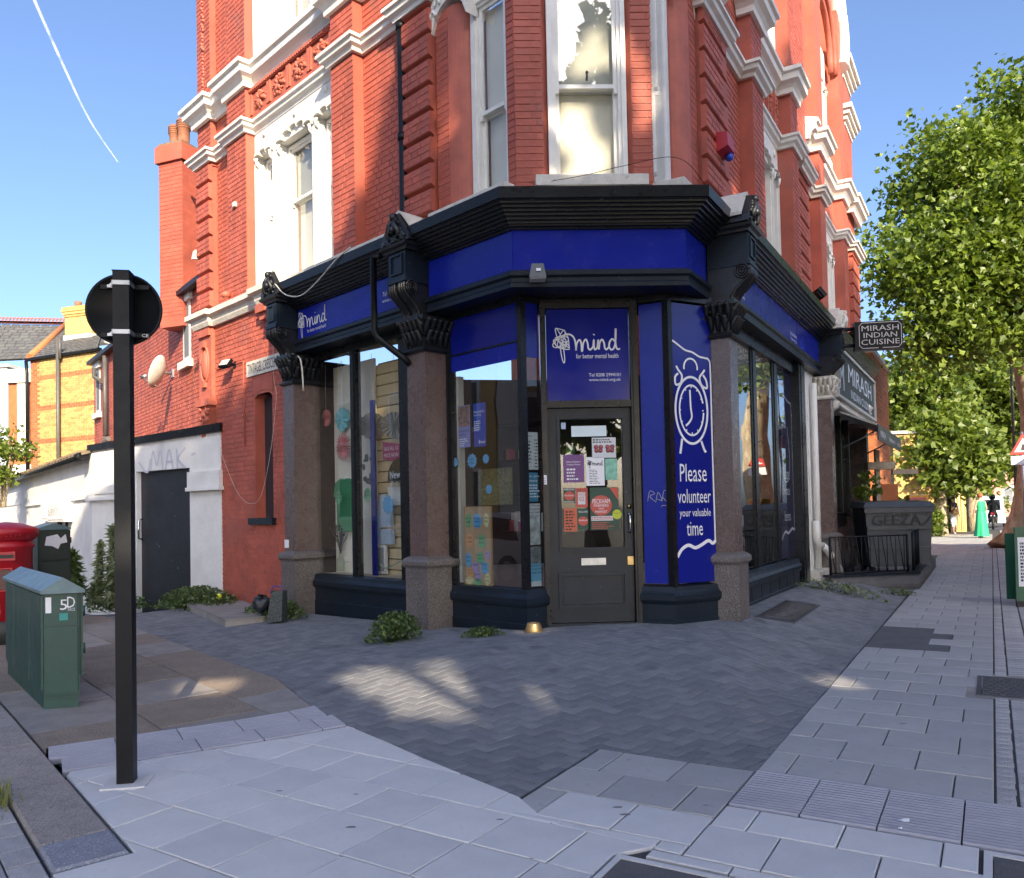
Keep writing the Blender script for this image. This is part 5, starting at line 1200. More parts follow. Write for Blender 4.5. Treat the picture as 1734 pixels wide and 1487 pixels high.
# goods seen dimly behind the wide pane
mb=MB(); mb.fb(F1,.03,.10,-.14,-.06,.42,2.8); tag(mb.build('curtain_pole',plain('pale_plastic',(.5,.5,.46))),'pale upright post just inside the wide pane','post')
sh=thing('shop_shelving','dark shelving with small goods deep behind the wide pane','shelving',F1.P(.4,-1.2,.3))
for z in (.95,1.4,1.85,2.3): mb=MB(); mb.fb(F1,-.3,1.0,-1.4,-1.0,z,z+.02); mb.build('shelf',M['dark'],sh)
for i in range(46):
    z=R.choice((.97,1.42,1.87)); t=R.uniform(-.25,.95); o=R.uniform(-1.3,-1.05); w=R.uniform(.03,.09); mb=MB(); mb.fb(F1,t,t+w,o,o+.06,z,z+R.uniform(.08,.26)); mb.build('boxed_goods',R.choice([M['cream'],M['ink'],plain('olive_card',(.22,.22,.08)),plain('brown_card',(.25,.15,.08)),M['dark'],rd,gt]),sh)
mb=MB(); mb.fb(F1,.10,.66,-.36,-.34,1.3,1.72); s=tag(mb.build('hanging_scarves',plain('mottled_olive',(.16,.15,.07),var=.7,scale=30)),'mottled olive patterned cloth hung above the notice board','cloth')
# narrow pane posters
wp=plain('pale_grey_print',(.60,.61,.62)); tb=plain('teal_print',(.05,.22,.36)); 
x0,x1=W2*.10,W2*.80
s=card('poster',F2,x0,x1,1.66,2.06,o1,wp,'topmost white notice in the narrow pane','poster'); lines(s,F2,x0+.01,(x1-x0)*.55,1.72,1.98,7,o1+.004,'inkblack',8); lines(s,F2,x0+.13,(x1-x0)*.28,1.68,2.0,9,o1+.004,'inkblack',9,.35); text(s,F2,[(x0+.01,2.01,.08,.02,'mind')],o1+.004,'inkblack')
s=card('poster',F2,x0,x1-.01,1.32,1.63,o1,tb,'teal blue poster in the narrow pane, second from the top','poster'); text(s,F2,[(x0+.01,1.575,.18,.03,'Buy, give'),(x0+.01,1.53,.15,.03,'donate')],o1+.004); lines(s,F2,x0+.015,.17,1.36,1.51,5,o1+.004,'ink',10)
s=card('poster',F2,x0-.01,x1+.01,.86,1.30,o1,plain('grey_photo_print',(.42,.45,.44),var=.9,scale=9),'grey photo poster about calendars, third from the top in the narrow pane','poster'); mb=MB(); mb.fb(F2,x0-.01,x1+.01,o1+.002,o1+.003,1.18,1.30); mb.build('heading_band',wp,s); text(s,F2,[(x0,1.265,.22,.024,'Every MIND calendar'),(x0,1.23,.2,.024,'sold funds for'),(x0,1.195,.2,.024,'mental health')],o1+.005,'inkblack')
s=card('poster',F2,x0,x1+.01,.42,.84,o1,plain('sky_blue_print',(.14,.38,.55)),'sky blue poster at the foot of the narrow pane','poster'); mb=MB(); mb.fb(F2,x0,x1+.01,o1+.002,o1+.003,.66,.84); mb.build('photo',plain('dark_photo',(.14,.16,.17),var=.9,scale=20),s); mb=MB(); mb.fb(F2,x0,x1+.01,o1+.002,o1+.003,.42,.475); mb.build('footer',wp,s); text(s,F2,[(x0+.04,.625,.14,.026,'Give your'),(x0+.01,.59,.21,.026,'pre-loved items a'),(x0+.02,.555,.19,.026,'second chance')],o1+.004,'inkblack')
# door stickers
OP=OD-.034
s=card('door_sticker',FF,.55,.60,2.10,2.17,OP,plain('pale_blue_sticker',(.40,.50,.66)),'small pale blue sticker in the top left corner of the door glass','sticker')
mb=MB(); n=5; mb.fb(FF,.66,1.04,OP-.002,OP+.002,2.015,2.13); tag(mb.build('blank_door_plate',plain('pale_aqua_acrylic',(.58,.70,.74),.3)),'blank pale aqua plate across the top of the door glass','plate')
s=card('door_notice',FF,.88,1.14,1.78,2.00,OP,wp,'white notice with two red butterfly shapes, top right of the door glass','notice')
mb=MB()
for c in (.95,1.075):
    for dx,dz in ((-.026,.018),(.026,.018),(-.02,-.02),(.02,-.02)): mb.lathe([(.026,0),(.001,.0005)],None,10,0,Matrix.Translation(FF.P(c+dx,OP+.003,1.88+dz))@Matrix((FF.d,Vector((0,0,1)),FF.n)).transposed().to_4x4())
mb.build('red_shapes',plain('dull_red_print',(.45,.13,.13)),s); lines(s,FF,.89,.23,1.94,1.99,2,OP+.004,'inkblack',12)
s=card('door_notice',FF,.565,.79,1.52,1.82,OP,plain('plum_print',(.17,.07,.20)),'plum coloured notice at the left of the door glass','notice'); text(s,FF,[(.60,1.73,.15,.022,'Ethical Delivery'),(.60,1.70,.15,.022,'Transport Partner')],OP+.004); lines(s,FF,.60,.13,1.54,1.68,4,OP+.004,'ink',13)
s=card('door_notice',FF,.81,1.01,1.48,1.79,OP,M['ink'],'white opening hours sheet headed by the flower logo, centre of the door glass','notice'); mb=MB(); logo(mb,FF,.825,1.67,.17,.09,OP+.004,.0028,0,False); mb.build('logo',M['inkblack'],s,recalc=False); lines(s,FF,.845,.12,1.50,1.66,9,OP+.004,'inkblack',14,.35)
s=card('door_notice',FF,1.02,1.15,1.54,1.77,OP,plain('mint_print',(.22,.48,.36),var=.5,scale=16),'mint green and yellow leaflet right of the opening hours sheet','leaflet')
rp=plain('tomato_red_print',(.50,.09,.06)); gd=plain('bottle_green_print',(.03,.07,.045))
def roundel(mb,F,t,z,w,h,o,n=20): mb.add([F.P(t+w*.5*math.cos(2*PI*i/n),o,z+h*.5*math.sin(2*PI*i/n)) for i in range(n)],[tuple(range(n))])
s=card('market_poster',FF,.56,.685,1.30,1.46,OP,gd,'small dark green market poster with a red roundel, upper left of the market group','poster'); mb=MB(); roundel(mb,FF,.622,1.375,.11,.10,OP+.003); mb.build('roundel',rp,s); text(s,FF,[(.572,1.37,.1,.02,'Peckham'),(.565,1.435,.11,.018,'WEEKEND'),(.565,1.305,.11,.015,'MARKET')],OP+.005)
s=card('market_poster',FF,.69,.82,1.25,1.46,OP,rp,'red date poster reading 02 in the market group','poster'); mb=MB(); mb.fb(FF,.715,.795,OP+.002,OP+.004,1.28,1.41); mb.build('date_panel',wp,s); text(s,FF,[(.728,1.315,.055,.05,'02'),(.722,1.375,.066,.025,'MARCH')],OP+.006,rp); text(s,FF,[(.70,1.425,.11,.02,'SEE US')],OP+.004,gd)
s=card('market_poster',FF,.845,1.155,1.00,1.46,OP,gd,'large dark green farmers market poster with a red tomato roundel','poster'); mb=MB(); roundel(mb,FF,.965,1.265,.235,.22,OP+.003); mb.build('roundel',rp,s); text(s,FF,[(.87,1.285,.19,.05,'PECKHAM'),(.885,1.25,.16,.028,'FARMERS'),(.935,1.222,.06,.018,'AND'),(.90,1.185,.13,.025,'MARKET')],OP+.006)
mb=MB(); mb.fb(FF,.855,1.09,OP+.002,OP+.004,1.10,1.15); mb.build('white_band',wp,s); lines(s,FF,.86,.22,1.11,1.145,2,OP+.006,rp,15); lines(s,FF,.86,.25,1.01,1.09,4,OP+.004,rp,16); mb=MB(); mb.add([FF.P(1.06,OP+.003,1.455),FF.P(1.15,OP+.003,1.455),FF.P(1.15,OP+.003,1.32)],[(0,1,2)]); mb.build('red_corner',rp,s)
s=card('market_poster',FF,.56,.70,.99,1.24,OP,plain('orange_red_print',(.55,.13,.06)),'orange red text poster, lower left of the market group','poster'); lines(s,FF,.575,.11,1.0,1.22,7,OP+.004,'inkblack',17)
s=card('market_poster',FF,.705,.82,1.01,1.235,OP,gd,'dark green poster with a red roundel under the date poster','poster'); mb=MB(); roundel(mb,FF,.765,1.10,.105,.10,OP+.003); mb.build('roundel',rp,s); text(s,FF,[(.72,1.1,.09,.02,'Peckham'),(.715,1.19,.10,.02,'WELCOME')],OP+.005)
mb=MB(); roundel(mb,FF,1.135,1.165,.10,.105,OP+.006); s=tag(mb.build('round_sticker',plain('lime_yellow_print',(.50,.56,.04))),'round lime yellow sticker at the edge of the farmers market poster','sticker'); text(s,FF,[(1.10,1.17,.07,.015,'dogs welcome')],OP+.008,'inkblack')
s=card('doorbell_label',FF,.345,.375,1.50,1.60,OD+.068,M['ink'],'small white label on the left door post','label'); lines(s,FF,.35,.015,1.51,1.58,3,OD+.071,'inkblack',18)
a=(4.630,0.886); b=(4.516,0.771)
s=card('column_sticker',FL,b[0],a[0],b[1],a[1],.073,M['ink'],'small white sticker on the granite column by the red wall','sticker')
# ================================================================== SIDE STREET: SHED, CABINETS, SIGN, PILLAR BOX, HOUSES
# ---- white rendered outbuilding
SH=thing('white_outbuilding','low white rendered outbuilding with a black door, black roof edge and tiled coping','outbuilding',(S0.x,S0.y,0))
d1_=(2.286,0.998)[0]; d0_=(0.662,0.994)[0]; dtop=(0.643,2.060)[1]
mb=MB(); mb.fb(FS,-.2,d0_,-.3,0,-.8,2.62); mb.fb(FS,d1_,3.86,-.3,0,-.8,2.62); mb.fb(FS,d0_,d1_,-.3,0,dtop,2.62); mb.build('front_wall',M['shed'],SH)
mb=MB(); mb.hexa([FS.P(-.25,-.35,2.60),FS.P(3.92,-.35,2.52),FS.P(3.92,.05,2.52),FS.P(-.25,.05,2.60),FS.P(-.25,-.35,2.74),FS.P(3.92,-.35,2.64),FS.P(3.92,.05,2.64),FS.P(-.25,.05,2.74)]); mb.build('roof_edge',M['black'],SH)
mb=MB(); mb.fb(FS,-.25,d0_-.03,0,.07,1.66,1.98); mb.fb(FS,-.28,d0_-.02,0,.10,1.66,1.72); mb.build('band_moulding',M['shed'],SH); mb=MB(); mb.fb(FS,d1_+.03,3.86,0,.06,1.60,1.86); mb.fb(FS,d1_+.03,3.9,0,.09,1.58,1.64); mb.fb(FS,d1_+.35,3.6,.06,.09,1.70,1.84); mb.build('band_moulding',M['shed'],SH)
mb=MB(); mb.fb(FS,d0_+.01,d1_-.01,-.16,-.08,-.75,dtop-.01); dr=mb.build('door',M['door'],SH); dr['label']='black steel door scuffed near the bottom'
mb=MB(); mb.fb(FS,d0_+.03,d1_-.03,-.08,-.07,-.55,.30); mb.build('kick_plate',M['door'],dr)
h=(2.257,0.996); mb=MB(); mb.tube([FS.P(h[0]-.02,-.08,h[1]+.22),FS.P(h[0]-.02,-.0,h[1]+.20),FS.P(h[0]-.02,-.0,h[1]-.12),FS.P(h[0]-.02,-.08,h[1]-.15)],.018,7); mb.build('pull_handle',M['chrome'],dr)
mb=MB(); mb.fb(FSS,0,15,-.3,0,-1.2,2.50); mb.build('side_wall',M['shed'],SH)
mb=MB(); mb.fb(FSS,-.0,9,0,.05,1.62,1.70); mb.fb(FSS,0,15,0,.02,1.70,2.05); mb.build('band_moulding',M['shed'],SH)
for i in range(40):
    t=-.05+i*.36; mb=MB(); mb.hexa([FSS.P(t,.20,2.44),FSS.P(t+.34,.20,2.44),FSS.P(t+.34,-.45,2.62),FSS.P(t,-.45,2.62),FSS.P(t,.20,2.49),FSS.P(t+.34,.20,2.49),FSS.P(t+.34,-.45,2.69),FSS.P(t,-.45,2.69)]); mb.build('coping_tile',M['tile'],SH)
    mb=MB(); mb.tube([FSS.P(t+.35,.21,2.44),FSS.P(t+.35,.21,2.51),FSS.P(t+.35,-.1,2.60)],.025,5); mb.build('coping_clip',M['tile'],SH)
mb=MB(); mb.tube([FSS.P(-.05,.16,2.42),FSS.P(.05,.22,2.40)],.09,8); mb.tube([FSS.P(.1,.18,2.42),FSS.P(14.5,.18,2.38)],.05,7); mb.build('gutter',M['pipe'],SH)
mb=MB(); s=lambda p: stroke(mb,FS,p,2.2,2.02,1.9,.42,.004,.022)
s([(0,.5),(.05,.3),(.1,.1),(.16,.1),(.2,.6)]); s([(.2,.1),(.24,.9),(.3,.3),(.36,.9),(.4,.1)]); s([(.44,.1),(.5,.9),(.56,.1)]); s([(.45,.4),(.56,.4)]); s([(.62,.9),(.63,.1)]); s([(.75,.9),(.64,.5),(.75,.1)]); s([(.84,.6),(.9,.65)]); mb.build('faded_graffiti',plain('faded_lilac_spray',(.50,.51,.58)),SH,recalc=False)
# utility boxes
a=(1.927,1.702); b=(4.053,1.191); c=(5.250,1.788)
ub=MB().fb(FSS,a[0],b[0],0,.16,b[1],a[1]).build('utility_box',M['shed']); tag(ub,'larger whitewashed meter box on the outbuilding side wall, nearer the corner','utility box'); mb=MB(); mb.fb(FSS,a[0]+.08,b[0]-.06,.16,.175,b[1]+.05,a[1]-.05); mb.build('lid',M['shed'],ub); mb=MB(); mb.tube([FSS.P((a[0]+b[0])/2,.08,b[1]),FSS.P((a[0]+b[0])/2,.08,b[1]-.55)],.05,7); mb.tube([FSS.P(a[0]+.2,.08,b[1]),FSS.P(a[0]+.2,.08,b[1]-.3)],.03,7); mb.build('conduit',M['pipe'],ub)
mb=MB(); s=lambda p: stroke(mb,FSS,p,b[0]-.15,b[1]+.10,(b[0]-a[0])*.6,.22,.178,.008)
s([(0,.2),(.1,.8),(.2,.2),(.05,.3)]); s([(.3,.2),(.35,.8),(.5,.7),(.35,.4),(.5,.1)]); s([(.6,.2),(.7,.9),(.8,.2)]); s([(.9,.1),(.95,.9),(1.05,.4)]); mb.build('scrawl',M['greypipe'],ub,recalc=False)
ub=MB().fb(FSS,b[0]+.06,c[0],0,.14,b[1]+.02,a[1]-.02).build('utility_box',M['shed']); tag(ub,'smaller whitewashed meter box on the side wall, farther from the corner','utility box'); mb=MB(); mb.fb(FSS,b[0]+.12,c[0]-.06,.14,.152,b[1]+.08,a[1]-.08); mb.build('lid',M['shed'],ub)
# ---- round traffic sign seen from the back
px,py=-2.162,4.533
TS=thing('traffic_sign','black back of a round traffic sign on a square black post in the white slabs','traffic sign',(px,py,gz(px,py)))
pd=(Vector((0,0))-Vector((px,py))).normalized(); ps=Frame((px,py),Vector((-pd.y,pd.x)),pd,False)
ps=Frame((px,py),Vector((.985,.17)),Vector((.17,-.985)),False)
ztop=(-2.127,4.530,2.610)[2]
mb=MB(); mb.fb(ps,-.043,.043,-.043,.043,gz(px,py)-.05,ztop); mb.fb(ps,-.046,.046,-.046,.046,ztop,ztop+.006); mb.build('post',M['pipe'],TS)
zc=(-2.152,4.530,2.420)[2]; rD=.207
mb=MB(); mm=Matrix.Translation(ps.P(-.015,-.075,zc))@Matrix((ps.d,Vector((0,0,1)),ps.n)).transposed().to_4x4()
mb.lathe([(rD-.004,-.004),(rD,-.002),(rD,.008),(rD-.012,.010),(rD-.016,.004),(.001,.004)],None,48,0,mm); mb.build('disc',M['pipe'],TS)
for dz in (.125,-.150):
    mb=MB(); mb.fb(ps,-.135,.125,-.068,-.052,zc+dz-.012,zc+dz+.012); mb.build('channel',M['pipe'],TS)
    mb=MB(); mb.fb(ps,-.048,.048,.043,.048,zc+dz-.012,zc+dz+.012); mb.fb(ps,-.048,-.043,-.06,.048,zc+dz-.012,zc+dz+.012); mb.fb(ps,.043,.048,-.06,.048,zc+dz-.012,zc+dz+.012); mb.tube([ps.P(-.062,-.045,zc+dz),ps.P(-.062,.0,zc+dz)],.009,6); mb.fb(ps,-.095,-.045,-.05,-.035,zc+dz-.008,zc+dz+.008); mb.build('clamp_band',M['metal'],TS)
mb=MB(); letters(mb,ps,.085,zc-.16,.035,.018,-.05,'CE'); mb.build('maker_mark',M['metal'],TS,recalc=False)
mb=MB(); q=[ps.P(-.11,-.09,0),ps.P(.12,-.09,0),ps.P(.12,.11,0),ps.P(-.11,.11,0)]; mb.prism([Vector((v.x,v.y,gz(v.x,v.y)-.03)) for v in q],Vector((0,0,.042))); tag(mb.build('concrete_collar',M['slabw']),'small mortar patch around the foot of the black sign post','mortar patch')
# ---- green street cabinets
def cabinet(label,FLc,FRc,dl,h,m,lid,over=.03,ridge=.11):
    """FLc/FRc: front bottom corners, dl: vector along the long side going back"""
    a=Vector(FLc); b=Vector(FRc); d=Vector(dl); zb=gz(a.x,a.y)
    t=thing('street_cabinet',label,'street cabinet',((a.x+b.x+d.x)/2,(a.y+b.y+d.y)/2,zb))
    A,Bv,Cv,Dv=[v.to_3d() for v in (a,b,b+d,a+d)]
    zs=lambda v,z: Vector((v.x,v.y,z))
    def blk(name,p,z0,z1,mm,sh=0):
        mb=MB(); c=(p[0]+p[2])/2; q=[v+(c-v)*sh for v in p]; mb.hexa([zs(v,z0) for v in q]+[zs(v,z1) for v in q]); return mb.build(name,mm,t)
    P=[A,Bv,Cv,Dv]; blk('plinth',P,zb-.35,zb+.11,m,.03); body=blk('body',P,zb+.11,zb+h-.10,m)
    u=(Bv-A).normalized(); w=(Bv-A).length; dn=d.to_3d().normalized(); L_=d.length; n=Vector((u.y,-u.x,0)); 
    if n.dot(dn)>0: n=-n
    # gabled lid in three plates
    for i,(s0,s1) in enumerate(((-.03,.30),(.305,.74),(.745,1.02))):
        p0=A+dn*(L_*s0); mb=MB(); e=dn*(L_*(s1-s0)); zz=zb+h-.10
        sec=[p0-u*over+Vector((0,0,zz-.012)),p0+u*(w+over)+Vector((0,0,zz-.012)),p0+u*(w+over)+Vector((0,0,zz+.012)),p0+u*w*.5+Vector((0,0,zz+ridge)),p0-u*over+Vector((0,0,zz+.012))]
        for v in sec: v.z+=0
        sec=[Vector((v.x,v.y,v.z-p0.z)) if False else Vector((v.x,v.y,v.z)) for v in sec]
        mb.prism(sec,e); mb.build('lid_plate',lid,t)
    fr=Frame((A.x,A.y),u.to_2d(),n.to_2d(),False)
    mb=MB(); mb.fb(fr,.012,w-.012,0,.012,zb+.13,zb+h*.63); mb.fb(fr,.012,w-.012,0,.010,zb+h*.64,zb+h-.12); mb.build('front_panel',m,t)
    sd=Frame((A.x,A.y),dn.to_2d(),(-u).to_2d(),True)
    for s0,s1 in ((.02,.30),(.31,.73),(.74,.98)): mb=MB(); mb.fb(sd,L_*s0,L_*s1,0,.014,zb+.15,zb+h-.13); mb.build('side_panel',m,t)
    rs=Frame((Bv.x,Bv.y),dn.to_2d(),u.to_2d(),False); mb=MB(); mb.fb(rs,.02,.32,0,.03,zb+.25,zb+h-.12); mb.tube([rs.P(.03,.035,zb+.42),rs.P(.03,.035,zb+.5)],.012,6); mb.tube([rs.P(.03,.035,zb+h-.30),rs.P(.03,.035,zb+h-.22)],.012,6); mb.build('door',m,t)
    return t,fr,w,zb,rs
zt=(-3.636,6.290,0.676)[2]
t,fr,w,zb,rs=cabinet('dark green steel cabinet with a gabled lid and stickers, nearest the kerb',(-3.63,6.287),(-3.63+.235,6.287+.075),(-1.27,1.58),zt+.234+.10,M['green'],M['greenlt'])
h=zt+.234+.10
mb=MB(); mb.fb(fr,.015,.055,.012,.016,zb+h*.74,zb+h*.86); mb.build('white_sticker',M['ink'],t)
mb=MB(); letters(mb,fr,.115,zb+h*.76,.05,.08,.017,'5'); letters(mb,fr,.165,zb+h*.775,.055,.085,.018,'D'); letters(mb,fr,.17,zb+h*.75,.05,.022,.018,'FACE'); mb.build('sticker_lettering',M['ink'],t,recalc=False)
mb=MB(); mb.fb(fr,.11,.17,.012,.016,zb+h*.68,zb+h*.735); mb.build('teal_sticker',plain('teal_sticker',(.04,.28,.24)),t)
zt2=(-6.183,10.800,1.082)[2]
p=(-6.297,10.800,0.303); q=(-6.116,11.200,0.260)
t,fr,w,zb,rs=cabinet('dull green cabinet with a torn white sticker, behind the green one by the white wall',(p[0],p[1]),(q[0],q[1]),(-.42,.50),zt2+.36,M['greendk'],M['greenlt'],.03,.08)
mb=MB(); s=[(.12,.78),(.16,.86),(.42,.88),(.5,.84),(.62,.88),(.66,.80),(.5,.79),(.44,.74),(.3,.77)]; mb.add([fr.P(w*x*1.4,.014,zb+(zt2+.36)*y) for x,y in s],[tuple(range(len(s)))]); mb.build('torn_sticker',M['ink'],t,recalc=False)
# ---- pillar box
c=(-6.170,9.900,-0.148); pz=c[2]; PB=thing('pillar_box','red cast iron pillar box cut off by the left edge of the photo','post box',(c[0],c[1],pz))
k=(1.45)/1.6; H=(-6.163,9.900,1.220)[2]-pz
r=.285
mb=MB(); mb.lathe([(r+.01,-.1),(r+.01,.16),(r,.17),(r-.004,.19)],(c[0],c[1],pz),36); mb.build('base',M['inkblack'],PB)
mb=MB(); mb.lathe([(r-.004,.19),(r-.004,H*.76),(r+.02,H*.775),(r+.02,H*.80),(r,H*.81),(r,H*.83)],(c[0],c[1],pz),40); bd=mb.build('body',M['postred'],PB)
mb=MB(); mb.lathe([(r,H*.83),(r+.035,H*.85),(r+.05,H*.88),(r+.065,H*.885),(r+.065,H*.93),(r+.04,H*.945),(r*.6,H*.985),(.02,H),(.001,H)],(c[0],c[1],pz),40)
for i in range(44): a=2*PI*i/44; mb.ball((c[0]+(r+.045)*math.cos(a),c[1]+(r+.045)*math.sin(a),pz+H*.875),.014,0,5)
mb.build('cap',M['postred'],PB)
fd=Vector((.42,-.907)); pf=Frame((c[0]+fd.x*r*.93,c[1]+fd.y*r*.93),Vector((.907,.42)),fd,False)
mb=MB(); mb.fb(pf,-.13,.13,-.02,.035,pz+H*.665,pz+H*.74); mb.build('slot_hood',M['postred'],PB); mb=MB(); mb.fb(pf,-.115,.115,.02,.037,pz+H*.685,pz+H*.715); mb.build('slot',M['inkblack'],PB)
mb=MB(); ring(mb,pf,-.10,.10,pz+H*.40,pz+H*.60,.014,-.02,.03); mb.build('notice_frame',M['postred'],PB); mb=MB(); mb.fb(pf,-.086,.086,-.02,.022,pz+H*.415,pz+H*.585); mb.build('notice_plate',plain('dark_red_brown_plate',(.10,.045,.035)),PB)
mb=MB(); letters(mb,pf,-.09,pz+H*.20,.18,.12,.024,'G R'); mb.build('raised_cipher',M['postred'],PB,recalc=False)
pf2=Frame((c[0]+.93*r*.985,c[1]-.37*r*.985),Vector((.37,.93)),Vector((.93,-.37)),False); mb=MB(); mb.fb(pf2,-.04,.04,-.0,.012,pz+H*.45,pz+H*.52); mb.build('white_sticker',M['ink'],PB)
# ---- wall furniture on the red side wall and wing
a=(5.837,3.585); b=(4.795,3.339); zc_=((5.840,3.467))[1]
NP=MB().fb(FL,b[0]-.14,a[0],.0,.02,zc_-.115,zc_+.115).build('street_name_plate',M['stone']); tag(NP,'long cream street name plate reading TINTAGEL CRESCENT on the red wall','street sign')
mb=MB(); letters(mb,FL,a[0]-.04,zc_-.075,.97,.15,.023,'TINTAGEL CRESCENT'); mb.build('lettering',M['inkblack'],NP,recalc=False)
def flood(name,label,F,t,o,z,yaw=0,s=1,m='pipe',cat='floodlight'):
    T=thing(name,label,cat,F.P(t,0,z)); mb=MB(); mb.tube([F.P(t,0,z),F.P(t,o*.6,z)],.02*s,6); mb.fb(F,t-.03*s,t+.03*s,0,.015,z-.05*s,z+.05*s); mb.build('bracket',M[m],T)
    rm=Matrix.Translation(F.P(t,o,z))@Matrix((F.d,F.n,Vector((0,0,1)))).transposed().to_4x4()@Matrix.Rotation(yaw,4,'Z')@Matrix.Rotation(math.radians(38),4,'X')
    mb=MB(); mb.box(None,(.20*s,.05*s,.15*s),0,0,rm); mb.box(None,(.16*s,.03*s,.10*s),0,0,rm@Matrix.Translation((0,-.04*s,.0))); mb.build('lamp_housing',M[m],T)
    mb=MB(); mb.box(None,(.17*s,.006,.12*s),0,0,rm@Matrix.Translation((0,.028*s,0))); mb.build('lens',M['blindg'],T); return T
q=(6.248,3.613); flood('floodlight','small black floodlight on the red wall left of the street name plate',FL,q[0],.16,q[1],.3)
q=(5.747,4.590); flood('floodlight','black floodlight on the red wall above the main-road fascia',FR,q[0],.34,q[1]+.05,-.5,1.2)
q=(9.883,4.714); flood('floodlight','black floodlight beside the hanging restaurant sign',FR,q[0],.3,q[1],-.5,1.2)
T=thing('floodlight','silver grey floodlight over the shop door on the blue fascia','floodlight',FF.P(.28,0,3.66)); mb=MB(); mb.hexa([FF.P(.20,.05,3.59),FF.P(.37,.05,3.59),FF.P(.37,.21,3.55),FF.P(.20,.21,3.55),FF.P(.23,.05,3.71),FF.P(.34,.05,3.71),FF.P(.345,.17,3.70),FF.P(.225,.17,3.70)]); mb.build('lamp_housing',plain('grey_alloy',(.09,.10,.105),.45),T); mb=MB(); mb.fb(FF,.205,.365,.06,.2,3.54,3.55); mb.build('lens',M['blindg'],T); mb=MB(); mb.hexa([FF.P(.27,.2,3.615),FF.P(.315,.2,3.615),FF.P(.315,.206,3.615),FF.P(.27,.206,3.615),FF.P(.27,.19,3.645),FF.P(.315,.19,3.645),FF.P(.315,.196,3.645),FF.P(.27,.196,3.645)]); mb.build('rating_label',M['ink'],T)
a=(6.047,6.081); T=MB().fb(FL,a[0]-.02,a[0]+.06,-.1,.09,a[1]-.03,a[1]+.04).build('wall_camera',M['stone']); tag(T,'small white sensor box on the upper red wall between the quoins and the window','sensor')
a=(0.566,5.845); T=MB(); T.hexa([FW.P(a[0]-.12,0,a[1]-.12),FW.P(a[0]+.05,0,a[1]-.10),FW.P(a[0]+.05,.25,a[1]-.12),FW.P(a[0]-.06,.25,a[1]-.14),FW.P(a[0]-.12,0,a[1]+.06),FW.P(a[0]+.05,0,a[1]+.06),FW.P(a[0]+.05,.22,a[1]+.02),FW.P(a[0]-.06,.22,a[1]+.02)]); T=T.build('wall_floodlight',M['stone']); tag(T,'pale wedge floodlight at the corner beside the chimney','floodlight')
# satellite dish
a=(2.683,4.054); DT=thing('satellite_dish','off white satellite dish with its shadow on the red wing wall','satellite dish',FW.P(a[0],0,a[1]))
mb=MB(); mb.fb(FW,a[0]-.05,a[0]+.05,0,.03,a[1]-.08,a[1]+.08); mb.tube([FW.P(a[0],.02,a[1]),FW.P(a[0],.22,a[1]),FW.P(a[0]+.05,.36,a[1]-.02)],.03,7); mb.build('wall_bracket',M['metal'],DT)
dc=(2.141,3.963); cen=FW.P(dc[0],.42,dc[1]); ax=(FW.n*.75+FW.d*.62+Vector((0,0,.32))).normalized(); qx=ax.to_track_quat('Z','Y').to_matrix().to_4x4()
mb=MB(); mm=Matrix.Translation(cen)@qx@Matrix.Diagonal((1,1.12,1,1)); mb.lathe([(.001,-.06),(.12,-.045),(.22,-.01),(.275,.03),(.285,.03),(.285,.022),(.22,-.022),(.12,-.058),(.001,-.07)],None,30,0,mm); mb.build('dish',M['stone'],DT)
mb=MB(); e=cen+ax*.34+Vector((0,0,-.2)); mb.tube([cen+Vector((0,0,-.29)),e],.014,6); mb.tube([e,e+(cen-e).normalized()*.12],.035,8); mb.build('feed_arm',M['metal'],DT)
# ---- red alarm box
a=(0.627,5.238); AB=thing('alarm_box','red burglar alarm box with a blue strobe on the quoined pier','alarm box',FR.P(1.05,0,5.4))
z0,z1=(0.804,5.095)[1]+.1,(0.750,5.471)[1]
mb=MB(); mb.hexa([FR.P(.98,.06,z0+.05),FR.P(1.26,.06,z0+.05),FR.P(1.26,.20,z0+.10),FR.P(.98,.20,z0+.10),FR.P(.98,.06,z1),FR.P(1.26,.06,z1),FR.P(1.26,.19,z1-.02),FR.P(.98,.19,z1-.02)]); mb.build('case',plain('signal_red_plastic',(.40,.02,.03),.4),AB)
for i in range(3): mb=MB(); mb.fb(FR,1.06,1.18,.188,.193,z1-.09-.03*i,z1-.08-.03*i); mb.build('louvre',M['inkblack'],AB)
mb=MB(); mb.ball(FR.P(1.20,.15,z0+.05),.05,0,10); mb.build('strobe',plain('blue_strobe_plastic',(.02,.08,.55),.2),AB)
a=(6.029,8.278); T=MB().fb(FR,a[0]-.1,a[0]+.1,-.04,.14,a[1]-.14,a[1]+.2).build('wall_box',M['stone']); tag(T,'weathered cream box on the upper red wall above the cornice','wall box')
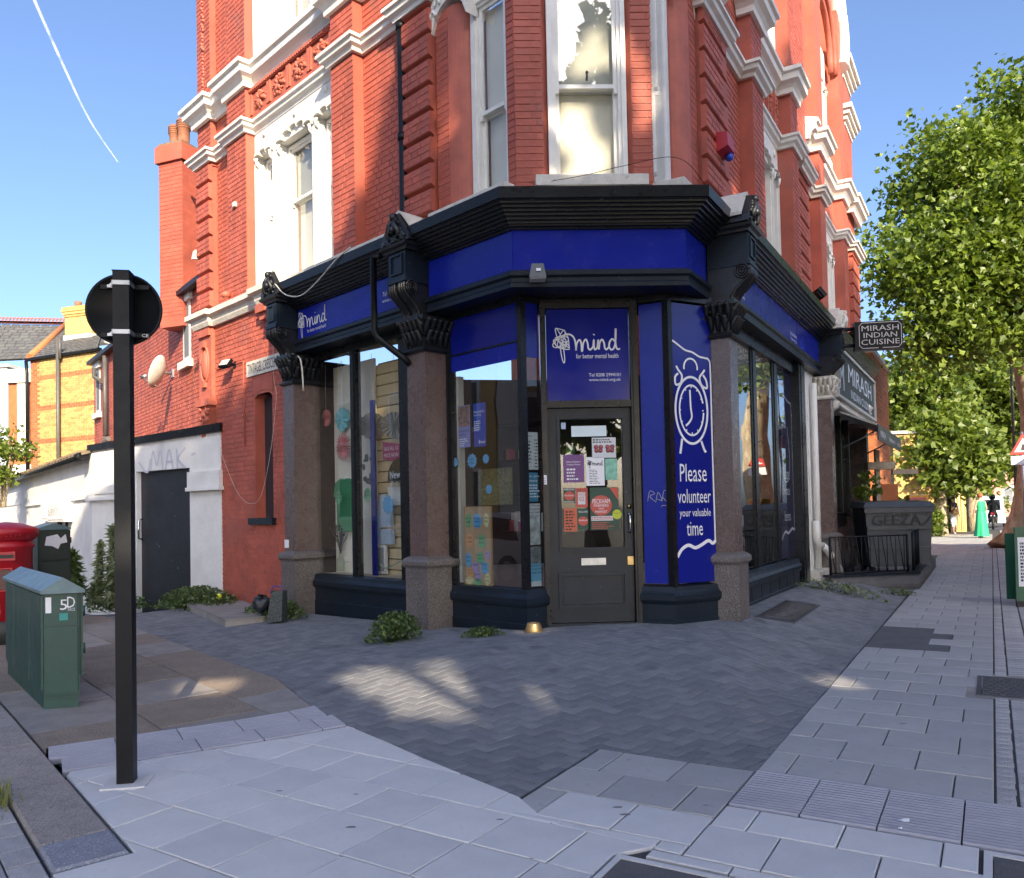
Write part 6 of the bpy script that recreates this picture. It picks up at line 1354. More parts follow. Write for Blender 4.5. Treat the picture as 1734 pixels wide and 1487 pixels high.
# ---- far side: yellow brick houses with slate roof
YH=thing('yellow_brick_house','yellow brick house with red brick corner bands and a hipped slate roof','house',(-15.053,27.000,2.816)[:3])
yf=Frame((-15.986,27.000,4.806)[:2],Vector((.90,-.43)),Vector((-.43,-.90)),False); YW=3.4; ye=(-15.977,27.000,6.546)[2]
mb=MB(); mb.fb(yf,0,YW,-4,-.01,-1,ye); w_=mb.build('wall',M['mortar'],YH)
ybr=MB(); yrd=MB(); kk=0; z=1.5
while z<ye:
    t=0 if kk%2 else -.11; band=(int((z-1.5)/.078)%14 in (0,1)) 
    while t<YW:
        a0,b0=max(0,t),min(YW,t+.225); t+=.235
        if b0-a0>.04: (yrd if (band or a0<.36) else ybr).fb(yf,a0,b0-.010,-.02,.0,z,z+.068)
    z+=.078; kk+=1
o=ybr.build('yellow_brick_courses',M['yellow'],YH,recalc=False); o['kind']='stuff'; o=yrd.build('red_brick_bands',M['orange'],YH,recalc=False); o['kind']='stuff'
mb=MB(); mb.fb(yf,-.12,YW+.1,-.0,.12,ye,ye+.08); mb.build('gutter',M['pipe'],YH)
ap=yf.P(1.9,-3.2,ye+2.0); 
def slates(p0,p1,q1,q0,nrow,ncol,name='roof_slope'):
    """rows of slates on a roof slope, eaves p0-p1, ridge q0-q1"""
    mb=MB()
    for i in range(nrow):
        a=p0.lerp(q0,i/nrow); b=p1.lerp(q1,i/nrow); c=p1.lerp(q1,(i+1.12)/nrow); d=p0.lerp(q0,(i+1.12)/nrow); nn=(b-a).cross(d-a).normalized()*.012
        m=max(1,int(ncol*(b-a).length/(p1-p0).length)); 
        for j in range(m+1):
            u0=max(0,(j-.5*(i%2))/m+.004); u1=min(1,(j+1-.5*(i%2))/m-.004)
            if u1-u0<.01: continue
            P=[a.lerp(b,u0),a.lerp(b,u1),d.lerp(c,u1),d.lerp(c,u0)]; mb.add([P[0]+nn*1.6,P[1]+nn*1.6,P[2],P[3],P[0]-nn,P[1]-nn],[(0,1,2,3),(0,4,5,1)])
    nn=(p1-p0).cross(q0-p0).normalized()*-.06
    if nn.z>0: nn=-nn
    mb.add([p0+nn,p1+nn,q1+nn,q0+nn],[(0,1,2,3)])
    o=mb.build(name,M['slate'],YH,recalc=False); o['kind']='stuff'; return o
e0=yf.P(-.15,.15,ye+.06); e1=yf.P(YW+.1,.15,ye+.06)
Ea=Vector((-18.187,27.600,6.723)); Eb=Vector((-15.957,26.900,6.626)); Ec=yf.P(YW+.1,.15,ye+.06); R0_=Vector((-20.093,30.500,8.690)); R1_=Vector((-16.703,30.500,8.551)); R2_=Vector((-14.797,29.500,8.196))
slates(Eb,Ec,R2_,R1_,16,13)
slates(Ea,Eb,R1_,R0_,12,7)
mb=MB(); mb.tube([Eb+Vector((0,0,.05)),R1_+Vector((0,0,.06))],.11,7); mb.build('hip_tiles',M['orange'],YH)
for i in range(26):
    c=R1_.lerp(R0_,i/25)+Vector((0,-.05,.08)); mb=MB(); mb.tube([c+Vector((.08*math.cos(a),0,.10+.08*math.sin(a))) for a in [2*PI*k/10 for k in range(11)]],.03,5); mb.box(c,(.27,.16,.08)); mb.build('ridge_tile',plain('pink_red_ridge_tile',(.36,.13,.10)),YH)
chc=(-15.025,28.500,7.891); mb=MB(); cz0,cz1=(-14.764,28.000,7.466)[2],(-14.756,28.000,8.660)[2]; mb.box((chc[0]+.2,chc[1],(cz0+cz1)/2),(1.15,.9,cz1-cz0),-.3); cs=mb.build('chimney',M['yellow'],YH)
mb=MB(); 
for i,e in enumerate((.06,.12,.18,.14)): mb.box((chc[0]+.2,chc[1],cz1-.32+.09*i),(1.15+e,.9+e,.085),-.3)
mb.build('chimney_corbel',M['yellow'],cs)
mb=MB(); mb.box((chc[0]+.2,chc[1],cz0+.08),(1.22,.97,.22),-.3); mb.build('flashing',M['stone'],cs)
for d in (-.35,.05): mb=MB(); mb.lathe([(.12,0),(.12,.2),(.08,.22)],(chc[0]+.2+d,chc[1],cz1+.05),10); mb.build('chimney_pot',M['terra'],cs)
a=(-14.792,27.000,6.759); mb=MB(); x=yf.P(1.55,.1,0); mb.tube([yf.P(1.55,.12,ye+.62),yf.P(1.55,.12,1.0)],.06,8); mb.tube([yf.P(1.66,.12,ye+.62),yf.P(1.66,.12,ye-.1)],.05,8); mb.build('soil_pipe',M['greypipe'],YH); mb=MB(); mb.tube([yf.P(-.08,.1,ye),yf.P(-.03,.1,ye-.4),yf.P(-.03,.1,1)],.055,8); mb.build('downpipe',M['pipe'],YH)
# white bay of the same house, facing the street
bf=Frame(yf.P(-.05,-.05,0).to_2d(),Vector((-.86,.08)).normalized(),Vector((-.09,-.995)).normalized(),True)
BH=thing('bay_house','red brick and white painted bay of the neighbouring house','house',bf.P(.7,0,0)); by=(-16.412,27.000,6.298)[2]
mb=MB(); mb.fb(bf,.0,.80,-1,.0,-1,by); mb.build('wall',M['orange'],BH); mb=MB(); mb.fb(bf,-.05,.84,0,.12,by-.45,by); mb.build('white_band',M['white'],BH); mb=MB(); mb.fb(bf,-.05,.84,0,.15,by-2.75,by-2.6); mb.build('white_band',M['white'],BH); mb=MB(); mb.fb(bf,-.05,.84,0,.06,by-3.9,by-3.2); mb.build('white_band',M['white'],BH)
mb=MB(); mb.fb(bf,.05,.46,0,.05,by-2.6,by-.45); wn=mb.build('window',M['white'],BH); mb=MB(); mb.fb(bf,.11,.40,.05,.055,by-1.5,by-.55); mb.fb(bf,.11,.40,.05,.055,by-2.5,by-1.58); mb.build('pane',M['blind'],wn)
# pale house beyond at the left edge
PH=thing('pale_house','pale blue-white rendered house far down the side street at the left edge','house',(-21.381,34.000,3.278)[:3]); c=(-21.469,34.000,5.761); pf3=Frame((c[0]-3,c[1]),Vector((1,-.1)).normalized(),Vector((-.1,-1)).normalized(),False); zt=(-21.412,34.000,7.627)[2]
mb=MB(); mb.fb(pf3,0,3.6,-4,0,-1,zt); mb.build('wall',plain('pale_blue_render',(.55,.62,.68)),PH); mb=MB(); mb.fb(pf3,-.1,3.7,-4,.1,zt,zt+.12); mb.build('parapet',M['stone'],PH)
mb=MB(); mb.fb(pf3,2.6,3.2,0,.05,zt-2.2,zt-.8); wn=mb.build('window',M['white'],PH); mb=MB(); mb.fb(pf3,2.7,3.1,.05,.06,zt-2.1,zt-.9); mb.build('pane',M['room'],wn)
# ---- step slab, bag, ball, bowl, litter
mb=MB(); q=[(-5.0,12.45),(-3.67,10.35),(-3.02,10.85),(-3.45,11.4),(-4.5,13.1)]; zz=-.19
mb.prism([Vector((x,y,-.32)) for x,y in q],Vector((0,0,.21))); mb.prism([Vector((x*1.0,y,-.108)) for x,y in q],Vector((0,0,.03))); tag(mb.build('concrete_step',M['conc']),'low worn concrete slab in front of the red wall','concrete slab')
def lump(c,sz,m,n=14,seed=0):
    rr=random.Random(seed); mb=MB()
    prof=[(math.sin(PI*i/8)+1e-3,-math.cos(PI*i/8)) for i in range(9)]; b=0
    mb.lathe(prof,None,n,0,Matrix.Translation(c)@Matrix.Diagonal((*sz,1)))
    for v in mb.v: v+=Vector((rr.uniform(-1,1)*sz[0],rr.uniform(-1,1)*sz[1],rr.uniform(-1,1)*sz[2]))*.30
    return mb
q=(-3.286,10.600,0.091); b=tag(lump((q[0],q[1],q[2]+.0),(.12,.1,.10),M['door'],seed=3).build('black_bag',M['door']),'small crumpled black bag lying by the column foot','bag')
q=(-3.064,10.450,0.232); TB=thing('trolley_bag','dark patterned wheeled bag propped between the red wall and the column','bag',(q[0],q[1],-.15)); mb=MB(); mb.hexa([Vector((q[0]+x,q[1]+y,z)) for x,y,z in ((-.10,-.05,-.12),(.10,-.08,-.12),(.12,.1,-.12),(-.08,.1,-.12),(-.05,0,.26),(.10,-.02,.26),(.12,.13,.26),(-.04,.13,.26))]); mb.build('bag_body',plain('patterned_dark_cloth',(.05,.06,.055),var=.9,scale=40),TB); mb=MB(); mb.tube([(q[0]-.05,q[1]-.02,.24),(q[0]-.03,q[1],.32),(q[0]+.08,q[1],.32),(q[0]+.1,q[1],.24)],.012,6); mb.build('handle',plain('purple_plastic',(.10,.06,.22)),TB)
q=(-4.454,12.300,0.028); mb=MB(); mb.ball(q,.045,0,12); tag(mb.build('tennis_ball',plain('tennis_yellow',(.60,.68,.05),.9)),'yellow tennis ball lying on the green ground cover','ball')
q=(0.193,8.346,-0.014); BW=thing('dog_bowl','gold dog water bowl on the paving left of the shop door','dog bowl',q); mb=MB(); mb.lathe([(.092,.0),(.095,.01),(.068,.085),(.066,.092),(.060,.09),(.055,.035),(.001,.03)],q,28); mb.build('bowl',plain('gold_metal',(.42,.29,.13),.35,metal=.7,var=.3,scale=30),BW); mb=MB(); mb.lathe([(.056,.05),(.001,.05)],q,20); mb.build('water',M['glass'],BW)
q=(-5.063,12.919,-0.192); mb=MB(); mb.tube(spline([(q[0]-.15,q[1],q[2]+.02),(q[0],q[1]+.05,q[2]+.05),(q[0]+.2,q[1]-.03,q[2]+.02)]),[.02]*11,5); tag(mb.build('dropped_glove',M['door']),'black scrap lying on the paving before the concrete slab','litter')
for q,s_,lb in (((1.756,3.751,-0.234),.035,'white paper scrap on the ribbed tiles'),((1.695,3.652,-0.234),.012,'tiny white fleck beside the paper scrap on the ribbed tiles')):
    mb=MB(); q=Vector(q); p=[(q.x+s_*math.cos(a)*R.uniform(.6,1.2),q.y+s_*.7*math.sin(a)*R.uniform(.6,1.2),q.z+.012+R.uniform(0,.01)) for a in [2*PI*k/7 for k in range(7)]]; mb.add([Vector(x) for x in p]+[Vector((q.x,q.y,q.z+.02))],[(k,(k+1)%7,7) for k in range(7)]); tag(mb.build('paper_scrap',M['ink'],recalc=False),lb,'litter')
# ================================================================== MAIN ROAD SIDE: RESTAURANT, PATIO, FAR STREET
RB_=thing('restaurant_building','second bay of the red brick terrace with a restaurant front and a tall arched gable','building',FR.P(9,0,0))
wall('pilaster',FR,7.25,7.80,-.4,.14,4.45,12,parent=RB_,brick=False); wall('wall',FR,6.62,7.25,-.4,-.04,4.45,12,parent=RB_,brick=False)
wall('pilaster',FR,9.95,10.5,-.4,.14,4.45,11.6,parent=RB_,brick=False); wall('wall',FR,7.80,9.95,-.8,-.60,4.45,12,parent=RB_,brick=False); wall('wall',FR,10.5,10.9,-.4,-.04,4.45,11.2,parent=RB_,brick=False)
wall('end_pier',FR,10.9,11.95,-.6,.10,3.2,10.6,parent=RB_,brick=False)
for i in range(8): mb=MB(); z=4.5+.3*i; mb.hexa([FR.P(10.9,.10,z+.035),FR.P(11.95,.10,z+.035),FR.P(11.95,.18,z+.06),FR.P(10.9,.18,z+.06),FR.P(10.9,.10,z+.30),FR.P(11.95,.10,z+.30),FR.P(11.95,.18,z+.30),FR.P(10.9,.18,z+.30)]); mb.build('quoin',M['red'],RB_)
jog2=[(6.60,.06),(6.64,.06),(6.64,-.03),(7.23,-.03),(7.23,.15),(7.82,.15),(7.82,-.1),(9.93,-.1),(9.93,.15),(10.52,.15),(10.52,-.03),(10.88,-.03),(10.88,.2),(12.0,.2),(12.0,-.4)]
mb=MB(); mb.sweep(lp(FR,*jog2),PL_); mb.build('string_course',M['white'],RB_); mb=MB(); mb.sweep(lp(FR,*jog2),PC_); mb.build('main_cornice',M['white'],RB_)
mb=MB(); mb.fb(FR,7.8,9.95,-.25,-.05,6.92,7.58); fz=mb.build('frieze',M['redflat'],RB_)
Bs=B; B=RB_; triple(FR,7.80,9.95,4.45,6.74,-.08,[(7.95,8.28,6.3),(8.42,9.32,6.3),(9.46,9.80,6.3)],5.5); 
mb=MB(); mb.fb(FR,7.85,9.9,-.3,-.02,8.2,8.35); mb.build('sill',M['white'],RB_); triple(FR,8.0,9.75,8.35,10.6,-.1,[(8.15,8.45,9.8),(8.6,9.2,9.8),(9.32,9.62,9.8)],9.2); B=Bs
for k,(rr_,o_) in enumerate(((1.05,.16),(.92,.10))):
    mb=MB(); mb.tube([FR.P(8.87+rr_*math.cos(a),o_-.08,10.2+rr_*1.1*math.sin(a)) for a in [PI*q/14 for q in range(15)]],.06,6); mb.build('arch_ring',M['redflat'],RB_)
mb=MB(); mb.fpoly(FR,[(6.62,12),(6.62,12.9),(8.3,13.6),(9.6,13.2),(10.6,11.9),(11.2,11.0),(11.9,10.6),(11.9,9),(6.62,9)],-.5,-.23); mb.build('gable_wall',M['redflat'],RB_)
mb=MB(); cv=spline([FR.P(t,.05,z) for t,z in ((7.2,13.5),(8.4,13.75),(9.4,13.5),(10.2,12.7),(10.7,11.9),(11.0,11.25))],4); mb.tube(cv,.20,8); mb.tube(spline([FR.P(t,.18,z) for t,z in ((10.3,11.6),(10.5,11.2),(10.45,10.8),(10.25,10.5))],4),.13,7); mb.build('gable_coping',M['white'],RB_)
for t,z,s in ((11.45,10.62,1.0),(11.45,9.55,.9)):
    mb=MB(); 
    for i,e in enumerate((.0,.06,.12,.18)): mb.fb(FR,10.9-e*s,11.98+e*s,-.4,.12+e*s,z+.1*i,z+.1*i+.098)
    mb.build('cap_stone',M['white'],RB_)
mb=MB(); mb.fb(FR,6.62,12,-6,-.5,3,10.5); mb.build('body_wall',M['redflat'],RB_)
# restaurant front, ground floor
q0=(6.392,2.771)[0]; 
column(FR,6.95,7.25,-.2,.26,-.1,'granite column with a stone capital between the shop and the restaurant',capm='stone')
console(FR,6.94,7.26,.05,.46,'weathered stone console between the shop and the restaurant','stone','stone')
fa=(6.747,3.810); fb_=(11.813,3.901); lo=(7.005,2.916)
mb=MB(); mb.fb(FR,7.28,13.0,-.3,.26,3.05,4.15); fs=mb.build('sign_backing',M['stone'],RB_)
mb=MB(); mb.fb(FR,7.45,12.8,.26,.30,3.20,4.05); sp_=mb.build('sign_panel',plain('black_gloss_sign',(.018,.02,.019),.5),RB_)
mb=MB(); ring(mb,FR,7.40,12.85,3.15,4.10,.05,.27,.34); mb.build('sign_frame',M['blindg'],sp_)
mb=MB(); letters(mb,FR,8.8,3.58,3.5,.36,.305,'MIRASH'); letters(mb,FR,9.1,3.30,2.9,.17,.305,'INDIAN CUISINE'); letters(mb,FR,7.75,3.35,.5,.5,.305,'M'); mb.build('lettering',plain('silver_blue_letters',(.55,.60,.68),.35),sp_,recalc=False)
mb=MB(); mb.sweep(lp(FR,(7.24,.1),(13.1,.1)),CP); mb.build('cornice',M['black'],RB_)
mb=MB(); mb.hexa([FR.P(7.3,.0,2.75),FR.P(7.5,.0,2.75),FR.P(7.5,.30,2.95),FR.P(7.3,.30,2.95),FR.P(7.3,0,3.05),FR.P(7.5,0,3.05),FR.P(7.5,.36,3.05),FR.P(7.3,.36,3.05)]); mb.build('sign_bracket',M['white'],RB_)
AW=MB(); AW.hexa([FR.P(8.3,.2,2.95),FR.P(12.6,.2,2.95),FR.P(12.6,.85,2.66),FR.P(8.3,.85,2.66),FR.P(8.3,.2,2.99),FR.P(12.6,.2,2.99),FR.P(12.6,.85,2.70),FR.P(8.3,.85,2.70)]); aw=AW.build('awning',M['blindg'],RB_)
mb=MB(); mb.fb(FR,8.3,12.6,.84,.86,2.40,2.69); va=mb.build('valance',M['navy'],aw)
mb=MB(); letters(mb,FR,8.6,2.47,.9,.13,.865,'MIRASH'); letters(mb,FR,10.2,2.48,1.1,.10,.865,'Restaurant'); letters(mb,FR,11.8,2.48,.6,.10,.865,'Indian'); mb.build('lettering',M['ink'],aw,recalc=False)
for t in (8.9,11.9): mb=MB(); mb.tube([FR.P(t,.1,2.3),FR.P(t+.1,.5,2.5),FR.P(t,.82,2.66)],.018,6); mb.build('awning_arm',M['metal'],aw)
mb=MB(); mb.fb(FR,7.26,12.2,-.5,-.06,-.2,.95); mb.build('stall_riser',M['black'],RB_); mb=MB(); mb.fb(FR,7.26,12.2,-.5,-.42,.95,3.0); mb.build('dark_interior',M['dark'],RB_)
for t in (7.26,7.75,8.7,9.8,10.9): mb=MB(); mb.fb(FR,t,t+.09,-.2,-.02,.95,3.05); mb.build('window_post',M['black'],RB_)
for t in (7.80,8.79,9.89): mb=MB(); mb.fb(FR,t,t+.93,-.10,-.09,.98,2.8); mb.build('pane',M['glassdk'],RB_)
column(FR,11.9,12.2,-.2,.22,-.1,'far granite column at the end of the restaurant front',capm='stone')
mb=MB(); mb.fb(FR,7.6,9.4,-.02,.10,.78,1.05); mb.build('menu_ledge',M['black'],RB_)
# hanging box sign
HS=thing('hanging_sign','black box sign reading MIRASH INDIAN CUISINE in outlined letters, hung out over the pavement','hanging sign',(6.009,14.000,3.912))
p0=Vector((5.993,14.000,4.365)); p1=Vector((6.765,14.000,3.896)); hf=Frame((p0.x,p0.y),Vector((.985,-.17)),Vector((-.17,-.985)),False); wd=(p1.x-p0.x)/.985; z1=p0.z; z0=p1.z-.02
mb=MB(); mb.fb(hf,0,wd,-.16,0,z0,z1); mb.build('sign_box',M['pipe'],HS); mb=MB(); mb.tube([hf.P(0,-.08,z1-.1),hf.P(-1.2,-.3,z1-.1)],.03,6); mb.tube([hf.P(0,-.08,z0+.1),hf.P(-1.2,-.3,z0+.1)],.03,6); mb.build('bracket',M['pipe'],HS)
mb=MB(); m_=.03; c_=.05; x0,x1,y0,y1=.07,wd-.03,z0+.025,z1-.025
s=lambda pts,k=1: stroke(mb,hf,pts,0,0,1,1,.006,.0055,0,1,False)
s([(x0+c_,y1),(x1-c_,y1),(x1,y1-c_),(x1,y0+c_),(x1-c_,y0),(x0+(x1-x0)*.55,y0)]); s([(x0+(x1-x0)*.45,y0),(x0+c_,y0),(x0,y0+c_),(x0,y1-c_),(x0+c_,y1)])
hh=(z1-z0)
letters(mb,hf,x0+.04,z0+hh*.66,(x1-x0)-.08,hh*.19,.006,'MIRASH'); letters(mb,hf,x0+.07,z0+hh*.42,(x1-x0)-.14,hh*.18,.006,'INDIAN'); letters(mb,hf,x0+.03,z0+hh*.17,(x1-x0)-.06,hh*.19,.006,'CUISINE'); mb.build('lettering',plain('neon_tube_off',(.50,.47,.45),.4),HS,recalc=False)
# ---- patio: low wall, floor, railings
l0,l1,l2=Vector((5.163,13.252)),Vector((6.804,13.685)),Vector((9.22,17.786)); inn=lambda v: Vector((v.x,v.y,0))
pt=(6.701,13.700,0.024)[2]
def walls(path,name,label,th=.16,z0=-.4,z1=None,m='conc'):
    mb=MB(); mb.sweep([tuple(p) for p in path],[(-th,z0),(0,z0),(0,z1),(-th,z1)]); o=mb.build(name,M[m]); return o
lw=walls([l0,l1,l2],'low_wall','',.18,-.5,pt,'asphl'); tag(lw,'low dark rendered wall round the restaurant patio','low wall')
mb=MB(); mb.sweep([tuple(l0),tuple(l1),tuple(l2)],[(-.22,pt),(.03,pt),(.03,pt+.035),(-.22,pt+.035)]); mb.build('coping',M['navy'],lw)
a,b,c=FR.P(6.1,.2,0),FR.P(12.2,.2,0),Vector((*l2,0)); mb=MB(); mb.prism([Vector((v.x,v.y,-.3)) for v in (inn(l0),inn(l1),c,b,a)],Vector((0,0,.3+pt-.16))); o=mb.build('patio_floor',M['conc']); o['kind']='structure'
def railing(p,q,label,zz=True,n=9,hgt=.62,name='railing'):
    t=thing(name,label,'railing',(p.x,p.y,pt)); L_=(q-p).length; d=(q-p).normalized(); V=lambda s,z:(p.x+d.x*s,p.y+d.y*s,pt+.035+z)
    for z in (.03,hgt): mb=MB(); mb.tube([V(0,z),V(L_,z)],.012,5); mb.build('rail',M['pipe'],t)
    for s in (0.0,L_): mb=MB(); mb.tube([V(s,-.02),V(s,hgt)],.022,6); mb.build('post',M['pipe'],t)
    st=L_/n
    for i in range(n):
        mb=MB(); mb.tube([V(st*i,hgt),V(st*(i+(.55 if zz else 0)),.03)],.008,5); mb.build('bar',M['pipe'],t)
        if zz: mb=MB(); mb.tube([V(st*(i+.62),.03),V(st*(i+.62),hgt)],.008,5); mb.build('bar',M['pipe'],t)
    return t
dd=(l1-l0); rp0=l0+dd*.02+Vector((0,.1)); rp1=l0+dd*.90+Vector((0,.08))
railing(rp0,rp1,'black railing with slanting bars across the near end of the patio'); 
e=(l2-l1); off=Vector((-e.y,e.x)).normalized()*.1
railing(l1+e*.06+off,l1+e*.98+off,'black railing of upright bars along the pavement side of the patio',False,26,.66)
# ---- wheeled bin with graffiti
bc=(7.494,16.000,0.315); bx=Frame((6.678,15.400,0.383)[:2],Vector((.985,-.17)),Vector((-.17,-.985)),False)
bw=(8.094,15.900,0.330)[0]-(6.895,15.900,0.355)[0]; bz0=pt-.12; bz1=(6.780,15.500,1.141)[2]
BN=thing('wheeled_bin','large dark grey four-wheeled bin sprayed with GEEZA, standing on the patio','bin',bx.P(bw/2,-.5,bz0))
mb=MB(); mb.hexa([bx.P(.07,-.95,bz0+.12),bx.P(bw-.07,-.95,bz0+.12),bx.P(bw-.07,-.04,bz0+.12),bx.P(.07,-.04,bz0+.12),bx.P(0,-1.05,bz1),bx.P(bw,-1.05,bz1),bx.P(bw,0,bz1),bx.P(0,0,bz1)]); gbm=plain('grey_bin_plastic',(.055,.062,.072),.5,var=.15,bump=.1); mb.build('body',gbm,BN)
mb=MB(); mb.hexa([bx.P(-.04,-1.1,bz1),bx.P(bw+.04,-1.1,bz1),bx.P(bw+.04,.05,bz1),bx.P(-.04,.05,bz1),bx.P(.02,-1.0,bz1+.13),bx.P(bw-.02,-1.0,bz1+.13),bx.P(bw-.02,-.05,bz1+.10),bx.P(.02,-.05,bz1+.10)]); mb.build('lid',gbm,BN)
mb=MB(); mb.fb(bx,-.02,bw+.02,-.02,.04,bz1-.10,bz1-.01); mb.fb(bx,.03,bw-.03,-.03,.02,bz1-.42,bz1-.36); mb.fb(bx,.05,bw-.05,-.05,.005,bz0+.45,bz0+.49); mb.build('rim',gbm,BN)
for t in (.15,bw-.15):
    for o in (-.2,-.85): mb=MB(); mb.tube([bx.P(t-.03,o,bz0+.07),bx.P(t+.03,o,bz0+.07)],.075,10); mb.build('wheel',M['inkblack'],BN)
mb=MB(); letters(mb,bx,.12,bz1-.34,bw*.72,.20,.022,'GEEZA'); 
stroke(mb,bx,[(0,0),(.5,.3),(1,.9)],bw*.82,bz1-.34,.18,.2,.022,.012); mb.build('graffiti',M['inkblack'],BN,recalc=False)
mb=MB(); c=bx.P(bw*.86,-.35,bz1+.12); mb.box(c+Vector((0,0,.05)),(.34,.26,.10),-.2); CB=tag(mb.build('carton',plain('red_yellow_carton',(.62,.33,.03))),'flat yellow and red carton on top of the grey bin','carton'); mb=MB(); mb.box(c+Vector((-.03,-.02,.035)),(.285,.265,.045),-.2); mb.build('red_band',rd,CB); mb=MB(); mb.box(c+Vector((0,0,.104)),(.30,.22,.006),-.2); mb.build('top_print',M['ink'],CB)
# ---- neighbouring brick buildings beyond the restaurant
def brickhouse(name,label,F,w,dep,h,m,course=.15,cat='building',parapet=True,z0=-.3):
    t=thing(name,label,cat,F.P(w/2,-dep/2,0)); mb=MB(); mb.fb(F,0,w,-dep,-.012,z0,h); mb.build('wall',M['mortar'],t)
    Fs=Frame(F.P(0,-.0,0).to_2d(),-F.n.to_2d(),-F.d.to_2d(),True)
    mb=MB(); k=0; z=z0
    while z<h:
        for FF_,L_ in ((F,w),(Fs,dep)):
            s=0 if k%2 else -.22
            while s<L_:
                a,b=max(0,s),min(L_,s+.44); s+=.45
                if b-a>.03: mb.fb(FF_,a,b-.012,-.012 if FF_ is F else -.0,.0 if FF_ is F else .012,z,min(h,z+course-.014))
        z+=course; k+=1
    o=mb.build('brick_courses',M[m],t,recalc=False); o['kind']='stuff'
    if parapet: mb=MB(); mb.fb(F,-.1,w+.1,-dep,.1,h,h+.12); mb.build('parapet_coping',M['stone'],t)
    return t
p=(7.760,17.500,3.167); pq=(9.909,21.500,3.602)
c0=FR.P(13.4,-.9,0); f5=Frame(c0.to_2d(),dR,nR,False)
o=brickhouse('orange_brick_building','plain orange brick building next beyond the restaurant',f5,5.0,6,(8.499,19.000,4.765)[2],'orange',.15)
mb=MB(); mb.fb(f5,2.2,2.9,-.2,.02,2.2,4.2); mb.build('window',M['white'],o); mb=MB(); mb.fb(f5,2.3,2.8,.02,.03,2.3,4.1); mb.build('pane',M['room'],o)
c1=FR.P(18.3,-.9,0)+FR.n*.55; f6=Frame(c1.to_2d(),dR,nR,False); brickhouse('orange_brick_building','projecting stair tower of orange brick behind the restaurant awning',f6,4.5,5,(11.635,25.000,5.743)[2],'orange',.15)
c2=(16.016,34.000,1.257); f7=Frame(c2[:2],Vector((.98,-.2)).normalized(),Vector((-.2,-.98)).normalized(),False); brickhouse('yellow_brick_building','pale yellow brick gable beyond the orange building',f7,1.5,6,(16.458,34.000,4.095)[2],'yellow',.16)
mb=MB(); g0=FR.P(12.3,-.2,0); gf=Frame(g0.to_2d(),dR,nR,False); mb.fb(gf,0,1.1,-5,0,3.0,(15.617,6.534)[1]); tag(mb.build('rendered_side_wall',plain('brown_render',(.17,.12,.085),.9,var=.25,scale=3)),'plain brown side wall with a sloping dark edge above the hanging sign','wall')
# wall with railings, far garden wall, posts
gy0=Vector((18.425,38.000,1.249)); gfw=Frame(gy0.to_2d(),Vector((1,-.05)).normalized(),Vector((-.05,-1)).normalized(),False); zt=(19.148,38.000,2.201)[2]
mb=MB(); mb.fb(gfw,-.3,2.7,-.3,0,-.2,zt); g_=tag(mb.build('garden_wall',M['yellow']),'pale yellow brick garden wall with a row of thin railings far along the pavement','wall')
for i in range(16): mb=MB(); s=.1+.16*i; mb.tube([gfw.P(s,.12,-.1),gfw.P(s,.12,zt-.55)],.02,4); mb.build('bar',M['stone'],g_)
for i,(x,lb) in enumerate(((1598,'dark square gate pier left of the woman with the tan bag'),(1610,'dark square gate pier behind the woman with the tan bag'))):
    q=(19.869,37.500,0.397); mb=MB(); mb.box((q[0]+.36*i,q[1],.75),(.26,.3,1.9)); o=mb.build('gate_pier',M['dark']); tag(o,lb,'gate pier'); mb=MB(); mb.box((q[0]+.36*i,q[1],1.75),(.34,.38,.12)); mb.build('cap',M['stone'],o)
fpz=(7.289,16.600,1.979); mb=MB(); q=(8.100,18.000,1.252); mb.box((q[0],q[1],1.1),(.09,.09,2.6)); mb.box((q[0]+.05,q[1],2.05),(.6,.25,.16)); tag(mb.build('timber_gate_post',plain('pale_timber',(.35,.30,.22),.8,var=.3)),'pale timber post with a dark boxed lintel behind the bin','gate post')
mb=MB(); q=(8.491,18.500,0.981); mb.box((q[0],q[1],.9),(.5,.2,1.5)); tag(mb.build('brick_gate_pier',M['orange']),'short brick pier behind the bin','gate pier')
mb=MB(); q=(11.419,24.000,2.032); mb.box((q[0]+.2,q[1],q[2]+.1),(.75,.1,.14)); mb.box((q[0]+.25,q[1],.6),(.16,.16,1.3)); tag(mb.build('dark_board_sign',M['dark']),'small dark board on a post beyond the bin','sign')
# ---- A-board at the right edge
q=(6.876,11.166,-0.234); AB2=thing('a_board','green edged A-board cut off by the right edge of the photo','A-board',q); af=Frame((q[0]-.0,q[1]),Vector((.96,-.28)),Vector((-.28,-.96)),False)
zt=1.23-(893-847)/1376*q[1]
mb=MB(); mb.fb(af,0,.6,-.03,0,q[2]+.06,zt); mb.fb(af,.0,.6,-.45,-.42,q[2]+.06,zt-.1); bo=mb.build('board',plain('board_green',(.02,.10,.05),.4),AB2); mb=MB(); mb.fb(af,.035,.56,0,.006,q[2]+.28,zt-.14); mb.build('poster',M['ink'],AB2); mb=MB(); mb.fb(af,.0,.6,0,.012,zt-.11,zt-.0); mb.build('header',plain('board_green',(0,0,0)),AB2); 
lines(AB2,af,.06,.4,q[2]+.34,zt-.2,12,.008,'navy',31,.6); mb=MB(); mb.fb(af,.0,.6,-.04,.02,q[2]-.02,q[2]+.08); mb.build('foot',M['dark'],AB2)
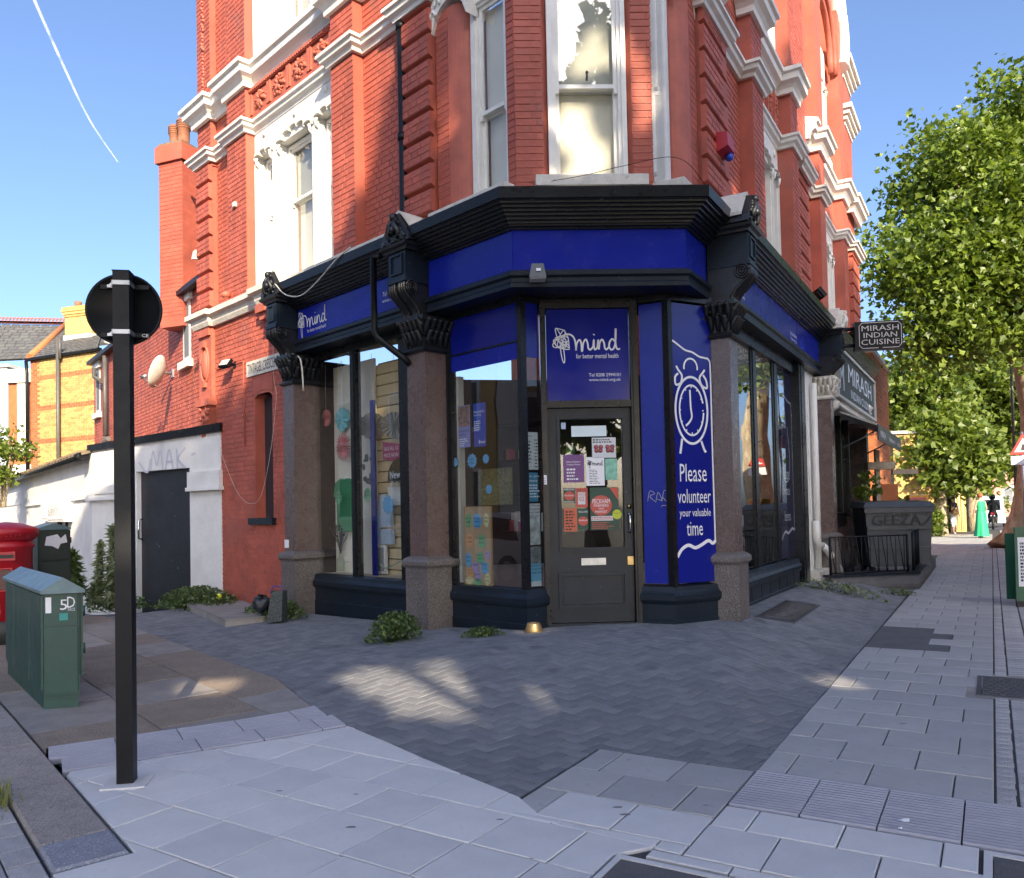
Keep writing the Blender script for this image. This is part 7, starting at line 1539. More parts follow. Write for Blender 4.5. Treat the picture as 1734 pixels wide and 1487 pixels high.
# ---- warning sign behind the trunk, lamp column
q=(13.279,21.500,1.963); z0_=(13.297,21.500,2.432)[2]; TW=thing('warning_sign','red bordered triangular road sign half hidden by the plane tree trunk','traffic sign',(q[0]+.25,q[1],0)); tf=Frame((q[0]-.05,q[1]),Vector((.98,-.2)),Vector((-.2,-.98)),False)
mb=MB(); mb.fpoly(tf,[(-.02,z0_),(.62,z0_),(.30,z0_+.56)],-.02,0); mb.build('red_triangle',plain('sign_red',(.55,.03,.03),.4),TW); mb=MB(); mb.fpoly(tf,[(.09,z0_+.065),(.51,z0_+.065),(.30,z0_+.43)],0,.004); mb.build('white_face',M['ink'],TW); mb=MB(); mb.fpoly(tf,[(.24,z0_+.10),(.36,z0_+.10),(.33,z0_+.27),(.27,z0_+.27)],.004,.006); mb.build('symbol',M['inkblack'],TW); mb=MB(); mb.fb(tf,.0,.6,-.02,0,z0_-.27,z0_-.04); mb.build('plate',M['ink'],TW); mb=MB(); mb.tube([tf.P(.3,-.06,-.1),tf.P(.3,-.06,z0_+.6)],.04,7); mb.build('post',M['metal'],TW)
q=(14.747,23.800,3.776); LC=thing('lamp_column','slim grey lamp column standing in front of the far trees beside the trunk','lamp column',(q[0],q[1],0)); mb=MB(); zt=(14.829,23.800,5.517)[2]; mb.tube([(q[0],q[1],-.1),(q[0],q[1],1.3)],.07,8); mb.tube([(q[0],q[1],1.2),(q[0],q[1],zt+1.2)],.04,8); mb.build('shaft',M['greypipe'],LC); mb=MB(); mb.tube([(q[0],q[1],zt+1.2),(q[0]+.2,q[1]-.1,zt+1.6),(q[0]+.9,q[1]-.4,zt+1.75)],.035,7); mb.box((q[0]+1.1,q[1]-.45,zt+1.75),(.5,.2,.1)); mb.build('lantern',M['greypipe'],LC)
# ================================================================== TREES AND PLANTS
rng=np.random.default_rng(11)
def leafmesh(name,cen,size,m,parent=None,up=.35,kind=None,long=1.0,origin=None,dirs=None):
    """many folded three-lobed leaves as one mesh"""
    cen=np.asarray(cen,float); n=len(cen)
    base=np.array([(0,0,0),(-.52,.34,.10),(-.20,.58,.03),(0,1,-.08),(.20,.58,.03),(.52,.34,.10)],float)-np.array((0,.45,0)); base[:,1]*=long
    z=rng.normal(size=(n,3)); z/=np.linalg.norm(z,axis=1)[:,None]; z[:,2]+=up*2; z/=np.linalg.norm(z,axis=1)[:,None]
    t=rng.normal(size=(n,3)) if dirs is None else np.asarray(dirs,float)+rng.normal(size=(n,3))*.15
    y=t-(t*z).sum(1)[:,None]*z; y/=np.linalg.norm(y,axis=1)[:,None]+1e-9; x=np.cross(y,z)
    s=size*rng.uniform(.6,1.25,n)[:,None,None]
    v=cen[:,None,:]+s*(base[None,:,0:1]*x[:,None,:]+base[None,:,1:2]*y[:,None,:]+base[None,:,2:3]*z[:,None,:])
    org=np.array(root_loc(parent)) if parent is not None else np.array(origin if origin is not None else cen.mean(0))
    v=(v-org).reshape(-1,3); k=np.arange(n)[:,None]*6
    f=np.concatenate([k+np.array([[0,1,2,3]]),k+np.array([[0,3,4,5]])],1).reshape(-1)
    me=bpy.data.meshes.new(name); me.vertices.add(n*6); me.vertices.foreach_set('co',v.astype(np.float32).reshape(-1))
    me.loops.add(n*8); me.loops.foreach_set('vertex_index',f.astype(np.int32)); me.polygons.add(n*2); me.polygons.foreach_set('loop_start',np.arange(0,n*8,4,dtype=np.int32)); me.polygons.foreach_set('loop_total',np.full(n*2,4,dtype=np.int32))
    me.materials.append(m); me.update(calc_edges=True); me.validate()
    o=bpy.data.objects.new(name,me); COL.objects.link(o)
    if parent is not None: o.parent=parent
    else: o.location=org
    if kind: o['kind']=kind
    return o
def crownpts(blobs,n,sig,nclump,shell=.55):
    vol=np.array([b[1][0]*b[1][1]*b[1][2] for b in blobs]); pr=vol/vol.sum(); out=[]; cl=[]
    for i in range(nclump):
        b=blobs[rng.choice(len(blobs),p=pr)]; d=rng.normal(size=3); d/=np.linalg.norm(d); r=rng.uniform(shell,1.0)
        cl.append(np.array(b[0])+d*np.array(b[1])*r)
    cl=np.array(cl); w=rng.uniform(.4,1.6,nclump); w/=w.sum(); ix=rng.choice(nclump,size=n,p=w)
    sg=sig*rng.uniform(.6,1.3,nclump)[ix][:,None]
    p=cl[ix]+np.clip(rng.normal(size=(n,3)),-1.7,1.7)*sg*np.array((1,1,.7)); return p,cl
def tree(name,label,base,trunk,blobs,n,leaf,m,sig=.5,ncl=120,group=None,limbs=7,cut=None,cat='tree',up=.35):
    t=thing(name,label,cat,base,group); mb=MB(); b=Vector(base)
    mb.tube([b+Vector(p) for p,r in trunk],[r for p,r in trunk],14); top=b+Vector(trunk[-1][0]); p,cl=crownpts(blobs,n,sig,ncl)
    for i in range(limbs):
        e=Vector(cl[(i*7)%len(cl)]); s=b+Vector(trunk[-2 if i%2 else -1][0]); mid=s.lerp(e,.5)+Vector((R.uniform(-.5,.5),R.uniform(-.5,.5),R.uniform(0,.8))); r0=trunk[-1][1]*.55
        mb.tube(spline([s,mid,e],4),[r0*(1-.85*k/8) for k in range(9)],7)
        for j in range(2): e2=Vector(cl[(i*7+j*3+1)%len(cl)]); mb.tube(spline([mid,mid.lerp(e2,.5)+Vector((0,0,.3)),e2],3),[r0*.4*(1-.85*k/6) for k in range(7)],5)
    mb.build('trunk',M['bark'],t)
    if cut is not None: p=cut(p)
    leafmesh('crown',p,leaf,M[m],t,up); return t
# big plane tree on the right of the picture
tb=(14.41,22.60,-0.08)
tree('plane_tree','big leafy plane tree at the right edge with pale mottled trunk',tb,[((-.35,-.0,-.2),.85),((-.15,0,.25),.62),((0,0,.9),.50),((.18,0,2.0),.45),((.3,0,3.6),.42),((.2,.2,5.0),.36),((-.3,.2,7.0),.26)],[((12.88,22.00,9.35),(1.92,1.92,1.92)),((11.12,21.50,7.92),(1.33,1.33,1.33)),((14.55,22.50,11.09),(2.04,2.04,2.04)),((12.71,22.00,6.99),(2.02,1.84,1.56)),((10.77,21.50,6.74),(0.97,0.97,0.97)),((14.52,22.00,7.93),(2.40,2.40,2.40)),((12.36,22.00,10.75),(0.96,0.96,0.96)),((13.16,21.50,5.58),(1.73,1.33,0.66)),((11.71,22.00,5.88),(1.34,1.12,0.67))],52000,.18,'leaf',.52,260,limbs=10)
tree('street_tree','leafy tree beyond the orange brick building, left one',(18.25,36.00,-0.21),[((0,0,-.2),.3),((0,0,1),.22),((.1,0,3.39),.18),((0,0,5.64),.12)],[((18.25,36.00,5.43),(1.62,1.62,1.62)),((17.90,36.00,6.75),(1.05,1.05,1.05)),((18.86,36.00,4.10),(1.44,1.44,1.44)),((18.17,37.00,8.00),(0.59,0.59,0.59))],8500,.30,'leaf2',.6,110,None,6)
tree('street_tree','leafy tree filling the gap under the plane tree crown',(22.61,40.00,-0.24),[((0,0,-.2),.3),((0,0,1),.22),((.1,0,3.65),.18),((0,0,6.09),.12)],[((22.61,40.00,5.85),(2.47,2.47,2.47)),((21.67,40.00,3.82),(1.60,1.60,1.60)),((23.73,40.00,4.66),(2.18,2.18,2.18)),((22.10,40.00,7.91),(1.74,1.74,1.74))],8500,.30,'leaf2',.6,110,None,6)
tree('street_tree','leafy tree behind the plane tree trunk',(23.82,38.00,-0.20),[((0,0,-.2),.3),((0,0,1),.22),((.1,0,3.29),.18),((0,0,5.49),.12)],[((23.82,38.00,5.29),(2.35,2.35,2.35)),((24.15,38.00,3.06),(1.38,1.38,1.38)),((22.92,38.00,6.98),(1.66,1.66,1.66))],8500,.30,'leaf2',.6,110,None,6)
tree('street_tree','low drooping tree over the garden wall',(17.89,34.00,-0.20),[((0,0,-.2),.3),((0,0,1),.22),((.1,0,1.74),.18),((0,0,2.90),.12)],[((17.89,34.00,2.70),(0.94,0.94,0.94)),((19.02,34.00,2.93),(1.04,1.04,1.04)),((18.16,34.00,3.19),(1.11,1.11,1.11))],8500,.30,'leaf2',.6,110,None,6)
# bushes and leafy bits in the gardens
def bush(label,c,rad,n,leaf,m='leaf2',name='garden_bush',cat='bush'):
    t=thing(name,label,cat,c); p,cl=crownpts([((c[0],c[1],c[2]+rad[2]),rad)],n,min(rad)*.3,30,.2)
    mb=MB(); 
    for i in range(6): mb.tube([Vector(c)+Vector((R.uniform(-.05,.05),R.uniform(-.05,.05),-.2)),Vector(c).lerp(Vector(cl[i]),.6),Vector(cl[i])],[.03,.02,.008],5)
    mb.build('stems',M['bark'],t); leafmesh('foliage',p,leaf,M[m],t); return t
q=(-13.053,21.000,2.491); bush('leafy green bush behind the tiled wall at the left edge',(q[0]-.1,q[1],q[2]-.7),(.75,.6,1.0),1500,.13)
q=(9.571,20.000,0.952); bush('tall green shrub beside the brick pier behind the bin',(q[0],q[1],-.2),(.35,.4,.9),900,.12)
q=(7.316,16.800,0.890); bush('ivy-like shrub between the restaurant front and the bin',(q[0],q[1],.1),(.25,.4,.9),900,.10)
q=(16.930,33.000,0.389); bush('dark shrub in the shade beside the gate piers',(q[0],q[1],-.3),(.75,.5,.75),1200,.16,'leaf')
q=(35.105,60.000,2.356); bush('pale clipped shrub far down the pavement',(q[0],q[1],.2),(1.5,1,.9),900,.25)
# weeds
def clump(label,c,rx,ry,h,n,leaf,m='weed',ang=0):
    p=rng.normal(size=(n,2))*.5; r=np.hypot(p[:,0],p[:,1]); k=r<1.05; p=p[k]; r=r[k]; z=np.sqrt(np.clip(1.1-r*r,0.02,1))*h*rng.uniform(.25,1,len(r))
    x=p[:,0]*rx; y=p[:,1]*ry; X=c[0]+x*math.cos(ang)-y*math.sin(ang); Y=c[1]+x*math.sin(ang)+y*math.cos(ang)
    g=np.array([gz(a,b) for a,b in zip(X,Y)]); t=thing('weed_clump',label,'weed',(c[0],c[1],gz(c[0],c[1])))
    mb=MB()
    for i in range(0,len(X),9): mb.tube([(X[i]*.5+c[0]*.5,Y[i]*.5+c[1]*.5,g[i]),(X[i],Y[i],g[i]+z[i])],.004,3)
    mb.build('stems',M['weed'],t,recalc=False); leafmesh('foliage',np.stack([X,Y,g+z],1),leaf,M[m],t,.5); return t
q=(-4.924,13.000,-0.036); clump('wide mound of green ground cover at the foot of the red wall',(q[0]-.05,q[1]-.25),1.05,.45,.34,2600,.05,ang=2.4)
q=(-3.165,11.111,-0.154); clump('green weed clump at the foot of the left granite column',(q[0]-.1,q[1]-.05),.62,.35,.26,1300,.05,ang=2.3)
q=(-1.240,8.386,-0.087); clump('green weed clump at the foot of the corner granite column',(q[0],q[1]+.02),.30,.24,.30,900,.045)
q=(-0.321,8.188,-0.027); clump('small low weed below the wide shop pane',(q[0],q[1]),.22,.1,.10,420,.035)
q=(4.638,11.917,-0.061); clump('sparse weeds under the white drain pipe and low wall',(q[0]+.1,q[1]+.1),.7,.25,.16,420,.045,'weedgrey',-.2)
q=(6.008,12.780,-0.222); clump('thin tuft of weeds along the low patio wall',(q[0],q[1]),.3,.08,.10,200,.04,'weedgrey')
q=(-6.706,13.900,-0.214); clump('green weeds at the corner of the white outbuilding',(q[0],q[1]),.8,.4,.25,1100,.05,ang=2.5)
def spire(label,base,h,w,n,m='weedgrey'):
    b=Vector(base); t=thing('tall_weed',label,'weed',base); lean=R.uniform(-.06,.06)
    mb=MB(); mb.tube([b,b+Vector((lean*.4,0,h*.5)),b+Vector((lean,0,h))],[.014,.010,.004],5); mb.build('stem',M['weed'],t)
    z=rng.uniform(.02,1,n); a=rng.uniform(0,2*PI,n); r=w*(1.05-z)*rng.uniform(.55,1,n)+.02; c=np.stack([b.x+lean*z+r*.5*np.cos(a),b.y+r*.5*np.sin(a),b.z+z*h+.03],1)
    d=np.stack([np.cos(a),np.sin(a),-.15+0*a],1); leafmesh('leaves',c,w*.42,M[m],t,.2,None,2.6,None,d); 
    return t
q=(-6.848,13.600,-0.255); zt=(-6.828,13.600,1.024)[2]; spire('tall feathery weed by the white outbuilding, taller right one',(q[0]+.12,q[1],q[2]),(-6.699,13.600,1.071)[2]-q[2],.19,420); spire('tall feathery weed by the white outbuilding, shorter left one',(q[0]-.1,q[1],q[2]),(-6.879,13.600,0.828)[2]-q[2],.17,360)
q=(-6.781,12.600,0.045); spire('bushy dark weed between the green cabinets and the white wall',(q[0],q[1],q[2]),(-6.777,12.600,0.702)[2]-q[2],.22,420,'weed'); 
q=(-6.772,13.000,-0.185); spire('short weed at the corner of the outbuilding',(q[0],q[1],q[2]),.35,.13,120)
# grass tuft at the kerb, lower left
gt_=[]; g0=Vector(kp(1.10,-.62)); mb=MB()
for i in range(620):
    x,y=g0.x+R.gauss(0,.06)+kd.x*R.uniform(-.35,.30),g0.y+R.gauss(0,.05)+kd.y*R.uniform(-.35,.30); z=gz(x,y)-.02; h=R.uniform(.05,.17); a=R.uniform(0,2*PI); l=Vector((math.cos(a),math.sin(a),0))*h*R.uniform(.2,.7); s=Vector((-l.y,l.x,0)).normalized()*.004
    p=Vector((x,y,z)); mb.add([p-s,p+s,p+l*.4+Vector((0,0,h*.7))+s*.7,p+l+Vector((0,0,h)),p+l*.4+Vector((0,0,h*.7))-s*.7],[(0,1,2,4),(4,2,3)])
tag(mb.build('grass_tuft',M['grassm'],recalc=False),'dry grass tuft growing along the kerb at the lower left','grass',kind='stuff')
# street trees behind the viewer; they shade the corner
def ac(a,q,c): return (.969*a+.249*q,.249*a-.969*q,c+.5095*q)
from mathutils import noise as _n
SUN_GAPS=[(1.00,3.08,.55,.48),(1.35,2.78,.42,.28),(.68,3.40,.50,.24),(-.80,3.55,.30,.22),(2.40,4.05,.24,.12),(4.15,2.75,.24,.16),(3.0,9.1,.22,.24),(2.72,8.75,.16,.16),(3.1,10.2,.2,.26),(3.52,9.5,.06,.6),(-4.6,11.0,1.4,.28),(-4.4,10.5,1.3,.16),(1.62,10.3,.05,.4),(5.4,9.6,.16,.4),(6.3,10.2,.1,.5)]  # gaps cut in the unseen crowns so sun patches land on paving and bay
def cutter(p):
    a=.969*p[:,0]+.249*p[:,1]; q=.249*p[:,0]-.969*p[:,1]; c=p[:,2]-.5095*q; keep=np.ones(len(p),bool)
    for h in SUN_GAPS: keep&=((a-h[0])/(h[2]+.12))**2+((c-h[1])/(h[3]+.10))**2>1
    top=np.interp(a,[-9,-3,-1,-.3,.5,1.0,1.35,1.8,3,8,9.5,14],[11.0,10.7,10.4,10.4,10.5,11.3,12.4,13.6,14.8,13.6,14.6,14.0])  # crown tops trimmed so the sun reaches the upper walls
    nv=np.array([_n.noise(Vector((x*.9,y*.9,0))) for x,y in zip(a,c)]); keep&=c<top+nv*1.0-.3
    keep&=~((nv>.5)&(c>7.5)&(a>.8))
    return p[keep]
def shade(label,a,q,ra,c0,c1,n):
    ctr=ac(a,q,(c0+c1)/2); base=(ctr[0],ctr[1],gz(ctr[0],ctr[1]))
    h=ctr[2]-base[2]
    tree('street_tree',label,base,[((0,0,-.2),.5),((0,0,1),.38),((.1,0,h*.4),.32),((0,.1,h*.7),.25),((0,0,h),.15)],[(ctr,(ra,ra*.75,(c1-c0)/2)),((ctr[0]+1,ctr[1],ctr[2]+1),(ra*.8,ra*.6,(c1-c0)*.42))],n,.46,'leaf3',.75,220,'street trees behind the viewer',6,cutter)
shade('broad street tree left of and behind the viewer',-4.2,12.5,4.6,-1.2,10.6,17000); shade('tall street tree directly behind the viewer',1.4,11.0,4.4,-2.0,12.8,24000); shade('tall street tree right of and behind the viewer',6.6,12.0,4.2,-1.5,13.8,22000); shade('street tree far right, behind the viewer by the main road',11.2,13.0,3.4,.5,14.8,14000)
# ================================================================== CONTRAIL
mb=MB(); cp=[(-1545.504,2600.000,1753.491),(-1441.252,2600.000,1507.363),(-1346.803,2600.000,1301.397),(-1252.276,2600.000,1154.222)]
pts=spline([Vector(p) for p in cp],12); mb.tube(pts,[6*(1-.7*i/(len(pts)-1)) for i in range(len(pts))],8)
m=bpy.data.materials.new('contrail_vapour'); m.use_nodes=True; t=m.node_tree; t.nodes.clear(); out=t.nodes.new('ShaderNodeOutputMaterial'); tr=t.nodes.new('ShaderNodeBsdfTransparent'); df=t.nodes.new('ShaderNodeBsdfDiffuse'); df.inputs[0].default_value=(.9,.9,.9,1); mx=t.nodes.new('ShaderNodeMixShader'); nz=t.nodes.new('ShaderNodeTexNoise'); nz.inputs['Scale'].default_value=.02; mr_=t.nodes.new('ShaderNodeMapRange'); mr_.inputs[1].default_value=.3; mr_.inputs[2].default_value=.8; mr_.inputs[3].default_value=.02; mr_.inputs[4].default_value=.22
tcn=t.nodes.new('ShaderNodeTexCoord'); t.links.new(tcn.outputs['Object'],nz.inputs[0]); t.links.new(nz.outputs[0],mr_.inputs[0]); t.links.new(mr_.outputs[0],mx.inputs[0]); t.links.new(tr.outputs[0],mx.inputs[1]); t.links.new(df.outputs[0],mx.inputs[2]); t.links.new(mx.outputs[0],out.inputs[0])
o=mb.build('contrail',m); o['kind']='stuff'; o['label']='thin white aircraft trail in the blue sky'; o['category']='contrail'
# ================================================================== PEOPLE
def skin(name,vs,es,rs,m,parent,loc,yaw,root=0,sub=1):
    me=bpy.data.meshes.new(name); rot=Matrix.Rotation(yaw,3,'Z'); me.from_pydata([tuple(rot@Vector(v)) for v in vs],es,[]); me.materials.append(m)
    o=bpy.data.objects.new(name,me); COL.objects.link(o); o.parent=parent
    sk=o.modifiers.new('skin','SKIN'); sk.use_smooth_shade=True
    for i,d in enumerate(me.skin_vertices[0].data):
        r=rs[i]; d.radius=r if isinstance(r,tuple) else (r,r); d.use_root=(i==root)
    sb=o.modifiers.new('sub','SUBSURF'); sb.levels=sub; sb.render_levels=sub; return o
def person(label,loc,yaw,h,top,bottom,sk,hair,stride=.25,dress=None,long=True,bag=None,hairlong=False,seated=False,helmet=None):
    """faces local +Y; feet on the ground"""
    P=thing('person',label,'person',loc); k=h/1.7
    S=lambda x,y,z:(x*k,y*k,z*k)
    hipz=.92; st=stride/2
    V=[S(0,0,hipz),S(0,.01,1.10),S(0,.0,1.28),S(0,0,1.42),S(0,.01,1.50),S(0,.03,1.57),S(0,.035,1.66),
       S(.09,0,.90),S(.10,st*.55+.02,.50),S(.10,st,.09),S(.10,st+.12,.03), S(-.09,0,.90),S(-.10,-st*.35+.03,.50),S(-.10,-st,.10),S(-.10,-st+.12,.03),
       S(.17,0,1.40),S(.23,-.03,1.13),S(.22,.06,.90),S(.21,.09,.84), S(-.17,0,1.40),S(-.23,.02,1.13),S(-.22,.12,.92),S(-.21,.15,.86)]
    E=[(0,1),(1,2),(2,3),(3,4),(4,5),(5,6),(0,7),(7,8),(8,9),(9,10),(0,11),(11,12),(12,13),(13,14),(3,15),(15,16),(16,17),(17,18),(3,19),(19,20),(20,21),(21,22)]
    Rr=[(.13,.10),(.115,.085),(.13,.095),(.10,.075),.05,.085,.075,.085,.058,.042,.035,.085,.058,.042,.035,.05,.038,.028,.026,.05,.038,.028,.026]
    for side,(w,hd) in ((1,(17,18)),(-1,(21,22))):     # five fingers rooted in each palm
        a=Vector(V[hd]); d=(a-Vector(V[w])).normalized()
        for f in range(5):
            off=Vector((0,(f-2)*.014*k,0)); L_=(.05,.075,.085,.078,.06)[f]*k; b=len(V); base_=a+off+(Vector((-.02*side*k,0.02*k,0)) if f==4 else Vector((0,0,0)))
            V.append(tuple(base_+d*L_*.5)); V.append(tuple(base_+d*L_+Vector((-.012*side*k,0,0)))); E+= [(hd,b),(b,b+1)]; Rr+=[.009,.007]
    Rr=[tuple(q*k for q in r) if isinstance(r,tuple) else r*k for r in Rr]
    skin('body',V,E,Rr,sk,P,loc,yaw)
    rot=Matrix.Rotation(yaw,3,'Z'); base=Vector(loc)
    W=lambda x,y,z: base+rot@Vector(S(x,y,z))
    # head details
    mb=MB()
    for s in (-1,1): mb.ball(W(s*.032,.105,1.605),.010*k,0,6); 
    mb.build('eyes',M['inkblack'],P)
    mb=MB(); mb.tube([W(0,.105,1.60),W(0,.125,1.575),W(0,.108,1.565)],[.008*k,.014*k,.01*k],6); mb.tube([W(-.022,.102,1.535),W(0,.110,1.533),W(.022,.102,1.535)],.006*k,5)
    for s in (-1,1): mb.ball(W(s*.082,.03,1.59),.018*k,0,6,(.6,1,1.3))
    mb.build('face_features',sk,P)
    mb=MB(); mm=Matrix.Translation(W(0,.012,1.635))@Matrix.Rotation(yaw,4,'Z'); mb.ball(None,.1*k,0,14,(.98,1.05,1.0),mm)
    if hairlong: mb.ball(None,.1*k,0,12,(.95,.55,1.7),Matrix.Translation(W(0,-.055,1.53))@Matrix.Rotation(yaw,4,'Z'))
    if helmet: mb.ball(None,.135*k,0,14,(1,1.05,1.05),Matrix.Translation(W(0,.02,1.62))@Matrix.Rotation(yaw,4,'Z'))
    mb.build('helmet' if helmet else 'hair',hair,P)
    if top is not None:
        ix=[0,1,2,3,15,16,19,20]; mp={j:i for i,j in enumerate(ix)}; skin('top',[V[j] for j in ix],[(mp[a],mp[b]) for a,b in E if a in mp and b in mp],[tuple(q*1.16 for q in Rr[j]) if isinstance(Rr[j],tuple) else Rr[j]*1.3 for j in ix],top,P,loc,yaw)
    if bottom is not None:
        ix=[0,7,8,9,11,12,13]; mp={j:i for i,j in enumerate(ix)}; skin('trousers',[V[j] if j not in (9,13) else tuple(Vector(V[j])+Vector((0,0,.05 if long else .22))*k) for j in ix],[(mp[a],mp[b]) for a,b in E if a in mp and b in mp],[tuple(q*1.1 for q in Rr[j]) if isinstance(Rr[j],tuple) else Rr[j]*(1.35 if j not in (9,13) else 1.9) for j in ix],bottom,P,loc,yaw)
    if dress is not None:
        mb=MB(); n=32; prof=[(.15,1.42,.11),(.175,1.34,.12),(.165,1.2,.115),(.15,1.08,.11),(.19,.90,.15),(.21,.6,.18),(.235,.3,.22),(.26,.07,.25)]; b=0
        for i,(rx,z,ry) in enumerate(prof):
            for j in range(n):
                a=2*PI*j/n; f=1+(.09*math.sin(7*a+i*.5)+.05*math.sin(11*a+1))*max(0,(1.08-z)); mb.v.append(W(rx*f*math.cos(a),ry*f*math.sin(a)-.02,z))
        for i in range(len(prof)-1):
            for j in range(n): mb.f.append([i*n+j,i*n+(j+1)%n,(i+1)*n+(j+1)%n,(i+1)*n+j]); mb.m.append(0); mb.sm.append(True)
        mb.build('dress',dress,P)
        mb=MB(); mb.tube([W(.155*math.cos(a),.115*math.sin(a)-.02,1.08) for a in [2*PI*q/16 for q in range(17)]],.016*k,6); mb.tube([W(0,-.14,1.08),W(.03,-.16,.95),W(.02,-.19,.8)],.014*k,6); mb.build('sash',dress,P)
    if bag is not None:
        mb=MB(); mb.ball(None,.16*k,0,12,(1.1,.5,.85),Matrix.Translation(W(.0,.20,1.02))@Matrix.Rotation(yaw,4,'Z')); mb.build('bag_front',bag,P); mb=MB(); mb.tube([W(-.14,.17,1.05),W(-.1,.06,1.42),W(.0,-.09,1.46),W(.1,.06,1.42),W(.14,.17,1.05)],.012*k,6); mb.build('bag_strap',bag,P)
    mb=MB()
    for s,y in ((.10,st),( -.10,-st)): mb.ball(None,.05*k,0,10,(.85,2.3,.75),Matrix.Translation(W(s,y+.05,.035))@Matrix.Rotation(yaw,4,'Z'))
    mb.build('shoes',M['ink'] if bag is not None else M['inkblack'],P)
    return P
q=(17.846,31.000,-0.186); person('woman in a long bright green dress with red hair walking away along the pavement',q,.15,1.68,None,None,M['skin'],plain('red_hair',(.30,.09,.035)),.2,plain('emerald_dress',(.02,.42,.19)))
q=(19.487,36.000,-0.215); person('woman in pale cropped trousers and a dark top carrying a tan bag towards the viewer',q,PI+.1,1.62,plain('dark_top',(.03,.03,.035)),plain('pale_denim',(.55,.58,.60)),M['skin2'],plain('black_hair',(.02,.016,.014)),.3,None,False,plain('tan_leather',(.48,.28,.09)),True)
q=(23.447,42.000,-0.307); person('person in dark clothes with a dark backpack walking away between the two women',q,.0,1.72,plain('black_cloth',(.02,.02,.022)),plain('black_cloth',(0,0,0)),M['skin2'],plain('black_hair',(0,0,0)),.3,None,True)
# ================================================================== VEHICLES
def car(name,label,loc,yaw,body,L_=4.3,Wd=1.75,H=1.5,van=False,cat='car',group=None):
    T=thing(name,label,cat,loc,group); m=Matrix.Translation(loc)@Matrix.Rotation(yaw,4,'Z'); Q=lambda x,y,z: m@Vector((x,y,z))
    h=L_/2; w=Wd/2
    low=[(-h,.35),(-h+.02,.75),(-h*.92,.90),(-h*.2,.95),(h*.45,.93),(h*.9,.78),(h,.62),(h,.32),(h*.8,.24),(-h*.85,.24)]
    if van: low=[(-h,.35),(-h,H),(h*.35,H),(h*.62,1.15),(h*.93,.98),(h,.7),(h,.3),(-h,.3)]
    def loft(prof,w0,w1): 
        n=len(prof); mb=MB(); zs=[p[1] for p in prof]; mx,mn=max(zs),min(zs); ww=lambda z: w0+(w1-w0)*((z-mn)/(mx-mn))
        vs=[Q(x,-ww(z),z) for x,z in prof]+[Q(x,ww(z),z) for x,z in prof]; mb.add(vs,[tuple(range(n)),tuple(range(n,2*n))[::-1]]+[(i,(i+1)%n,n+(i+1)%n,n+i) for i in range(n)]); return mb
    loft(low,w,w*.96 if not van else w*.86).build('body',body,T)
    gl=plain('car_glass',(.02,.025,.03),.08)
    if not van:
        cab=[(-h*.88,.88),(-h*.66,H*.95),(-h*.35,H),(h*.02,H*.98),(h*.42,.90)]; loft(cab,w*.95,w*.72).build('roof',body,T)
        for s in (-1,1):
            mb=MB(); ww=lambda z: (w*.95+(w*.72-w*.95)*((z-.88)/(H-.88)))+.006; pp=[(-h*.74,.95),(-h*.60,H*.9),(-h*.34,H*.94),(0,H*.92),(h*.32,.95)]; mb.add([Q(x,s*ww(z),z) for x,z in pp],[tuple(range(5))]); mb.build('side_window',gl,T)
        for x0,z0,x1,z1,nm in ((h*.40,.93,h*.05,H*.95,'windscreen'),(-h*.87,.92,-h*.67,H*.92,'rear_window')):
            mb=MB(); e=.012*(1 if x0>0 else -1); mb.add([Q(x0+e,-w*.84,z0),Q(x0+e,w*.84,z0),Q(x1+e,w*.68,z1+.01),Q(x1+e,-w*.68,z1+.01)],[(0,1,2,3)]); mb.build(nm,gl,T)
    else:
        mb=MB(); mb.add([Q(h*.63,-w*.75,1.2),Q(h*.63,w*.75,1.2),Q(h*.40,w*.72,H*.97),Q(h*.40,-w*.72,H*.97)],[(0,1,2,3)]); mb.add([Q(-h-.01,-w*.7,1.15),Q(-h-.01,w*.7,1.15),Q(-h-.01,w*.66,H*.88),Q(-h-.01,-w*.66,H*.88)],[(0,1,2,3)]); mb.build('windscreen',gl,T)
    for x in (-h*.60,h*.62):
        for s in (-1,1):
            mb=MB(); mb.tube([Q(x,s*(w-.16),.32),Q(x,s*(w+.01),.32)],.32,18); wl=mb.build('wheel',M['inkblack'],T); mb=MB(); mb.tube([Q(x,s*(w-.0),.32),Q(x,s*(w+.02),.32)],.20,14); mb.build('hub',M['metal'],wl)
    for s in (-1,1):
        mb=MB(); mb.ball(None,.12,0,8,(.5,1.2,.6),m@Matrix.Translation((h*.93,s*w*.72,.68))); mb.build('headlight',M['ink'],T); mb=MB(); mb.ball(None,.1,0,8,(.35,1.0,1.1),m@Matrix.Translation((-h*.985,s*w*.78,.78))); mb.build('tail_light',plain('red_lens',(.5,.02,.02),.2),T)
    mb=MB(); mb.box(None,(.03,.5,.11),0,0,m@Matrix.Translation((-h-.01,0,.55))); mb.box(None,(.03,.5,.11),0,0,m@Matrix.Translation((h+.01,0,.42))); mb.build('number_plate',M['ink'],T); return T
rdyaw=math.atan2(dR.y,dR.x)
q=(32.821,56.000,-0.567); car('parked_van','pale blue-white van seen from behind, far along the road',q,rdyaw,plain('pale_van_paint',(.52,.60,.68),.35),4.8,1.9,2.1,True,'van')
q=(33.119,60.000,-0.594); car('parked_car','white car far along the road, left of the walker in black',q,rdyaw+PI,plain('white_car_paint',(.70,.70,.70),.3),4.2,1.75,1.5)
q=(39.882,75.000,-0.700); car('parked_car','silver car farthest along the road by the gate piers',q,rdyaw,plain('silver_car_paint',(.4,.41,.43),.3),4.2,1.75,1.5)
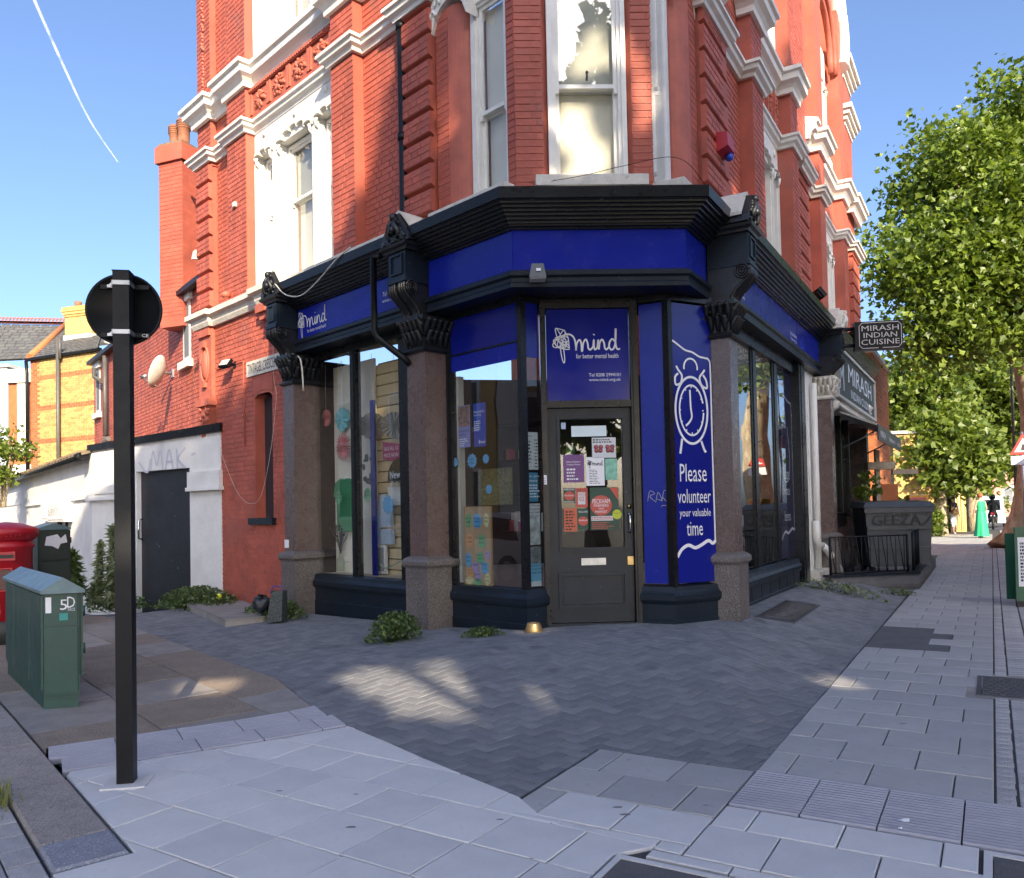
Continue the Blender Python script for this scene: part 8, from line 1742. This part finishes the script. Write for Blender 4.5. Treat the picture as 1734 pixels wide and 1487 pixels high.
# motorcyclist
q=(24.795,42.000,-0.231); MC=thing('motorcycle','dark motorcycle with a red tail light ridden away down the road','motorcycle',q); mm=Matrix.Translation(q)@Matrix.Rotation(rdyaw,4,'Z'); Q=lambda x,y,z: mm@Vector((x,y,z))
for x in (-.65,.68): mb=MB(); mb.tube([Q(x+.29*math.cos(a),0,.30+.29*math.sin(a)) for a in [2*PI*k/18 for k in range(19)]],.055,7); mb.build('wheel',M['inkblack'],MC)
mb=MB(); mb.tube(spline([Q(-.8,0,.78),Q(-.3,0,.80),Q(.15,0,.86),Q(.45,0,.92)]),[.10]*16,8); mb.tube([Q(-.1,0,.45),Q(.2,0,.5)],.18,8); mb.tube([Q(.68,0,.30),Q(.45,0,.98)],.04,6); mb.tube([Q(-.65,0,.3),Q(-.1,0,.55)],.04,6); mb.tube([Q(.42,-.34,1.02),Q(.46,0,.98),Q(.42,.34,1.02)],.018,6); mb.build('frame',M['inkblack'],MC)
mb=MB(); mb.box(None,(.05,.16,.08),0,0,mm@Matrix.Translation((-.86,0,.80))); mb.build('tail_light',plain('red_lens',(0,0,0)),MC)
RP=thing('person','motorcycle rider in dark clothes and helmet seen from behind','person',q); bk=plain('black_cloth',(0,0,0))
RV=[(-.15,0,.86),(-.12,0,1.1),(-.05,0,1.32),(.0,0,1.42),(.03,0,1.52),(.04,0,1.60),(.0,.10,.84),(.25,.17,.70),(.10,.16,.34),(.24,.16,.30),(.0,-.10,.84),(.25,-.17,.70),(.10,-.16,.34),(.24,-.16,.30),(-.03,.19,1.36),(.12,.28,1.16),(.38,.30,1.04),(-.03,-.19,1.36),(.12,-.28,1.16),(.38,-.30,1.04)]
RE=[(0,1),(1,2),(2,3),(3,4),(4,5),(0,6),(6,7),(7,8),(8,9),(0,10),(10,11),(11,12),(12,13),(2,14),(14,15),(15,16),(2,17),(17,18),(18,19)]
RRr=[(.14,.12),(.14,.11),(.15,.12),.09,.06,.09,.09,.075,.055,.04,.09,.075,.055,.04,.07,.055,.04,.07,.055,.04]
for hd in (16,19):
    for f in range(5): b=len(RV); RV.append((RV[hd][0]+.06,RV[hd][1]+(f-2)*.014,RV[hd][2]+.005)); RV.append((RV[hd][0]+.07,RV[hd][1]+(f-2)*.014,RV[hd][2]-.035)); RE+=[(hd,b),(b,b+1)]; RRr+=[.01,.008]
skin('body',RV,RE,RRr,bk,RP,q,rdyaw)
mb=MB(); mb.ball(None,.145,0,14,(1.05,1,1.05),Matrix.Translation(Q(.05,0,1.64))); mb.build('helmet',M['pipe'],RP)
FARX=[0.5304,0.5754,0.6080]
# houses closing the far end of the road
for i,(x,d,wd,col,lb) in enumerate(((1598,95,7,(.55,.60,.66),'pale blue painted house at the far end of the road, left one'),(1660,100,8,(.30,.13,.10),'red brick house at the far end of the road, middle one'),(1705,85,7,(.45,.22,.18),'pinkish brick house at the far end of the road, right one'))):
    q=(FARX[i]*d,d,0); F=Frame((q[0]-wd/2,q[1]),Vector((.99,-.1)).normalized(),Vector((-.1,-.99)).normalized(),False); H=thing('far_house',lb,'house',(q[0],q[1],0)); mb=MB(); mb.fb(F,0,wd,-6,0,-.5,7.0); mb.build('wall',plain('far_wall_%s'%('blue','red','pink')[i],col,.85),H); mb=MB(); mb.fpoly(F,[(-.3,7),(wd+.3,7),(wd*.5,9.6)],-6,.3); mb.build('roof',M['slate'],H)
    for t in (.8,wd/2-.55,wd-1.9):
        for z in (1.0,4.2): mb=MB(); mb.fb(F,t,t+1.1,0,.06,z,z+1.7); wn=mb.build('window',M['white'],H); mb=MB(); mb.fb(F,t+.12,t+.98,.06,.07,z+.12,z+1.58); mb.build('pane',M['room'],wn)
# ---- things seen only in the shop windows' reflections
bp=xy(4.4,19.0); BU=thing('red_bus','red double-decker bus on the main road, mirrored in the shop windows','bus',(bp[0],bp[1],-.25)); mm=Matrix.Translation((bp[0],bp[1],-.25))@Matrix.Rotation(rdyaw,4,'Z')
mb=MB(); mb.box(None,(10.5,2.5,4.0),0,0,mm@Matrix.Translation((0,0,2.3))); mb.build('body',plain('bus_red',(.50,.012,.02),.3),BU)
for z,h_ in ((1.55,.95),(3.35,.8)):
    mb=MB(); mb.box(None,(9.6,2.53,h_),0,0,mm@Matrix.Translation((0,0,z+.2))); mb.build('window_band',plain('car_glass',(0,0,0)),BU)
for x in (-3.4,3.2):
    for s in (-1,1): mb=MB(); mb.tube([mm@Vector((x,s*1.1,.5)),mm@Vector((x,s*1.27,.5))],.5,16); mb.build('wheel',M['inkblack'],BU)
wc=kp(9.5,-2.3); car('parked_car','white hatchback parked in the side street, mirrored in the shop window',(wc[0],wc[1],gz(*wc)-.03),math.atan2(kd.y,kd.x),plain('white_car_paint',(0,0,0)))
for i in range(4):
    c=kp(3+7*i,-11); F=Frame(c,kd,kn,False); H=thing('terrace_house',('nearest','second','third','farthest')[i]+' pale terraced house across the side street, mirrored in the shop window','house',(c[0],c[1],-.5),'terraced houses across the side street')
    mb=MB(); mb.fb(F,0,6.9,-7,0,-1,8.4); mb.build('wall',M['cream'] if i%2 else M['yellow'],H); mb=MB(); mb.hexa([F.P(0,.3,8.4),F.P(6.9,.3,8.4),F.P(6.9,-4,11.6),F.P(0,-4,11.6),F.P(0,.3,8.5),F.P(6.9,.3,8.5),F.P(6.9,-4,11.8),F.P(0,-4,11.8)]); mb.build('roof',M['slate'],H)
    for t in (.8,4.2):
        for z in (.9,4.2): mb=MB(); mb.fb(F,t,t+1.7,0,.1,z,z+2.0); wn=mb.build('window',M['white'],H); mb=MB(); mb.fb(F,t+.15,t+1.55,.1,.11,z+.15,z+1.85); mb.build('pane',plain('car_glass',(0,0,0)),wn)
for i in range(3):
    c=xy(11,6+13*i); F=Frame(c,dR,-nR,True); H=thing('shop_terrace',('near','middle','far')[i]+' yellow brick terrace across the main road, mirrored in the shop windows','building',(c[0],c[1],-.3),'terraces across the main road')
    mb=MB(); mb.fb(F,0,12.5,-8,0,-1,5.0); mb.build('wall',M['yellow'],H)
    for t in range(4):
        for z in (.8,2.9): mb=MB(); mb.fb(F,.8+3*t,2.2+3*t,0,.1,z,z+1.9); wn=mb.build('window',M['white'],H); mb=MB(); mb.fb(F,.95+3*t,2.05+3*t,.1,.11,z+.15,z+1.75); mb.build('pane',plain('car_glass',(0,0,0)),wn)
# ================================================================== BRICKS: the nearest 300 as parts, the rest as one part of the building
cp_=Vector((0,0,1.23)); unit=bpy.data.meshes.new('brick')
e=.025
unit.from_pydata([(0,-1,0),(1,-1,0),(1,-1,1),(0,-1,1),(0.006,0,.03),(.994,0,.03),(.994,0,.97),(.006,0,.97)],[],[(4,5,6,7),(0,1,5,4),(1,2,6,5),(2,3,7,6),(3,0,4,7)]); unit.materials.append(M['red'])
def vis(b):
    F,t0,t1,z0,z1,o,wl=b; c=F.P((t0+t1)/2,o,(z0+z1)/2); d=c-cp_; y=max(.1,d.y); sx,sz=d.x/y,d.z/y
    inside=abs(sx)<.60 and -.42<sz<.57; nrm=F.n.dot(-d.normalized())
    return ((t1-t0)*(z1-z0)*max(0,nrm)/d.length**2 if inside else 0)
BRK.sort(key=vis,reverse=True)
for b in BRK[:300]:
    F,t0,t1,z0,z1,o,wl=b; ob=bpy.data.objects.new('brick',unit); COL.objects.link(ob); ob.parent=wl; rl=root_loc(wl)
    j=R.uniform(-.0015,.0015); g=.005
    if F.d.cross(F.n).z>0: m3=Matrix((F.d*(t1-t0-2*g),F.n*.018,Vector((0,0,z1-z0-2*g)))).transposed(); p=F.P(t0+g,o+j,z0+g)
    else: m3=Matrix((-F.d*(t1-t0-2*g),F.n*.018,Vector((0,0,z1-z0-2*g)))).transposed(); p=F.P(t1-g,o+j,z0+g)
    ob.matrix_local=Matrix.Translation(p-rl)@m3.to_4x4()
mb=MB()
for b in BRK[300:]:
    F,t0,t1,z0,z1,o,wl=b; j=R.uniform(-.0015,.0015); g=.005; w=.0015; h=.0025; t0+=g;t1-=g;z0+=g;z1-=g
    if t1-t0<.01: continue
    mb.add([F.P(t0,o-.018,z0),F.P(t1,o-.018,z0),F.P(t1,o-.018,z1),F.P(t0,o-.018,z1),F.P(t0+w,o+j,z0+h),F.P(t1-w,o+j,z0+h),F.P(t1-w,o+j,z1-h),F.P(t0+w,o+j,z1-h)],[(4,5,6,7),(0,1,5,4),(1,2,6,5),(2,3,7,6),(3,0,4,7)])
o=mb.build('brick_courses',M['red'],B,recalc=False); o['kind']='stuff'
